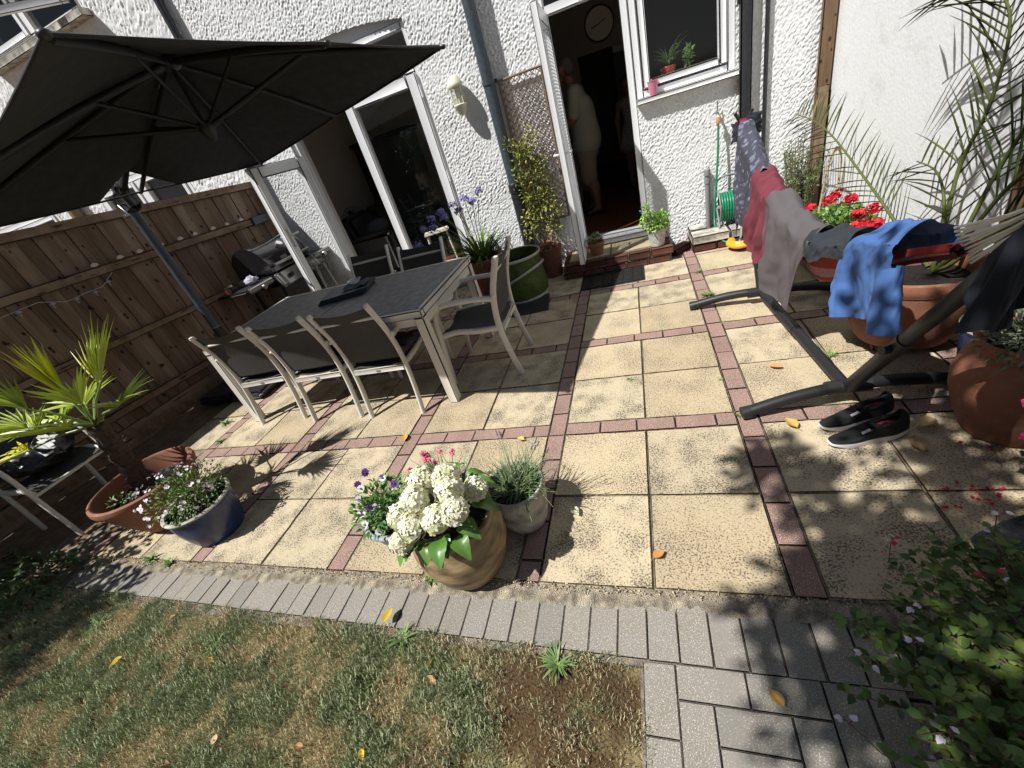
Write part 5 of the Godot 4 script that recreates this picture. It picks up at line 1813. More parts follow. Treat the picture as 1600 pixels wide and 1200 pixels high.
func palms() -> void:
	var o := Vector3(-2.60, 0, 0.60)
	var t := thing("potted_fan_palm", "small fan palm with yellow-green fans in a wide terracotta bowl", "potted plant", o)
	pot(t, [Vector2(0, 0), Vector2(0.15, 0), Vector2(0.17, 0.01), Vector2(0.22, 0.10), Vector2(0.262, 0.20), Vector2(0.285, 0.275), Vector2(0.300, 0.285), Vector2(0.308, 0.31), Vector2(0.304, 0.335), Vector2(0.288, 0.342), Vector2(0.272, 0.33), Vector2(0.25, 0.2)], M.terracotta)
	part("compost", t, disc(0.258, 0.225, 28, 0.012), M.compost)
	var crown := Vector3(-2.42, 0.80, 0.64) - o
	var g := G.new()
	var tp := curve([Vector3(0.02, 0.2, 0.02), Vector3(0.05, 0.40, 0.02), Vector3(0.12, 0.62, 0.03), crown], 12)
	var rr := []
	for k in 13: rr.append(0.055 + 0.012 * (k % 2) - 0.0012 * k)
	g.tube(tp, rr, 12)
	# shaggy fibre and old leaf bases
	for k in 90:
		var f := rng.randf()
		var b: Vector3 = tp[int(f * 12)]
		var d := rdir()
		d.y = absf(d.y) + 0.3
		g.blade(b + d * 0.03, d.normalized(), rf(0.05, 0.11), 0.014, rf(0.2, 0.9), 3)
	part("trunk", t, g, M.bark)
	var yel := Color(0.52, 0.50, 0.03)
	var grn := Color(0.33, 0.41, 0.05)
	var drk := Color(0.19, 0.27, 0.05)
	var cw := crown + o
	for f in [[-0.30, 0.95, -0.15, 0.20, 0.32, 0.42, 15, yel, 0.5], [0.30, 0.62, -0.40, 0.26, 0.36, 0.5, 14, grn, 0.5], [-0.95, 0.22, 0.30, 0.32, 0.34, 1.3, 20, Color(0.33, 0.38, 0.04), 0.1], [-0.75, 0.25, -0.45, 0.26, 0.30, 1.2, 18, grn, 0.1], [-0.55, 0.45, 0.55, 0.26, 0.30, 1.2, 18, grn, 0.1], [0.75, 0.25, -0.1, 0.26, 0.28, 1.1, 16, drk, 0.2], [0.2, 0.35, 0.6, 0.14, 0.26, 1.2, 16, grn, 0.1], [-0.9, 0.0, 0.55, 0.36, 0.30, 1.0, 14, yel, 0.0], [0.45, 0.5, 0.1, 0.22, 0.26, 1.0, 14, grn, 0.3], [-0.45, 0.7, 0.35, 0.28, 0.30, 0.9, 16, grn, 0.2], [-0.98, 0.12, -0.1, 0.34, 0.30, 1.1, 16, grn, 0.0], [0.15, 0.75, -0.55, 0.24, 0.30, 0.8, 14, Color(0.36, 0.40, 0.05), 0.3]]:
		g = G.new()
		fan_leaf(g, crown, Vector3(f[0], f[1], f[2]).normalized(), f[3], f[4], f[5], f[6], f[7], 0.0, f[8])
		part("frond", t, g, M.gloss)
	g = G.new()
	cloud(g, Vector3(-0.12, 0.25, 0.12), Vector3(0.06, 0.05, 0.06), 40, 0.04, 0.014, [Color(0.12, 0.2, 0.06), Color(0.2, 0.28, 0.14)])
	part("weed", t, g, M.leaf)
	# blue glazed pot of small pale flowers beside it
	t = thing("potted_daisies", "bushy plant of tiny pale pink flowers in a dark blue glazed pot", "potted plant", Vector3(-2.03, 0, 0.72))
	pot(t, pot_prof(0.135, 0.178, 0.245, 0.006, 0.02, 0.012), M.bluepot)
	var rim := G.new()
	rim.lathe([Vector2(0.174, 0.238), Vector2(0.189, 0.240), Vector2(0.191, 0.249), Vector2(0.183, 0.256), Vector2(0.170, 0.252), Vector2(0.168, 0.238)], 40)
	part("cream_rim", t, rim, M.stonepot)
	part("compost", t, disc(0.166, 0.205), M.compost)
	g = G.new()
	stems(g, Vector3(0, 0.2, 0), Vector3(-0.02, 0.32, -0.02), Vector3(0.22, 0.14, 0.22), 46, 0.002)
	part("stems", t, g, M.twig)
	g = G.new()
	cloud(g, Vector3(-0.03, 0.31, -0.02), Vector3(0.21, 0.13, 0.21), 1500, 0.024, 0.010, [Color(0.12, 0.20, 0.05), Color(0.16, 0.25, 0.06), Color(0.08, 0.14, 0.04)], 0.5)
	part("foliage", t, g, M.leaf)
	for k in 46:
		g = G.new()
		var d := rdir()
		d.y = absf(d.y)
		var c := Vector3(-0.05 + d.x * 0.24, 0.31 + d.y * 0.17, d.z * 0.24)
		g.col = vary(Color(0.74, 0.62, 0.68), 0.1)
		for j in 3: floret(g, c + rv(0.012), (d + rv(0.5)).normalized(), 0.010, 5)
		part("flower", t, g, M.petal)
	# date palm in the big planter on the right, by the white wall
	o = Vector3(1.87, 0, -0.60)
	t = thing("potted_date_palm", "feathery date palm in a very large terracotta planter by the white wall", "potted plant", o)
	var pp := [Vector2(0, 0.03), Vector2(0.18, 0.03), Vector2(0.20, 0.04), Vector2(0.235, 0.12), Vector2(0.258, 0.20), Vector2(0.270, 0.29), Vector2(0.272, 0.36), Vector2(0.284, 0.372), Vector2(0.290, 0.40), Vector2(0.284, 0.425), Vector2(0.268, 0.43), Vector2(0.252, 0.42), Vector2(0.245, 0.3)]
	pot(t, pp, M.terracotta2, "planter", 48)
	for a in 3:
		g = G.new()
		g.box(Vector3(cos(a * 2.1 + 0.4) * 0.16, 0.018, sin(a * 2.1 + 0.4) * 0.16), Vector3(0.07, 0.036, 0.05), 0.008)
		part("pot_foot", t, g, M.terracotta)
	part("compost", t, disc(0.248, 0.325, 28, 0.01), M.compost)
	var base := Vector3(0.12, 0.33, -0.08)
	for f in [
		[[Vector3(2.03, 0.36, -1.0), Vector3(2.04, 0.46, -1.3), Vector3(2.0, 0.62, -1.58), Vector3(1.95, 0.84, -2.05), Vector3(1.90, 0.94, -2.32), Vector3(1.86, 0.98, -2.62)], 26, 0.24, Color(0.085, 0.105, 0.035), 0.35],
		[[Vector3(2.02, 0.40, -0.70), Vector3(2.10, 0.75, -0.88), Vector3(2.11, 1.05, -0.80), Vector3(2.10, 1.35, -0.80), Vector3(2.06, 1.50, -0.95), Vector3(2.0, 1.50, -1.2)], 26, 0.28, Color(0.10, 0.115, 0.035), 0.3],
		[[Vector3(2.02, 0.40, -0.62), Vector3(2.1, 0.8, -0.62), Vector3(2.1, 1.2, -0.42), Vector3(2.05, 1.5, -0.15), Vector3(1.95, 1.65, 0.1)], 26, 0.28, Color(0.05, 0.07, 0.02), 0.3],
		[[Vector3(2.0, 0.40, -0.60), Vector3(2.06, 0.75, -0.48), Vector3(2.08, 1.0, -0.25), Vector3(2.05, 1.2, 0.05), Vector3(1.98, 1.25, 0.35)], 24, 0.28, Color(0.05, 0.07, 0.02), 0.3],
		[[Vector3(1.98, 0.38, -0.58), Vector3(2.06, 0.62, -0.42), Vector3(2.1, 0.8, -0.2), Vector3(2.1, 0.92, 0.1), Vector3(2.06, 0.95, 0.4)], 20, 0.26, Color(0.045, 0.065, 0.02), 0.4],
		[[Vector3(1.98, 0.40, -0.66), Vector3(2.04, 0.60, -0.80), Vector3(2.07, 0.74, -0.98), Vector3(2.05, 0.78, -1.15)], 9, 0.22, Color(0.07, 0.085, 0.03), 0.3]]:
		g = G.new()
		var pts: Array = curve(f[0], 28)
		pts[0] = o + base + (pts[0] - o - base) * 0.15
		var rad := []
		for k in pts.size(): rad.append(lerpf(0.011, 0.0025, float(k) / pts.size()))
		var loc := []
		for q in pts: loc.append(q - o)
		g.col = Color(0.15, 0.17, 0.06)
		g.tube(loc, rad, 5, false)
		var n: int = f[1]
		for k in n:
			var ff := lerpf(0.22, 0.99, float(k) / n)
			var i0 := int(ff * 28)
			var b: Vector3 = loc[mini(i0, 28)].lerp(loc[mini(i0 + 1, 28)], ff * 28 - i0)
			var dir: Vector3 = (loc[mini(i0 + 1, 28)] - loc[maxi(i0 - 1, 0)]).normalized()
			var s := dir.cross(Vector3(-0.6, 0.6, 0.3)).normalized()
			for sd in [-1.0, 1.0]:
				if rng.randf() < 0.06: continue
				var dd: Vector3 = (dir * rf(0.55, 0.8) + s * sd * rf(0.6, 0.85) + Vector3(0, rf(-0.05, 0.25), 0)).normalized()
				if b.x + o.x + dd.x * f[2] > 2.18: dd.x = maxf(-0.2, (2.17 - b.x - o.x) / f[2])
				g.col = vary(f[3], 0.35) if rng.randf() < 0.96 else vary(Color(0.26, 0.21, 0.10), 0.2)
				g.blade(b, dd.normalized(), f[2] * rf(0.75, 1.1) * (0.65 + 0.6 * sin(PI * ff)), 0.012, f[4] * rf(0.4, 1.3), 5, Vector3.ZERO, 0.6)
		part("frond", t, g, M.frond)

func wall_plants() -> void:
	# agapanthus by the garden doors
	var t := thing("potted_agapanthus", "lilac-flowered agapanthus with strap leaves in a terracotta pot by the glass doors", "potted plant", Vector3(-1.13, 0, -2.62))
	pot(t, pot_prof(0.14, 0.185, 0.40, 0.012, 0.05), M.terracotta2)
	part("compost", t, disc(0.17, 0.36), M.compost)
	var g := G.new()
	for k in 130:
		var a := rng.randf() * TAU
		var d := Vector3(cos(a) * rf(0.25, 1.0), rf(0.7, 1.3), sin(a) * rf(0.25, 1.0)).normalized()
		g.col = vary(Color(0.11, 0.20, 0.03).lerp(Color(0.30, 0.36, 0.06), rng.randf() * 0.8), 0.2)
		g.blade(Vector3(cos(a) * 0.07, 0.36, sin(a) * 0.07), d, rf(0.26, 0.48), 0.022, rf(0.9, 2.2), 7)
	part("foliage", t, g, M.frond)
	for e in [[-1.70, 0.73, -2.34], [-1.60, 0.86, -2.40], [-1.52, 0.93, -2.5], [-1.42, 0.96, -2.56], [-1.35, 0.92, -2.45], [-1.28, 0.99, -2.6], [-1.20, 0.93, -2.52], [-1.14, 1.02, -2.62], [-1.05, 0.98, -2.58], [-1.0, 1.04, -2.7], [-1.46, 0.86, -2.35]]:
		g = G.new()
		var c := Vector3(e[0], e[1], e[2]) - t.position
		g.col = Color(0.14, 0.20, 0.07)
		g.tube([Vector3(c.x * 0.12, 0.36, c.z * 0.12), Vector3(c.x * 0.5, 0.36 + (c.y - 0.36) * 0.62, c.z * 0.5), c], 0.004, 5, false)
		for k in 34:
			var d := rdir()
			d.y = d.y * 0.6 + 0.35
			var tip := c + d.normalized() * rf(0.03, 0.058)
			g.col = Color(0.16, 0.15, 0.22)
			g.tube([c, tip], 0.0012, 3, false)
			g.col = vary(Color(0.25, 0.22, 0.50), 0.25)
			floret(g, tip, d.normalized(), 0.014, 5)
		part("flower_head", t, g, M.petal)
	# trellis and the climber
	t = thing("trellis", "brown diamond trellis panel fixed to the wall beside the soil pipe", "trellis", Vector3(-0.355, 0, -2.955))
	var w := 0.21
	var y0 := 0.55
	var y1 := 1.905
	for a in [[-w, y0, -w, y1], [w, y0, w, y1], [-w, y0, w, y0], [-w, y1, w, y1]]:
		g = G.new()
		g.tube([Vector3(a[0], a[1], 0), Vector3(a[2], a[3], 0)], 0.011, 6)
		part("frame_bar", t, g, M.twig)
	var sp := 0.062
	for sd in [-1.0, 1.0]:
		for k in range(-8, 34):
			var ya := y0 + k * sp
			var pa := Vector2(-w, ya)
			var pb := Vector2(w, ya + 2 * w)
			if pa.y < y0: pa = Vector2(-w + (y0 - pa.y), y0)
			if pb.y > y1: pb = Vector2(w - (pb.y - y1), y1)
			if pa.x >= pb.x - 0.01: continue
			g = G.new()
			g.tube([Vector3(pa.x * sd, pa.y, 0.004 * sd), Vector3(pb.x * sd, pb.y, 0.004 * sd)], 0.0045, 4)
			part("lath", t, g, M.twig)
	t = thing("potted_climber", "leggy climber with small yellowish leaves in a terracotta pot under the trellis", "potted plant", Vector3(-0.40, 0, -2.72))
	pot(t, pot_prof(0.098, 0.125, 0.33, 0.010, 0.05), M.terracotta)
	part("compost", t, disc(0.115, 0.30), M.compost)
	g = G.new()
	for k in 15:
		var pts := [Vector3(rf(-0.06, 0.06), 0.29, rf(-0.05, 0.05))]
		var x := rf(-0.12, 0.12)
		for j in 6: pts.append(Vector3(x + rf(-0.08, 0.08), 0.42 + j * rf(0.12, 0.2), -0.12 - rf(0.0, 0.08) + 0.05 * (j == 0 as int)))
		g.tube(curve(pts, 16), 0.0042, 5, false)
	part("stems", t, g, M.twig)
	g = G.new()
	for k in 62:
		var f := rng.randf()
		var c := Vector3(rf(-0.16, 0.17) * (1.15 - 0.4 * f) - 0.08 * f, 0.45 + 0.95 * f, -0.13 + rf(-0.08, 0.08))
		if f < 0.25: c.x *= 1.3
		cloud(g, c, Vector3(0.085, 0.075, 0.06), 30, 0.038, 0.018, [Color(0.20, 0.24, 0.05), Color(0.30, 0.31, 0.07), Color(0.13, 0.18, 0.04), Color(0.40, 0.36, 0.09)], 0.6)
	for k in 60:
		g.col = vary(Color(0.42, 0.16, 0.07), 0.3)
		g.leaf(Vector3(rf(-0.1, 0.1), 0.32 + rf(0, 0.05), rf(-0.1, 0.1)), rdir(), Vector3.UP, 0.05, 0.02)
	part("foliage", t, g, M.leaf)
	# pots on the step
	t = thing("step_pot", "small ribbed terracotta pot with a low herb on the door step", "potted plant", Vector3(0.115, 0.155, -2.66))
	pot(t, pot_prof(0.058, 0.082, 0.135, 0.006, 0.03), M.terracotta)
	part("compost", t, disc(0.074, 0.11), M.compost)
	g = G.new()
	cloud(g, Vector3(0, 0.165, 0), Vector3(0.085, 0.05, 0.085), 330, 0.024, 0.011, [Color(0.09, 0.15, 0.04), Color(0.13, 0.19, 0.05)], 0.5)
	part("foliage", t, g, M.leaf)
	t = thing("step_basil", "bright green bushy basil in a white pot at the door step's end", "potted plant", Vector3(0.715, 0.155, -2.575))
	pot(t, pot_prof(0.066, 0.088, 0.165, 0.004, 0.02), M.whitepot)
	part("compost", t, disc(0.08, 0.14), M.compost)
	g = G.new()
	stems(g, Vector3(0, 0.13, 0), Vector3(0, 0.24, 0), Vector3(0.13, 0.14, 0.12), 26, 0.002)
	part("stems", t, g, M.stem)
	g = G.new()
	cloud(g, Vector3(0.0, 0.225, 0), Vector3(0.135, 0.095, 0.12), 700, 0.03, 0.019, [Color(0.19, 0.34, 0.05), Color(0.26, 0.42, 0.07), Color(0.13, 0.25, 0.04)], 0.45)
	cloud(g, Vector3(-0.08, 0.32, 0), Vector3(0.045, 0.08, 0.045), 120, 0.028, 0.018, [Color(0.22, 0.38, 0.06), Color(0.28, 0.44, 0.08)], 0.5)
	part("foliage", t, g, M.leaf)
	# rosemary and pale shrub in the raised bed by the corner
	t = thing("rosemary_bush", "upright rosemary bush growing against the wall by the corner post", "shrub", Vector3(1.97, 0.15, -2.78))
	g = G.new()
	var gs := G.new()
	for k in 70:
		var b := Vector3(rf(-0.07, 0.07), 0, rf(-0.06, 0.08))
		var top := Vector3(b.x * 2.2 + rf(-0.08, 0.08), rf(0.28, 0.66), b.z * 1.8)
		if b.x > 0.02: top.y *= 0.85
		gs.tube([b, top], 0.0022, 4, false)
		for j in 34:
			var f := lerpf(0.15, 1.0, j / 33.0)
			g.col = vary(Color(0.13, 0.20, 0.065), 0.35)
			g.leaf(b.lerp(top, f), (rdir() + Vector3(0, 0.7, 0)).normalized(), rdir(), 0.034, 0.008)
	part("stems", t, gs, M.twig)
	part("foliage", t, g, M.leaf)
	t = thing("lemon_thyme", "low yellowish-green herb spilling beside the rosemary", "shrub", Vector3(1.80, 0.155, -2.70))
	g = G.new()
	gs = G.new()
	stems(gs, Vector3(0, 0, 0), Vector3(0, 0.13, 0), Vector3(0.13, 0.14, 0.13), 40, 0.0018)
	cloud(g, Vector3(0, 0.12, 0.03), Vector3(0.13, 0.12, 0.14), 800, 0.02, 0.009, [Color(0.25, 0.28, 0.09), Color(0.34, 0.33, 0.13), Color(0.16, 0.2, 0.06)], 0.5)
	part("stems", t, gs, M.twig)
	part("foliage", t, g, M.leaf)
	# stone trough with geraniums
	t = thing("geranium_planter", "scarlet geraniums in a stone trough in front of the white wall", "potted plant", Vector3(1.92, 0, -1.62))
	g = G.new()
	g.box(Vector3(0, 0.12, 0), Vector3(0.34, 0.24, 0.66), 0.02)
	part("trough", t, g, M.stonepot)
	g = G.new()
	g.sheet(func(u: float, v: float): return Vector3(lerpf(-0.14, 0.14, u), 0.245 + 0.004 * sin(u * 20.0) * cos(v * 33.0), lerpf(-0.30, 0.30, v)), 10, 20)
	part("compost", t, g, M.compost)
	g = G.new()
	stems(g, Vector3(0, 0.22, 0), Vector3(0, 0.36, 0.02), Vector3(0.2, 0.12, 0.34), 40, 0.004)
	part("stems", t, g, M.stem)
	g = G.new()
	cloud(g, Vector3(-0.03, 0.33, 0.02), Vector3(0.19, 0.12, 0.36), 900, 0.042, 0.036, [Color(0.13, 0.24, 0.05), Color(0.19, 0.31, 0.08), Color(0.10, 0.18, 0.04)], 0.45)
	part("foliage", t, g, M.leaf)
	for e in [[-0.02, 0.545, 0.12], [-0.02, 0.515, -0.12], [-0.05, 0.46, 0.42], [0.0, 0.47, 0.46], [-0.05, 0.44, 0.36], [-0.1, 0.40, -0.33], [0.0, 0.46, 0.2], [-0.02, 0.45, -0.24], [0.05, 0.5, 0.28]]:
		g = G.new()
		var c := Vector3(e[0], e[1], e[2])
		g.col = Color(0.16, 0.24, 0.08)
		g.tube([Vector3(c.x * 0.5, 0.25, c.z * 0.6), c], 0.003, 4, false)
		for k in 40:
			var d := rdir()
			g.col = vary(Color(0.62, 0.012, 0.03), 0.25)
			floret(g, c + d * rf(0.012, 0.045) * Vector3(1.1, 0.8, 1.1), (d + rv(0.5)).normalized(), 0.016, 5)
		part("flower_head", t, g, M.petal)
	# wicker hoop standing in the bed
	g = G.new()
	for k in 3:
		g.tube(curve([Vector3(2.0, 0.15, -2.35 + 0.01 * k), Vector3(2.03, 0.45, -2.36), Vector3(2.07, 0.64 + 0.012 * k, -2.38), Vector3(2.12, 0.67 + 0.01 * k, -2.40), Vector3(2.155, 0.58, -2.42), Vector3(2.15, 0.36, -2.42), Vector3(2.12, 0.0, -2.40 + 0.012 * k)], 22), 0.0055, 6)
	solo("cane_hoop", g, mat(Color(0.42, 0.31, 0.17), 0.8), "bent pale cane hoop standing beside the rosemary", "hoop")
	g = G.new()
	g.lathe(pot_prof(0.075, 0.10, 0.21, 0.006, 0.02), 28)
	solo("green_pot", g, mat(Color(0.07, 0.13, 0.06), 0.5), "dull green plastic pot beside the large terracotta planter", "pot", Vector3(1.815, 0.0, -1.10))

func right_pots() -> void:
	var t := thing("blue_herb_pot", "dark navy pot with pale rim and grey herbs in the shade behind the urn", "potted plant", Vector3(1.99, 0, -0.13))
	pot(t, pot_prof(0.10, 0.128, 0.30, 0.004, 0.02), M.bluepot)
	var rim := G.new()
	rim.lathe([Vector2(0.118, 0.295), Vector2(0.137, 0.298), Vector2(0.139, 0.31), Vector2(0.128, 0.318), Vector2(0.116, 0.31)], 32)
	part("cream_rim", t, rim, M.stonepot)
	part("compost", t, disc(0.116, 0.26), M.compost)
	var g := G.new()
	cloud(g, Vector3(0, 0.30, 0), Vector3(0.12, 0.06, 0.12), 420, 0.035, 0.008, [Color(0.17, 0.21, 0.14), Color(0.12, 0.16, 0.09)], 0.6)
	part("foliage", t, g, M.leaf)
	t = thing("terracotta_urn", "large round-bellied terracotta urn planted with grey-green herbs", "potted plant", Vector3(1.90, 0, 0.17))
	pot(t, [Vector2(0, 0), Vector2(0.12, 0), Vector2(0.135, 0.01), Vector2(0.17, 0.09), Vector2(0.20, 0.19), Vector2(0.205, 0.26), Vector2(0.19, 0.33), Vector2(0.165, 0.37), Vector2(0.158, 0.385), Vector2(0.17, 0.42), Vector2(0.176, 0.432), Vector2(0.168, 0.438), Vector2(0.15, 0.42), Vector2(0.14, 0.38)], M.terracotta)
	part("compost", t, disc(0.144, 0.385), M.compost)
	g = G.new()
	cloud(g, Vector3(0, 0.43, 0.03), Vector3(0.19, 0.08, 0.19), 1000, 0.034, 0.010, [Color(0.10, 0.13, 0.06), Color(0.14, 0.18, 0.09), Color(0.24, 0.28, 0.20)], 0.5)
	part("foliage", t, g, M.leaf)
	t = thing("trailing_flower_pot", "plain terracotta pot with magenta trailing flowers next to the urn", "potted plant", Vector3(1.87, 0, 0.55))
	pot(t, pot_prof(0.10, 0.125, 0.26, 0.008, 0.03), M.terracotta2)
	part("compost", t, disc(0.113, 0.22), M.compost)
	g = G.new()
	cloud(g, Vector3(0, 0.29, 0), Vector3(0.17, 0.08, 0.17), 420, 0.035, 0.016, [Color(0.06, 0.11, 0.03), Color(0.09, 0.15, 0.04)], 0.5)
	part("foliage", t, g, M.leaf)
	for k in 6:
		g = G.new()
		var c := Vector3(rf(-0.2, -0.05), rf(0.30, 0.40), rf(-0.15, 0.15))
		g.col = Color(0.12, 0.18, 0.06)
		g.tube([Vector3(0, 0.25, 0), c], 0.0018, 4, false)
		for j in 8:
			g.col = vary(Color(0.45, 0.015, 0.09), 0.25)
			floret(g, c + rv(0.012), (Vector3(-0.4, 0.6, 0.4) + rv(0.6)).normalized(), 0.016, 4)
		part("flower", t, g, M.petal)

func salvia() -> void:
	var t := thing("salvia_shrub", "loose green shrub with small red and white flowers spilling over the block path", "shrub", Vector3(1.50, 0, 1.38))
	var g := G.new()
	var gs := G.new()
	var cols := [Color(0.075, 0.13, 0.022), Color(0.10, 0.165, 0.03), Color(0.055, 0.10, 0.02), Color(0.13, 0.19, 0.04)]
	var tips := []
	for k in 330:
		var a := rng.randf() * TAU
		var r := sqrt(rng.randf())
		var tip := Vector3(cos(a) * r * 0.56 - 0.02, 0.12 + 0.34 * (1.0 - r * r * 0.75) * rf(0.6, 1.15), sin(a) * r * 0.52 - 0.03)
		var b := Vector3(tip.x * 0.35 + rf(-0.04, 0.04), 0.0, tip.z * 0.35)
		var mid := b.lerp(tip, 0.5) + Vector3(0, 0.08, 0)
		gs.tube([b, mid, tip], [0.004, 0.003, 0.0015], 5, false)
		tips.append(tip)
		for j in 22:
			var f := lerpf(0.28, 1.0, j / 21.0)
			var q := b.lerp(mid, f * 2) if f < 0.5 else mid.lerp(tip, f * 2 - 1)
			var d := rdir()
			d.y = d.y * 0.4 + 0.1
			g.col = vary(cols[rng.randi() % 4], 0.25)
			var s := rf(0.7, 1.25)
			g.leaf(q, d.normalized(), (Vector3.UP + rv(0.45)).normalized(), 0.030 * s, 0.019 * s, rf(0.0, 0.2), rf(0.0, 0.2))
	part("stems", t, gs, M.twig)
	part("foliage", t, g, M.leaf)
	for k in 44:
		g = G.new()
		var b: Vector3 = tips[(k * 7) % 330]
		var d := (rdir() * 0.5 + Vector3(-0.3, 0.9, 0.2)).normalized()
		var e := b + d * rf(0.04, 0.12)
		g.col = Color(0.12, 0.10, 0.05)
		g.tube([b, e], 0.0013, 4, false)
		var red := k % 3 == 0
		for j in 2:
			var q := e + rv(0.008)
			var dd := (Vector3(rf(-1, 1), rf(-0.2, 0.5), rf(-1, 1))).normalized()
			g.col = Color(0.16, 0.05, 0.06)
			g.tube([q, q + dd * 0.012], 0.002, 4, false)
			g.col = vary(Color(0.58, 0.03, 0.07) if red else Color(0.72, 0.66, 0.70), 0.12)
			g.leaf(q + dd * 0.010, (dd + Vector3(0, -0.3, 0)).normalized(), Vector3.UP, 0.018, 0.013, 0.2, 0.1)
			g.leaf(q + dd * 0.010, (dd + Vector3(0, 0.5, 0)).normalized(), Vector3.UP, 0.012, 0.006)
			g.leaf(q + dd * 0.012, (dd.rotated(Vector3.UP, 0.8) + Vector3(0, -0.4, 0)).normalized(), Vector3.UP, 0.012, 0.009)
		part("flower", t, g, M.petal)
	g = G.new()
	g.tube(curve([Vector3(-0.45, 0.06, 0.22), Vector3(-0.25, 0.14, 0.14), Vector3(-0.05, 0.20, 0.1), Vector3(0.2, 0.22, 0.0)], 10), 0.006, 6)
	part("dead_branch", t, g, M.twig)

func tree(called: String, label: String, at: Vector3, crown: Array, trunk: Array, rad: float, leaf_n: int, ll: float, lw: float, cols: Array) -> void:
	var t := thing(called, label, "tree", at)
	var g := G.new()
	var tp := curve(trunk, 12)
	var rr := []
	for k in 13: rr.append(lerpf(rad, rad * 0.45, k / 12.0))
	g.tube(tp, rr, 10)
	var top: Vector3 = trunk[trunk.size() - 1]
	for c in crown:
		g.tube(curve([tp[7], (tp[7] as Vector3).lerp(c[0], 0.5) + Vector3(0, 0.15, 0), c[0]], 8), [rad * 0.42, rad * 0.4, rad * 0.36, rad * 0.32, rad * 0.28, rad * 0.22, rad * 0.16, rad * 0.1, rad * 0.06], 6, false)
	part("trunk", t, g, M.bark)
	g = G.new()
	for c in crown:
		for k in 9:
			var d := rdir()
			var cc: Vector3 = c[0] + d * c[1] * 0.62
			cloud(g, cc, Vector3.ONE * c[1] * 0.42, leaf_n, ll, lw, cols, 0.6)
	part("crown", t, g, M.leaf)

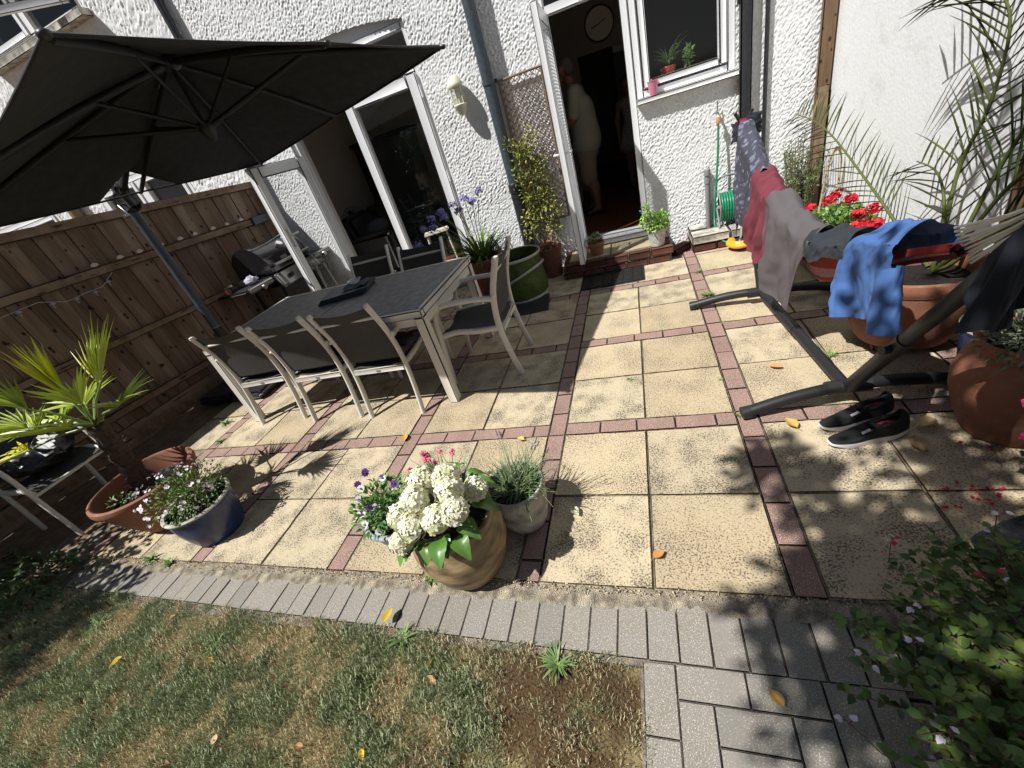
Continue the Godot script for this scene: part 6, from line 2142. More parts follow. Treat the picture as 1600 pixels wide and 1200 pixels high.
func surroundings() -> void:
	var cols := [Color(0.06, 0.11, 0.025), Color(0.08, 0.14, 0.03)]
	# the tree behind the viewer whose branches dapple the paving
	var cr := []
	for e in [[2.0, 0.1, 4.2, 0.55], [1.75, 0.55, 4.0, 0.5], [1.45, 0.95, 3.8, 0.45], [1.35, 1.45, 3.9, 0.5], [2.35, -0.45, 4.4, 0.5], [1.05, 0.85, 4.3, 0.32], [1.0, 1.35, 4.1, 0.35], [0.95, 0.35, 4.5, 0.22], [1.6, 0.1, 4.4, 0.4], [2.2, 0.7, 4.6, 0.6], [1.9, 1.3, 4.4, 0.6], [2.6, -0.9, 5.0, 0.5], [1.15, 1.8, 4.0, 0.5], [1.4, 0.65, 4.1, 0.4], [1.2, 1.1, 4.2, 0.4], [1.65, 0.85, 4.3, 0.45], [0.9, 1.1, 4.3, 0.28]]:
		cr.append([Vector3(e[0] - 0.476 * e[2] - 0.5, e[2], e[1] + 0.44 * e[2] - 4.3), e[3]])
	tree("garden_tree", "broad-leaved tree standing on the lawn, shading the flowering shrub", Vector3(0.5, 0, 4.3), cr,
		[Vector3(0, -0.05, 0), Vector3(0.03, 1.2, 0), Vector3(-0.1, 2.4, -0.3), Vector3(-0.2, 3.4, -0.7)], 0.14, 26, 0.085, 0.05, cols)
	# tall shrub by the fence that shades the corner bed
	tree("corner_shrub", "tall dense shrub by the fence end, shading the lawn's corner", Vector3(-3.95, 0, 2.35), [
		[Vector3(0.1, 1.5, -0.1), 0.6], [Vector3(0.0, 0.9, -0.55), 0.45], [Vector3(0.35, 0.9, 0.1), 0.5], [Vector3(0.3, 1.7, 0.4), 0.6], [Vector3(0.1, 0.5, 0.5), 0.5], [Vector3(-0.1, 2.0, 0.0), 0.5], [Vector3(0.45, 1.5, -0.35), 0.42], [Vector3(0.3, 1.35, -0.75), 0.4], [Vector3(0.0, 1.55, -1.1), 0.4]],
		[Vector3(0, -0.05, 0), Vector3(0.02, 0.5, 0), Vector3(0, 1.1, 0), Vector3(0.05, 1.7, 0)], 0.05, 60, 0.07, 0.035, cols)
	# low ivy and weeds in the shaded corner
	var t := thing("ground_cover", "dark low weeds and ivy in the shaded corner beside the lawn", "ground cover", Vector3(-3.15, -0.02, 1.3))
	t.set_meta("kind", "stuff")
	var g := G.new()
	for k in 1500:
		var q := Vector3(rf(-0.9, 0.42), 0, rf(-0.35, 0.75))
		if q.x > 0.15 - q.z * 0.4 and rng.randf() < 0.8: continue
		g.col = vary(Color(0.06, 0.10, 0.025), 0.4)
		g.leaf(q + Vector3(0, rf(0.0, 0.09), 0), (rdir() * 0.8 + Vector3(0, 0.4, 0)).normalized(), Vector3.UP, rf(0.03, 0.07), rf(0.014, 0.035))
	part("leaves", t, g, M.leaf)
	var grp := "weeds in the paving joints"
	for e in [[-3.2, -0.40, 0.07, "weed at the patio's edge beside the parasol base"], [-2.98, -0.14, 0.06, "weed in the brick band between parasol base and palm"], [-2.39, 0.955, 0.06, "weed below the palm's terracotta bowl by the blocks"], [-2.2, 0.97, 0.05, "weed below the blue pot by the grey blocks"], [1.03, -2.05, 0.05, "weed on the brick band nearest the brick plinth"], [1.03, -1.53, 0.07, "weed beside the hammock stand's far foot"], [0.97, -0.02, 0.03, "small weed at the tip of the hammock stand's near foot"], [0.93, -0.36, 0.02, "tiny weed in the brick band beside the hammock beam"], [-0.45, 0.965, 0.04, "weed at the foot of the hydrangea bowl"], [0.06, -0.2, 0.02, "tiny weed in the brick band near the parasol shadow's corner"], [0.42, -0.45, 0.03, "tiny weed between four buff slabs in full sun"], [1.52, -0.49, 0.05, "weed between hammock beam and the large terracotta planter"]]:
		t = thing("weed", "green " + e[3], "weed", Vector3(e[0], -0.008, e[1]), 0.0, grp)
		g = G.new()
		for k in 26:
			var a := rng.randf() * TAU
			g.col = vary(Color(0.15, 0.24, 0.06), 0.3)
			g.leaf(Vector3(rf(-0.01, 0.01), 0.0, rf(-0.01, 0.01)), Vector3(cos(a), rf(0.15, 1.1), sin(a)).normalized(), Vector3.UP, e[2] * rf(0.5, 1.2), e[2] * 0.22)
		part("leaves", t, g, M.leaf)
	for e in [[-1.42, 1.34, "in the worn middle of the lawn"], [-0.48, 1.215, "at the lawn edge by the yellow leaf"], [0.16, 1.235, "at the lawn edge by the bare soil patch"], [-2.3, 1.32, "in the lawn near the shaded corner"]]:
		t = thing("lawn_weed", "spiky green rosette weed " + e[2], "weed", Vector3(e[0], -0.025, e[1]), 0.0, "rosette weeds in the lawn")
		g = G.new()
		for k in 40:
			var a := rng.randf() * TAU
			g.col = vary(Color(0.13, 0.21, 0.065), 0.3)
			g.blade(Vector3.ZERO, Vector3(cos(a), rf(0.3, 1.2), sin(a)).normalized(), rf(0.04, 0.085), 0.009, rf(0.3, 1.2), 4)
		part("leaves", t, g, M.leaf)

# ------------------------------------------------------------------ people: one surface net over tapered bones
func net(g: G, bones: Array, cell: float, k := 0.03) -> void:
	var lo := Vector3.INF
	var hi := -Vector3.INF
	for b in bones:
		var r: float = maxf(b[2], b[3]) + cell * 2
		lo = lo.min(b[0] - Vector3.ONE * r).min(b[1] - Vector3.ONE * r)
		hi = hi.max(b[0] + Vector3.ONE * r).max(b[1] + Vector3.ONE * r)
	var n := Vector3i(((hi - lo) / cell).ceil()) + Vector3i.ONE
	var val := PackedFloat32Array()
	val.resize(n.x * n.y * n.z)
	val.fill(1.0)
	for b in bones:
		var r: float = maxf(b[2], b[3]) + maxf(k, cell) * 2
		var a: Vector3 = b[0]
		var ab: Vector3 = b[1] - a
		var l2 := maxf(ab.length_squared(), 1e-9)
		var i0 := Vector3i(((a.min(b[1]) - Vector3.ONE * r - lo) / cell).floor()).clamp(Vector3i.ZERO, n - Vector3i.ONE)
		var i1 := Vector3i(((a.max(b[1]) + Vector3.ONE * r - lo) / cell).ceil()).clamp(Vector3i.ZERO, n - Vector3i.ONE)
		for x in range(i0.x, i1.x + 1):
			for y in range(i0.y, i1.y + 1):
				for z in range(i0.z, i1.z + 1):
					var q := lo + Vector3(x, y, z) * cell - a
					var t := clampf(q.dot(ab) / l2, 0, 1)
					var d: float = (q - ab * t).length() - lerpf(b[2], b[3], t)
					var id := (x * n.y + y) * n.z + z
					var h := maxf(k - absf(d - val[id]), 0.0) / k
					val[id] = minf(d, val[id]) - h * h * k * 0.25
	var vid := {}
	var st := [n.y * n.z, n.z, 1]
	for x in n.x - 1:
		for y in n.y - 1:
			for z in n.z - 1:
				var id := (x * n.y + y) * n.z + z
				var c := 0
				var s := Vector3.ZERO
				var base := val[id] < 0
				var mixed := false
				for e in 8:
					if (val[id + (st[0] if e & 1 else 0) + (st[1] if e & 2 else 0) + (st[2] if e & 4 else 0)] < 0) != base:
						mixed = true
						break
				if not mixed: continue
				for ax in 3:
					for u in 2:
						for w in 2:
							var o := Vector3.ZERO
							o[(ax + 1) % 3] = u
							o[(ax + 2) % 3] = w
							var i0: int = id + st[(ax + 1) % 3] * u + st[(ax + 2) % 3] * w
							var va := val[i0]
							var vb: float = val[i0 + st[ax]]
							if (va < 0) != (vb < 0):
								o[ax] = va / (va - vb)
								s += o
								c += 1
				vid[id] = g.p(lo + (Vector3(x, y, z) + s / c) * cell)
	for x in range(1, n.x - 1):
		for y in range(1, n.y - 1):
			for z in range(1, n.z - 1):
				var id := (x * n.y + y) * n.z + z
				for ax in 3:
					var i1: int = id + st[ax]
					if (val[id] < 0) == (val[i1] < 0): continue
					var a: int = st[(ax + 1) % 3]
					var b: int = st[(ax + 2) % 3]
					var f := [id - a - b, id - b, id, id - a]
					if not (vid.has(f[0]) and vid.has(f[1]) and vid.has(f[2]) and vid.has(f[3])): continue
					if val[id] < 0: g.q(vid[f[0]], vid[f[3]], vid[f[2]], vid[f[1]])
					else: g.q(vid[f[0]], vid[f[1]], vid[f[2]], vid[f[3]])

func hand(g: G, w: Vector3, d: Vector3, side: Vector3) -> void:
	# palm, four unequal bent fingers and a thumb off the palm's side
	var b := []
	var n := d.cross(side).normalized()
	for k in 4:
		var kn := w + d * 0.085 + side * (0.03 - 0.02 * k)
		b.append([w + side * (0.018 - 0.012 * k), kn, 0.013, 0.0105])
		var l: float = [0.042, 0.048, 0.045, 0.034][k]
		var m := kn + (d + n * 0.25).normalized() * l
		var e := m + (d + n * 0.75).normalized() * l * 0.9
		b.append([kn, m, 0.0095, 0.0088])
		b.append([m, e, 0.0088, 0.0075])
	var tb := w + d * 0.025 + side * 0.028
	var tm := tb + (d * 0.7 + side * 0.6 + n * 0.3).normalized() * 0.042
	b.append([tb, tm, 0.013, 0.010])
	b.append([tm, tm + (d + n * 0.4).normalized() * 0.034, 0.010, 0.0085])
	net(g, b, 0.005, 0.006)

func head_bones(c: Vector3, f: Vector3) -> Array:
	var s := f.cross(Vector3.UP).normalized()
	return [[c + Vector3(0, 0.035, 0) - f * 0.02, c + Vector3(0, 0.02, 0) + f * 0.015, 0.085, 0.078], [c + Vector3(0, -0.03, 0) + f * 0.02, c + Vector3(0, -0.075, 0) + f * 0.045, 0.062, 0.038], [c + Vector3(0, 0.012, 0) + f * 0.092, c + Vector3(0, -0.025, 0) + f * 0.112, 0.009, 0.014], [c + s * 0.082 + Vector3(0, 0.015, 0), c + s * 0.084 + Vector3(0, -0.02, 0), 0.012, 0.009], [c - s * 0.082 + Vector3(0, 0.015, 0), c - s * 0.084 + Vector3(0, -0.02, 0), 0.012, 0.009], [c + Vector3(0, -0.06, 0) + f * 0.085, c + Vector3(0, -0.06, 0) + f * 0.087, 0.015, 0.012]]

func make_people() -> void:
	var skin := mat(Color(0.24, 0.115, 0.075), 0.55)
	# man: seen from behind his left shoulder, facing -x and bending his head
	var t := thing("person", "person in cream shirt and beige shorts standing just inside the kitchen, back turned", "person", Vector3(0.03, 0.186, -4.45))
	var f := Vector3(-0.9, -0.1, -0.3).normalized()
	var V := func(x: float, y: float, z: float) -> Vector3: return Vector3(x, y, z)
	var g := G.new()
	var body := []
	for s in [-1.0, 1.0]:
		var hip: Vector3 = V.call(-0.02, 0.93, s * 0.10)
		var kn: Vector3 = V.call(-0.04 + 0.03 * s, 0.50, s * 0.115)
		var an: Vector3 = V.call(0.0 + 0.03 * s, 0.08, s * 0.12)
		body.append([hip, kn, 0.092, 0.062])
		body.append([kn, kn.lerp(an, 0.35) + Vector3(0.015, 0, 0), 0.058, 0.060])
		body.append([kn.lerp(an, 0.35) + Vector3(0.015, 0, 0), an, 0.058, 0.038])
		body.append([an, an + Vector3(-0.14, -0.055, 0), 0.036, 0.026])
		var sh: Vector3 = V.call(-0.05, 1.46, s * 0.20)
		var el: Vector3 = V.call(-0.10, 1.18, s * 0.25)
		var wr: Vector3 = V.call(-0.32, 1.08, s * 0.17)
		body.append([sh, el, 0.056, 0.044])
		body.append([el, wr, 0.042, 0.029])
	body.append([Vector3(-0.0, 0.95, -0.05), Vector3(0.0, 0.95, 0.05), 0.13, 0.13])
	body.append([Vector3(-0.0, 1.0, 0), Vector3(-0.02, 1.2, 0), 0.14, 0.145])
	body.append([Vector3(-0.02, 1.28, -0.08), Vector3(-0.02, 1.28, 0.08), 0.13, 0.13])
	body.append([Vector3(-0.04, 1.44, -0.13), Vector3(-0.04, 1.44, 0.13), 0.075, 0.075])
	body.append([Vector3(-0.06, 1.46, 0), Vector3(-0.11, 1.60, 0), 0.06, 0.055])
	net(g, body, 0.02, 0.04)
	net(g, head_bones(Vector3(-0.15, 1.70, 0), f), 0.008, 0.03)
	for s in [-1.0, 1.0]: hand(g, Vector3(-0.33, 1.075, s * 0.165), Vector3(-0.9, -0.3, 0).normalized(), Vector3(0, 0, -s))
	part("body", t, g, skin)
	g = G.new()
	net(g, [[Vector3(-0.14, 1.745, 0) + f * -0.02, Vector3(-0.13, 1.70, 0) - f * 0.045, 0.09, 0.075]], 0.012)
	part("hair", t, g, mat(Color(0.10, 0.08, 0.06), 0.8))
	g = G.new()
	net(g, [[Vector3(0.0, 0.88, -0.075), Vector3(0.0, 0.88, 0.075), 0.16, 0.16], [Vector3(0.0, 0.98, -0.07), Vector3(0.0, 0.98, 0.07), 0.162, 0.162], [Vector3(0.0, 0.9, 0), Vector3(-0.02, 1.2, 0), 0.175, 0.17], [Vector3(-0.02, 1.28, -0.08), Vector3(-0.02, 1.28, 0.08), 0.148, 0.148], [Vector3(-0.04, 1.44, -0.14), Vector3(-0.04, 1.44, 0.14), 0.088, 0.088], [Vector3(-0.05, 1.45, 0.2), Vector3(-0.09, 1.22, 0.245), 0.075, 0.068], [Vector3(-0.05, 1.45, -0.2), Vector3(-0.09, 1.22, -0.245), 0.075, 0.068]], 0.02, 0.05)
	part("shirt", t, g, mat(Color(0.33, 0.32, 0.25), 0.95))
	g = G.new()
	net(g, [[Vector3(0.0, 0.80, -0.05), Vector3(0.0, 0.80, 0.05), 0.14, 0.14], [Vector3(-0.02, 0.78, 0.10), Vector3(-0.03, 0.47, 0.115), 0.115, 0.098], [Vector3(-0.02, 0.78, -0.10), Vector3(-0.05, 0.47, -0.115), 0.115, 0.098]], 0.02, 0.04)
	part("shorts", t, g, mat(Color(0.25, 0.20, 0.14), 0.95))
	for s in [-1.0, 1.0]:
		g = G.new()
		g.box(Vector3(-0.05 + 0.03 * s, 0.012, s * 0.12), Vector3(0.27, 0.024, 0.095), 0.008)
		g.tube([Vector3(-0.10 + 0.03 * s, 0.02, s * 0.12 - 0.05), Vector3(-0.10 + 0.03 * s, 0.062, s * 0.12), Vector3(-0.10 + 0.03 * s, 0.02, s * 0.12 + 0.05)], 0.012, 6, true, 2.0)
		part("sandal", t, g, M.plastic)
	# second person further in, sleeveless pale dress
	t = thing("person", "person in a sleeveless pale patterned dress standing further inside the kitchen", "person", Vector3(0.60, 0.186, -5.62))
	g = G.new()
	body = []
	for s in [-1.0, 1.0]:
		body.append([Vector3(s * 0.085, 0.74, 0), Vector3(s * 0.08, 0.42, 0.01), 0.078, 0.052])
		body.append([Vector3(s * 0.08, 0.42, 0.01), Vector3(s * 0.08, 0.28, -0.012), 0.05, 0.052])
		body.append([Vector3(s * 0.08, 0.28, -0.012), Vector3(s * 0.075, 0.065, 0), 0.05, 0.031])
		body.append([Vector3(s * 0.075, 0.055, 0), Vector3(s * 0.085, 0.025, 0.12), 0.031, 0.022])
		body.append([Vector3(s * 0.155, 1.15, 0), Vector3(s * 0.205, 0.92, 0.0), 0.042, 0.035])
		body.append([Vector3(s * 0.205, 0.92, 0.0), Vector3(s * 0.20, 0.71, 0.06), 0.034, 0.024])
	body.append([Vector3(-0.05, 0.76, 0), Vector3(0.05, 0.76, 0), 0.105, 0.105])
	body.append([Vector3(0, 0.85, 0), Vector3(0, 1.0, 0), 0.10, 0.105])
	body.append([Vector3(-0.09, 1.14, 0), Vector3(0.09, 1.14, 0), 0.065, 0.065])
	body.append([Vector3(0, 1.16, 0), Vector3(0, 1.27, 0.01), 0.045, 0.042])
	net(g, body, 0.018, 0.035)
	net(g, head_bones(Vector3(0, 1.345, 0.015), Vector3(-0.35, 0, 0.93).normalized()), 0.008, 0.03)
	for s in [-1.0, 1.0]: hand(g, Vector3(s * 0.20, 0.70, 0.062), Vector3(0, -0.95, 0.2).normalized(), Vector3(0, 0.1, 1).normalized())
	part("body", t, g, skin)
	g = G.new()
	net(g, [[Vector3(0, 1.40, -0.02), Vector3(0, 1.34, -0.05), 0.092, 0.085], [Vector3(0, 1.34, -0.06), Vector3(0, 1.18, -0.07), 0.07, 0.05]], 0.012)
	part("hair", t, g, mat(Color(0.02, 0.015, 0.012), 0.6))
	g = G.new()
	net(g, [[Vector3(-0.08, 0.60, 0), Vector3(0.08, 0.60, 0), 0.135, 0.135], [Vector3(-0.05, 0.76, 0), Vector3(0.05, 0.76, 0), 0.12, 0.12], [Vector3(0, 0.85, 0), Vector3(0, 1.02, 0), 0.115, 0.118], [Vector3(-0.085, 1.13, 0), Vector3(0.085, 1.13, 0), 0.075, 0.075]], 0.018, 0.05)
	part("dress", t, g, mat(Color(0.48, 0.42, 0.40), 0.95, "dirt", 7.0))

func indoors() -> void:
	# kitchen
	var t := thing("wall_clock", "large round wall clock with thin black rim above the inner doorway", "clock", Vector3(0.30, 2.36, -6.19))
	var g := G.new()
	g.lathe([Vector2(0, 0), Vector2(0.205, 0), Vector2(0.205, 0.006), Vector2(0, 0.006)], 40, Vector3.ZERO, Basis(Vector3.RIGHT, PI / 2))
	part("face", t, g, M.plaster2)
	var pts := []
	for k in 41: pts.append(Vector3(cos(TAU * k / 40) * 0.205, sin(TAU * k / 40) * 0.205, 0.012))
	g = G.new()
	g.tube(pts, 0.011, 8, false)
	part("rim", t, g, M.blackmetal)
	for a in [[-0.12, -0.025], [0.09, 0.035]]:
		g = G.new()
		g.tube([Vector3(0, 0, 0.012), Vector3(a[0], a[1], 0.012)], 0.006, 6)
		part("hand", t, g, M.blackmetal)
	t = thing("white_cupboard", "white cupboard front glimpsed in the dark hallway beyond the kitchen", "cupboard", Vector3(0.62, 0.186, -7.0))
	g = G.new()
	g.box(Vector3(0.05, 1.93, 0), Vector3(0.5, 0.24, 0.2), 0.006)
	part("door_panel", t, g, M.upvc)
	g = G.new()
	g.box(Vector3(0.05, 0.92, -0.05), Vector3(0.5, 1.84, 0.1), 0.004)
	part("carcass", t, g, M.plastic)
	t = thing("kitchen_units", "row of pale kitchen base units inside along the left wall", "kitchen units", Vector3(-0.42, 0.186, -4.6))
	g = G.new()
	g.box(Vector3(0.05, 0.43, 0), Vector3(0.24, 0.86, 1.6), 0.006)
	part("cabinet", t, g, M.upvc)
	g = G.new()
	g.box(Vector3(0.06, 0.88, 0), Vector3(0.28, 0.04, 1.64), 0.006)
	part("worktop", t, g, M.castgrey)
	# pots on the window sills
	t = thing("pink_bucket", "small pink metal bucket on the outer window sill", "bucket", Vector3(0.81, 1.401, -2.955))
	g = G.new()
	g.lathe([Vector2(0, 0), Vector2(0.032, 0), Vector2(0.046, 0.105), Vector2(0.049, 0.108), Vector2(0.049, 0.113), Vector2(0.044, 0.113), Vector2(0.031, 0.01), Vector2(0, 0.01)], 24)
	part("bucket", t, g, mat(Color(0.60, 0.20, 0.30), 0.4))
	t = thing("spider_plant", "spider plant in a coppery pot on the inner kitchen sill", "potted plant", Vector3(0.96, 1.483, -3.19))
	pot(t, pot_prof(0.05, 0.068, 0.10, 0.004, 0.015), mat(Color(0.42, 0.10, 0.04), 0.3, null, 1.0, {"metal": 0.4}))
	g = G.new()
	for k in 46:
		var a := rng.randf() * TAU
		g.col = vary(Color(0.16, 0.25, 0.07), 0.3)
		g.blade(Vector3(0, 0.09, 0), Vector3(cos(a) * rf(0.2, 0.8), 1.0, sin(a) * rf(0.2, 0.8)).normalized(), rf(0.12, 0.30), 0.012, rf(1.0, 2.4), 6)
	part("foliage", t, g, M.leaf)
	t = thing("sill_succulent", "small leafy plant in a pale dish on the inner kitchen sill", "potted plant", Vector3(1.14, 1.483, -3.17))
	pot(t, pot_prof(0.04, 0.055, 0.045, 0.003, 0.01), M.whitepot)
	g = G.new()
	cloud(g, Vector3(0, 0.13, 0), Vector3(0.035, 0.09, 0.035), 60, 0.05, 0.026, [Color(0.16, 0.26, 0.06), Color(0.22, 0.32, 0.08)], 0.7)
	g.col = Color(0.12, 0.16, 0.05)
	g.tube([Vector3(0, 0.02, 0), Vector3(0, 0.2, 0)], 0.004, 5, false)
	part("foliage", t, g, M.leaf)
	# living room
	var sofam := mat(Color(0.075, 0.07, 0.07), 0.95, "weave", 3.0)
	t = thing("sofa", "grey upholstered sofa inside the living room behind the open garden door", "sofa", Vector3(-3.05, 0.186, -4.25))
	g = G.new()
	g.box(Vector3(0, 0.22, 0), Vector3(0.9, 0.34, 1.5), 0.05)
	part("base", t, g, sofam)
	for z in [-0.36, 0.36]:
		g = G.new()
		g.box(Vector3(0.05, 0.43, z), Vector3(0.74, 0.15, 0.68), 0.05)
		part("seat_cushion", t, g, sofam)
		g = G.new()
		g.box(Vector3(-0.28, 0.66, z), Vector3(0.2, 0.46, 0.66), 0.07, Basis(Vector3.BACK, 0.2))
		part("back_cushion", t, g, sofam)
	for z in [-0.78, 0.78]:
		g = G.new()
		g.box(Vector3(0, 0.34, z), Vector3(0.9, 0.56, 0.17), 0.06)
		part("arm", t, g, sofam)
	t = thing("scatter_cushion", "plump slate grey cushion on the sofa's near arm", "cushion", Vector3(-3.0, 0.70, -3.75))
	g = G.new()
	g.ball(Vector3(0, 0.12, 0), Vector3(0.21, 0.12, 0.13), 16, 10, Basis(Vector3.BACK, 0.3))
	part("cover", t, g, mat(Color(0.10, 0.105, 0.12), 0.95, "weave", 3.0))
	t = thing("desk_fan", "round black desk fan standing behind the sofa", "fan", Vector3(-3.78, 0.186, -4.55))
	g = G.new()
	for k in 5:
		pts = []
		for j in 33: pts.append(Vector3(cos(TAU * j / 32) * 0.045 * (k + 1), 0.72 + sin(TAU * j / 32) * 0.045 * (k + 1), 0.06))
		g.tube(pts, 0.0035, 5, false)
	for k in 18:
		var a := TAU * k / 18
		g.tube([Vector3(0, 0.72, 0.075), Vector3(cos(a) * 0.225, 0.72 + sin(a) * 0.225, 0.06)], 0.002, 4, false)
	part("guard", t, g, M.plastic)
	for k in 4:
		g = G.new()
		var a := TAU * k / 4 + 0.4
		g.leaf(Vector3(0, 0.72, 0.03), Vector3(cos(a), sin(a), 0), Vector3(0.3, 0, 1).normalized(), 0.2, 0.14)
		part("blade", t, g, M.plastic)
	g = G.new()
	g.tube([Vector3(0, 0.72, -0.08), Vector3(0, 0.72, 0.08)], 0.035, 14)
	part("motor", t, g, M.steel)
	g = G.new()
	g.tube([Vector3(0, 0.02, -0.04), Vector3(0, 0.72, -0.04)], 0.014, 10)
	g.lathe([Vector2(0, 0.03), Vector2(0.15, 0.02), Vector2(0.16, 0.0), Vector2(0, 0.0)], 24, Vector3(0, 0, -0.04))
	part("stand", t, g, M.plastic)
	t = thing("dark_cabinet", "tall dark wooden cabinet with cornice inside the living room", "cabinet", Vector3(-3.35, 0.186, -5.6))
	g = G.new()
	g.box(Vector3(0, 0.85, 0), Vector3(1.0, 1.7, 0.45), 0.01)
	part("carcass", t, g, mat(Color(0.025, 0.014, 0.01), 0.4))
	g = G.new()
	g.box(Vector3(0, 1.73, 0), Vector3(1.1, 0.07, 0.52), 0.015)
	part("cornice", t, g, mat(Color(0.025, 0.014, 0.01), 0.4))
	t = thing("wooden_stool", "pale wooden stool just inside the closed glass door", "stool", Vector3(-2.02, 0.186, -3.55), 0.4)
	g = G.new()
	g.box(Vector3(0, 0.43, 0), Vector3(0.34, 0.035, 0.20), 0.012)
	part("seat", t, g, M.cream)
	for sx in [-1, 1]:
		for sz in [-1, 1]:
			g = G.new()
			g.tube([Vector3(sx * 0.13, 0.42, sz * 0.06), Vector3(sx * 0.16, 0.0, sz * 0.09)], 0.016, 8)
			part("leg", t, g, M.cream)

func wall_items() -> void:
	var pts := []
	# lamp
	var t := thing("wall_lamp", "cream outdoor lantern on the roughcast wall left of the soil pipe", "lamp", Vector3(-0.985, 1.74, -2.985))
	var g := G.new()
	g.box(Vector3(0, 0.16, 0.012), Vector3(0.09, 0.20, 0.03), 0.01)
	part("back_plate", t, g, M.cream)
	g = G.new()
	g.lathe([Vector2(0, -0.045), Vector2(0.022, -0.04), Vector2(0.045, -0.015), Vector2(0.056, 0.02), Vector2(0.07, 0.035), Vector2(0.072, 0.05), Vector2(0.062, 0.056), Vector2(0, 0.056)], 28, Vector3(0, 0.04, 0.075))
	part("lower_bowl", t, g, M.cream)
	g = G.new()
	g.lathe([Vector2(0, 0.1), Vector2(0.03, 0.094), Vector2(0.055, 0.075), Vector2(0.068, 0.045), Vector2(0.078, 0.03), Vector2(0.08, 0.012), Vector2(0.074, 0.0), Vector2(0, 0.0)], 28, Vector3(0, 0.235, 0.075))
	part("top_dome", t, g, M.cream)
	g = G.new()
	g.lathe([Vector2(0.056, 0.09), Vector2(0.056, 0.24)], 28, Vector3(0, 0, 0.075))
	part("glass", t, g, glass(Color(0.75, 0.75, 0.68), 0.25))
	for k in 5:
		g = G.new()
		var a := lerpf(-0.35, PI + 0.35, k / 4.0)
		g.tube([Vector3(cos(a) * 0.061, 0.09, 0.075 + sin(a) * 0.061), Vector3(cos(a) * 0.064, 0.24, 0.075 + sin(a) * 0.064)], 0.0045, 6)
		part("bar", t, g, M.cream)
	g = G.new()
	g.tube([Vector3(0, 0.09, 0.075), Vector3(0, 0.19, 0.075)], 0.013, 10)
	part("bulb", t, g, M.whiteplastic)
	# tap, hose and reel
	var hosem := mat(Color(0.012, 0.20, 0.10), 0.35)
	t = thing("garden_tap", "small brass wall tap with orange hose connector below the kitchen window", "tap", Vector3(1.335, 1.06, -2.99))
	g = G.new()
	g.tube([Vector3(0, 0.06, 0), Vector3(0, 0.055, 0.06), Vector3(0, 0.02, 0.075)], 0.011, 8)
	g.tube([Vector3(0, 0.06, 0.045), Vector3(0, 0.15, 0.04)], 0.005, 6)
	part("tap", t, g, M.steel)
	g = G.new()
	g.lathe([Vector2(0.011, 0.03), Vector2(0.02, 0.025), Vector2(0.022, -0.01), Vector2(0.016, -0.03), Vector2(0.012, -0.03)], 12, Vector3(0, 0, 0.075))
	part("connector", t, g, mat(Color(0.65, 0.30, 0.10), 0.5))
	t = thing("garden_hose", "green hose hanging from the tap down to its reel", "hose")
	g = G.new()
	g.tube(curve([Vector3(1.335, 1.035, -2.915), Vector3(1.325, 0.8, -2.89), Vector3(1.30, 0.5, -2.87), Vector3(1.275, 0.25, -2.82), Vector3(1.27, 0.14, -2.72), Vector3(1.30, 0.075, -2.56), Vector3(1.38, 0.055, -2.50), Vector3(1.45, 0.06, -2.53)], 36), 0.010, 8)
	part("hose", t, g, hosem)
	t = thing("hose_reel", "reel of coiled green hose standing on the brick plinth", "hose reel", Vector3(1.42, 0.16, -2.80))
	for k in 9:
		for j in 2:
			pts = []
			for q in 29:
				var a := TAU * q / 28
				var r := 0.125 - 0.012 * j + rng.randf() * 0.001
				pts.append(Vector3(-0.09 + k * 0.0225 + 0.011 * j, 0.16 + r * sin(a), r * cos(a)))
			g = G.new()
			g.tube(pts, 0.0105, 7, false)
			part("coil", t, g, hosem)
	g = G.new()
	for s in [-1, 1]:
		pts = []
		for q in 25: pts.append(Vector3(s * 0.115, 0.16 + 0.15 * sin(TAU * q / 24), 0.15 * cos(TAU * q / 24)))
		g.tube(pts, 0.007, 6, false)
		g.tube([Vector3(s * 0.125, 0.005, 0.13), Vector3(s * 0.125, 0.16, 0.0), Vector3(s * 0.125, 0.005, -0.13)], 0.009, 6)
	g.tube([Vector3(-0.125, 0.16, 0), Vector3(0.125, 0.16, 0)], 0.02, 8)
	g.tube(curve([Vector3(-0.125, 0.1, -0.05), Vector3(-0.12, 0.36, -0.1), Vector3(0, 0.42, -0.11), Vector3(0.12, 0.36, -0.1), Vector3(0.125, 0.1, -0.05)], 14), 0.009, 6)
	part("frame", t, g, M.castgrey)
	t = thing("garden_trimmer", "orange and black garden trimmer on the ground beside the hose reel", "trimmer", Vector3(1.44, 0.0, -2.46))
	g = G.new()
	g.sheet(func(u: float, v: float):
		var a := lerpf(0.2, 4.0, u)
		var r := lerpf(0.05, 0.115, v)
		return Vector3(cos(a) * r, 0.05 + 0.035 * sin(PI * v) + 0.02 * (1 - v), sin(a) * r), 24, 8)
	g.tube(curve([Vector3(0.09, 0.05, 0.04), Vector3(0.04, 0.06, 0.105), Vector3(-0.05, 0.055, 0.09), Vector3(-0.105, 0.06, 0.0), Vector3(-0.07, 0.075, -0.07)], 16), 0.022, 8)
	part("guard", t, g, mat(Color(0.78, 0.33, 0.02), 0.4))
	g = G.new()
	g.lathe([Vector2(0, 0.0), Vector2(0.05, 0.0), Vector2(0.055, 0.03), Vector2(0.05, 0.07), Vector2(0.02, 0.10), Vector2(0, 0.10)], 18, Vector3(0.0, 0.0, 0.0))
	part("head", t, g, M.plastic)
	g = G.new()
	g.tube([Vector3(0, 0.08, 0), Vector3(0.10, 0.55, -0.30), Vector3(0.16, 0.82, -0.445)], 0.012, 8)
	part("shaft", t, g, M.castgrey)
	# rubber mat
	t = thing("door_mat", "black openwork rubber mat lying below the door step", "mat", Vector3(0.262, 0.004, -2.27))
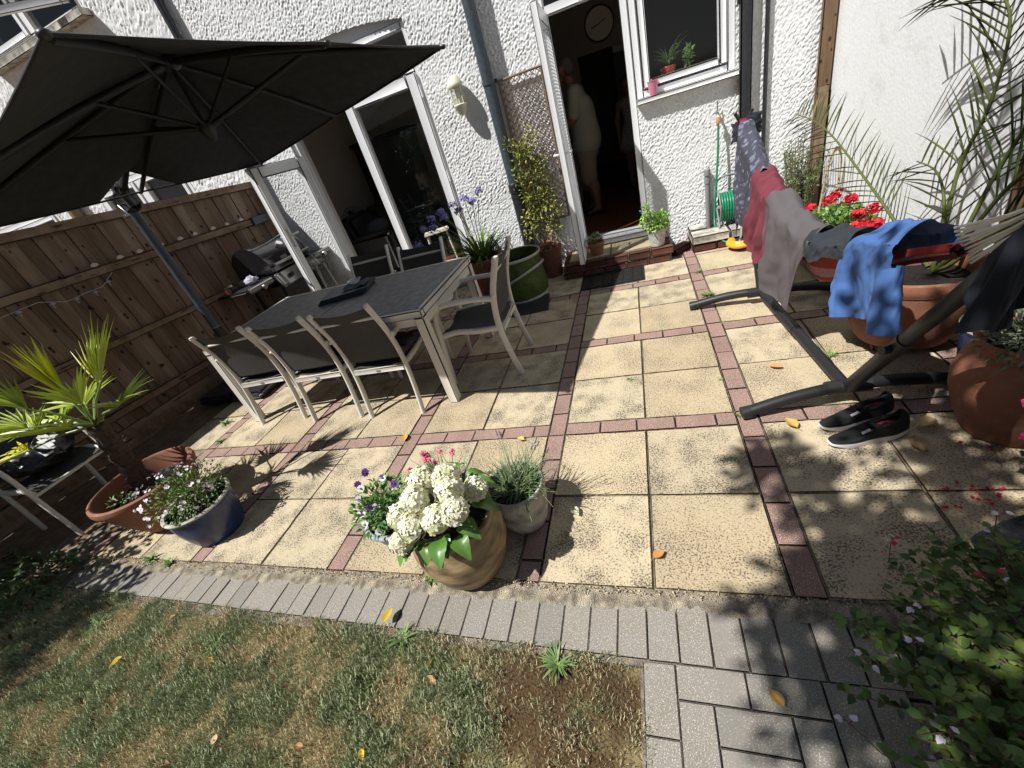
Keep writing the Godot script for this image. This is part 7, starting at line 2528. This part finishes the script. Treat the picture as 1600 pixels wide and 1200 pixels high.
	g = G.new()
	for s in [-1, 1]:
		g.box(Vector3(0, 0.008, s * 0.18), Vector3(0.60, 0.016, 0.022), 0.004)
		g.box(Vector3(s * 0.289, 0.008, 0), Vector3(0.022, 0.0155, 0.34), 0.004)
	part("rim", t, g, M.plastic)
	for k in 7:
		g = G.new()
		g.box(Vector3(0, 0.007, -0.132 + k * 0.044), Vector3(0.56, 0.012, 0.013), 0.003)
		part("bar", t, g, M.plastic)
	for k in 5:
		g = G.new()
		g.box(Vector3(-0.19 + k * 0.095, 0.0065, 0), Vector3(0.013, 0.0115, 0.34), 0.003)
		part("bar", t, g, M.plastic)
	# pop-up garden bag
	t = thing("garden_bag", "round green fabric garden waste bag with grey hoops", "bag", Vector3(-0.66, 0, -2.28))
	g = G.new()
	var n := noise(4.0, 66)
	g.sheet(func(u: float, v: float):
		var a := TAU * u
		var r := 0.25 + 0.012 * sin(PI * v * 2.0) + n.get_noise_2d(u * 3.0, v * 2.0) * 0.018
		if u > 0.98: r = 0.25 + 0.012 * sin(PI * v * 2.0) + lerpf(n.get_noise_2d(u * 3.0, v * 2.0), n.get_noise_2d(0, v * 2.0), (u - 0.98) * 50) * 0.018
		return Vector3(cos(a) * r, 0.008 + 0.43 * v, sin(a) * r), 60, 14)
	g.sheet(func(u: float, v: float): return Vector3(cos(TAU * u) * 0.235, 0.435 - 0.36 * v, sin(TAU * u) * 0.235) * Vector3(1 - 0.05 * v, 1, 1 - 0.05 * v), 40, 4)
	part("fabric", t, g, mat(Color(0.085, 0.125, 0.022), 0.7, "cloud", 3.0))
	part("contents", t, disc(0.232, 0.33, 28, 0.02), M.compost)
	for y in [[0.43, 0.252, 0.0], [0.225, 0.264, 0.10], [0.014, 0.254, 0.0]]:
		pts = []
		for k in 41: pts.append(Vector3(cos(TAU * k / 40) * y[1], y[0] + y[2] * cos(TAU * k / 40 - 0.3), sin(TAU * k / 40) * y[1]))
		g = G.new()
		g.tube(pts, 0.009, 6, false, 1.6)
		part("hoop", t, g, mat(Color(0.42, 0.42, 0.36), 0.6))
	g = G.new()
	g.box(Vector3(-0.66, 0.004, -1.93), Vector3(0.62, 0.006, 0.42), 0.002, Basis(Vector3.UP, 0.12))
	solo("flat_mat", g, M.plastic, "thin black mat lying flat in front of the green garden bag", "mat")

func shoes() -> void:
	var black := mat(Color(0.014, 0.014, 0.016), 0.8, "weave", 8.0)
	var sole := mat(Color(0.62, 0.60, 0.58), 0.6)
	var suede := mat(Color(0.17, 0.175, 0.175), 0.95, "dirt", 6.0)
	for k in 3:
		var t := thing("shoe", ["black slip-on shoe with white sole, lying behind its pair under the hammock foot", "black slip-on shoe with white sole, in front of its pair near a yellow leaf", "worn grey suede shoe on the shaded slab among crimson petals"][k], "shoe", [Vector3(1.425, 0, 0.085), Vector3(1.425, 0, 0.205), Vector3(1.68, 0, 0.70)][k], [0.27, 0.21, 0.33][k], "pair of shoes" if k < 2 else "")
		var hw := func(u: float) -> float: return 0.038 + 0.014 * sin(PI * clampf(u * 0.9, 0, 1)) - 0.010 * sin(PI * clampf((u - 0.35) * 2.2, 0, 1)) if u > 0.04 and u < 0.97 else 0.026
		var L := 0.31
		var g := G.new()
		# outline of the sole, then its side wall and the upper
		var out := []
		for j in 40:
			var a := TAU * j / 40
			var ux := 0.5 - 0.5 * cos(a)
			var w: float = (0.046 - 0.010 * sin(PI * clampf((ux - 0.3) / 0.5, 0, 1)) - 0.006 * ux) * pow(absf(sin(a)), 0.6) * signf(sin(a))
			out.append(Vector3((ux - 0.5) * L, 0, w))
		var rings := [[0.0, 0.94], [0.006, 1.0], [0.022, 1.03], [0.03, 0.99]]
		var ids := []
		for r in rings:
			var row := []
			for q in out: row.append(g.p(Vector3(q.x * r[1], r[0] + 0.012 * smoothstep(0.05, 0.155, q.x) * 1.0 + (0.012 * smoothstep(0.09, 0.155, -q.x) if r[0] < 0.01 else 0.0), q.z * r[1])))
			ids.append(row)
		for r in 3:
			for j in 40: g.q(ids[r][j], ids[r][(j + 1) % 40], ids[r + 1][(j + 1) % 40], ids[r + 1][j])
		part("sole", t, g, sole if k < 2 else suede)
		g = G.new()
		# toe at -x, heel at +x; the opening lies over the heel half
		g.sheet(func(u: float, v: float):
			var a := TAU * u
			var ux := 0.5 - 0.5 * cos(a)
			var w := (0.045 - 0.010 * sin(PI * clampf((ux - 0.3) / 0.5, 0, 1)) - 0.006 * ux) * pow(absf(sin(a)), 0.6) * signf(sin(a))
			var x := (ux - 0.5) * L
			var top := 0.052 + 0.055 * smoothstep(0.1, 0.62, ux) - 0.018 * sin(PI * clampf((ux - 0.55) / 0.4, 0, 1)) + 0.02 * smoothstep(0.9, 1.0, ux)
			var ct := Vector3(0.075, 0, 0)
			var tgt := Vector3(lerpf(x, ct.x, 0.5), 0, w * 0.5)
			if ux < 0.45: tgt.x = 0.01 + 0.03 * ux
			var f := v
			var q := Vector3(x, 0.028, w).lerp(Vector3(tgt.x, top, tgt.z), smoothstep(0.0, 1.0, f))
			q.y = lerpf(0.026, top, sin(f * PI / 2)) + 0.012 * smoothstep(0.05, 0.155, x)
			q.x = lerpf(x, tgt.x, 1 - cos(f * PI / 2))
			q.z = lerpf(w, tgt.z, 1 - cos(f * PI / 2))
			return q, 44, 12)
		part("upper", t, g, black if k < 2 else suede)
		g = G.new()
		for j in 25: pass
		var pts := []
		for j in 33:
			var a := TAU * j / 32
			var q := Vector3(0.072 + 0.062 * cos(a), 0.100 + 0.012 * cos(a) - 0.012 * absf(sin(a)), 0.024 * sin(a))
			pts.append(q)
		g.tube(pts, 0.009, 7, false)
		part("collar", t, g, black if k < 2 else suede)
		g = G.new()
		g.ball(Vector3(0.075, 0.068, 0), Vector3(0.06, 0.012, 0.022), 14, 8)
		part("insole", t, g, mat(Color(0.36, 0.02, 0.05), 0.9) if k < 2 else black)
		if k == 2:
			t.scale = Vector3.ONE * 1.12
			continue
		g = G.new()
		g.box(Vector3(-0.03, 0.079, 0.028), Vector3(0.034, 0.002, 0.011), 0.0, Basis(Vector3.BACK, 0.38) * Basis(Vector3.RIGHT, 0.75))
		part("side_label", t, g, sole)

func litter() -> void:
	# dead leaves on lawn, blocks and slabs
	var yel := Color(0.50, 0.36, 0.04)
	var brn := Color(0.34, 0.17, 0.08)
	var tan_ := Color(0.46, 0.32, 0.20)
	for e in [[-0.568, 1.147, 0.062, yel, 0.02, "bright yellow fallen leaf on the grey blocks at the lawn's edge"], [0.524, 0.816, 0.055, Color(0.50, 0.24, 0.08), 0.012, "orange-brown fallen leaf on a buff slab below the lavender pot"], [1.17, 0.085, 0.08, Color(0.5, 0.33, 0.08), 0.014, "curled yellow leaf under the hammock stand's near foot"], [1.58, 0.26, 0.10, Color(0.36, 0.25, 0.12), 0.014, "long tan leaf beside the black shoes"], [1.66, 0.14, 0.09, Color(0.28, 0.19, 0.10), 0.014, "dark curled leaf behind the black shoes' heels"], [0.82, 1.26, 0.05, Color(0.48, 0.27, 0.06), 0.002, "orange leaf on the grey block path"], [-1.06, -0.01, 0.08, Color(0.55, 0.33, 0.07), 0.012, "yellow leaf on the brick band by the chair legs"], [1.23, -0.41, 0.07, Color(0.5, 0.25, 0.08), 0.01, "reddish leaf on the slab beside the hammock beam"], [-0.21, 0.08, 0.05, Color(0.60, 0.40, 0.10), 0.012, "small yellow leaf on the slab behind the pink flowers"], [0.17, 0.61, 0.06, Color(0.5, 0.48, 0.33), 0.014, "pale green leaf in the lavender pot's shadow"]]:
		var t := thing("fallen_leaf", e[5], "leaf", Vector3(e[0], e[4], e[1]), rng.randf() * TAU)
		var g := G.new()
		g.col = e[3]
		var cv := rf(0.3, 0.7)
		g.sheet(func(u: float, v: float):
			var a := (v - 0.5) * 2.0
			var w: float = e[2] * 0.30 * sin(PI * pow(u, 0.8)) + 0.001
			return Vector3((u - 0.5) * e[2], 0.003 + absf(a) * w * cv + 0.18 * e[2] * pow(u - 0.5, 2), a * w), 10, 6)
		g.tube([Vector3(-0.5 * e[2], 0.004, 0), Vector3(-0.75 * e[2], 0.003, 0.008)], 0.0012, 4, false)
		part("blade", t, g, M.leaf)
	for k in 22:
		var x := rf(-2.7, 0.4)
		var z := rf(1.24, 1.75)
		var t := thing("lawn_leaf", ["dry brown curled leaf lying in the lawn", "pale tan curled leaf lying in the lawn", "dry brown curled leaf lying in the lawn", "yellow curled leaf lying in the lawn grass"][k % 4], "leaf", Vector3(x, -0.012, z), rng.randf() * TAU, "dry leaves on the lawn")
		var l := rf(0.025, 0.06)
		var cv := rf(0.4, 1.6)
		var g := G.new()
		g.col = vary([brn, tan_, brn, yel][k % 4], 0.25)
		g.sheet(func(u: float, v: float):
			var a := (v - 0.5) * 2.0
			var w := l * 0.30 * sin(PI * pow(u, 0.8)) + 0.001
			return Vector3((u - 0.5) * l, 0.004 + absf(a) * w * cv + 0.5 * l * pow(u - 0.5, 2), a * w * (1.3 - 0.5 * cv)), 8, 6)
		part("blade", t, g, M.leaf)
	for e in [[1500, 694], [1548, 703], [1578, 690], [1480, 766], [1497, 757], [1515, 763], [1545, 766], [1530, 771], [1558, 775], [1523, 782], [1547, 785], [1498, 793], [1477, 797], [1562, 765]]:
		# ground under that spot of the photograph
		var q := ground_at(e[0], e[1])
		var g := G.new()
		for j in 2:
			g.col = vary(Color(0.50, 0.015, 0.05), 0.25)
			g.leaf(rv(0.004) * Vector3(1, 0, 1), Vector3(cos(j * 2.0), 0.12, sin(j * 2.0)).normalized(), Vector3.UP, 0.016, 0.013, 0.2, 0.15)
		var o := solo("fallen_petal", g, M.petal, "crimson petal fallen on the shaded slab beside the grey shoe", "petal", q + Vector3(0, 0.006, 0), "crimson petals on the slabs")
		o.rotation.y = rng.randf() * TAU
	# string lights and shells on the fence
	var t := thing("string_lights", "thin wire of small clear bulbs strung along the fence rail", "string lights")
	var fx := func(z: float) -> float: return -3.90 - 0.117 * (z + 3.0) + 0.05
	var anchors := [[1.42, -1.0], [1.34, -0.72], [1.40, -0.40], [1.46, 0.1], [1.50, 0.6]]
	for k in 4:
		var a := Vector3(fx.call(anchors[k][1]), anchors[k][0], anchors[k][1])
		var b := Vector3(fx.call(anchors[k + 1][1]), anchors[k + 1][0], anchors[k + 1][1])
		var g := G.new()
		g.tube([a, a.lerp(b, 0.5) + Vector3(0, -0.04, 0), b], 0.002, 4, false)
		part("wire", t, g, M.whiteplastic)
		for f in [0.3, 0.8]:
			g = G.new()
			var c := a.lerp(b, f) + Vector3(0.006, -0.035, 0)
			g.lathe([Vector2(0, 0.012), Vector2(0.012, 0.008), Vector2(0.026, -0.008), Vector2(0.004, -0.012), Vector2(0.008, -0.034), Vector2(0, -0.038)], 10, c)
			part("bulb", t, g, mat(Color(0.36, 0.36, 0.34), 0.3))
	for z in [-0.91, -1.13, -1.31, -1.52, -1.73, -1.90, -2.12, -2.3, -2.5]:
		var s := thing("scallop_shell", "pale scallop shell nailed along the fence's middle rail", "shell", Vector3(fx.call(z) + 0.006, 1.485 + 0.03 * (z + 1.5), z), rf(-0.2, 0.2), "shells along the fence rail")
		var g := G.new()
		g.sheet(func(u: float, v: float):
			var a := lerpf(-1.25, 1.25, u)
			var r := v * 0.036 * (1.0 + 0.04 * cos(u * 60.0))
			return Vector3(0.004 + 0.012 * sin(PI * v * 0.8) + 0.0015 * cos(u * 60.0) * v, cos(a) * r, sin(a) * r), 40, 6)
		part("shell", s, g, mat(Color(0.60, 0.52, 0.44), 0.6))

func ground_at(u: float, v: float) -> Vector3:
	var cam := get_node("camera") as Camera3D
	var d := cam.basis * Vector3((u - 800) / 653.38, -(v - 600) / 653.38, -1)
	return cam.position - d * (cam.position.y / d.y)

func _ready() -> void:
	rng.seed = 20240711
	var cam := Camera3D.new()
	cam.name = "camera"
	add_child(cam)
	cam.basis = Basis(Vector3.UP, 0.3977) * Basis(Vector3.RIGHT, -0.5407) * Basis(Vector3.BACK, -0.3208)
	cam.position = Vector3(0.5971, 1.5708, 1.8629)
	cam.fov = rad_to_deg(2.0 * atan(600.0 / 653.38))
	cam.near = 0.05
	cam.far = 200.0
	cam.current = true
	var we := WorldEnvironment.new()
	we.name = "world_environment"
	var env := Environment.new()
	env.background_mode = Environment.BG_SKY
	var sky := Sky.new()
	var sm := ProceduralSkyMaterial.new()
	sm.sky_top_color = Color(0.42, 0.50, 0.62)
	sm.sky_horizon_color = Color(0.78, 0.79, 0.80)
	sm.ground_bottom_color = Color(0.16, 0.15, 0.12)
	sm.ground_horizon_color = Color(0.36, 0.36, 0.34)
	sm.sky_energy_multiplier = 0.72
	sky.sky_material = sm
	env.sky = sky
	env.tonemap_mode = Environment.TONE_MAPPER_LINEAR
	env.tonemap_exposure = 1.32
	env.sdfgi_enabled = true
	env.ssao_enabled = true
	env.ssil_enabled = true
	we.environment = env
	add_child(we)
	var sun := DirectionalLight3D.new()
	sun.name = "sun"
	sun.light_color = Color(1.0, 0.99, 0.975)
	sun.light_energy = 1.6
	sun.light_angular_distance = 0.5
	sun.shadow_enabled = true
	add_child(sun)
	var az := deg_to_rad(41.5)
	var el := deg_to_rad(56.5)
	sun.look_at_from_position(Vector3.ZERO, Vector3(cos(az) * cos(el), -sin(el), -sin(az) * cos(el)))
	make_materials()
	make_ground()
	make_patio()
	make_path()
	make_lawn()
	make_house()
	make_neighbour()
	make_pipes()
	make_step()
	make_fence()
	make_dining()
	make_parasol()
	make_bbq()
	make_hammock()
	hydrangea()
	small_pots()
	palms()
	wall_plants()
	right_pots()
	salvia()
	surroundings()
	make_people()
	indoors()
	wall_items()
	shoes()
	litter()
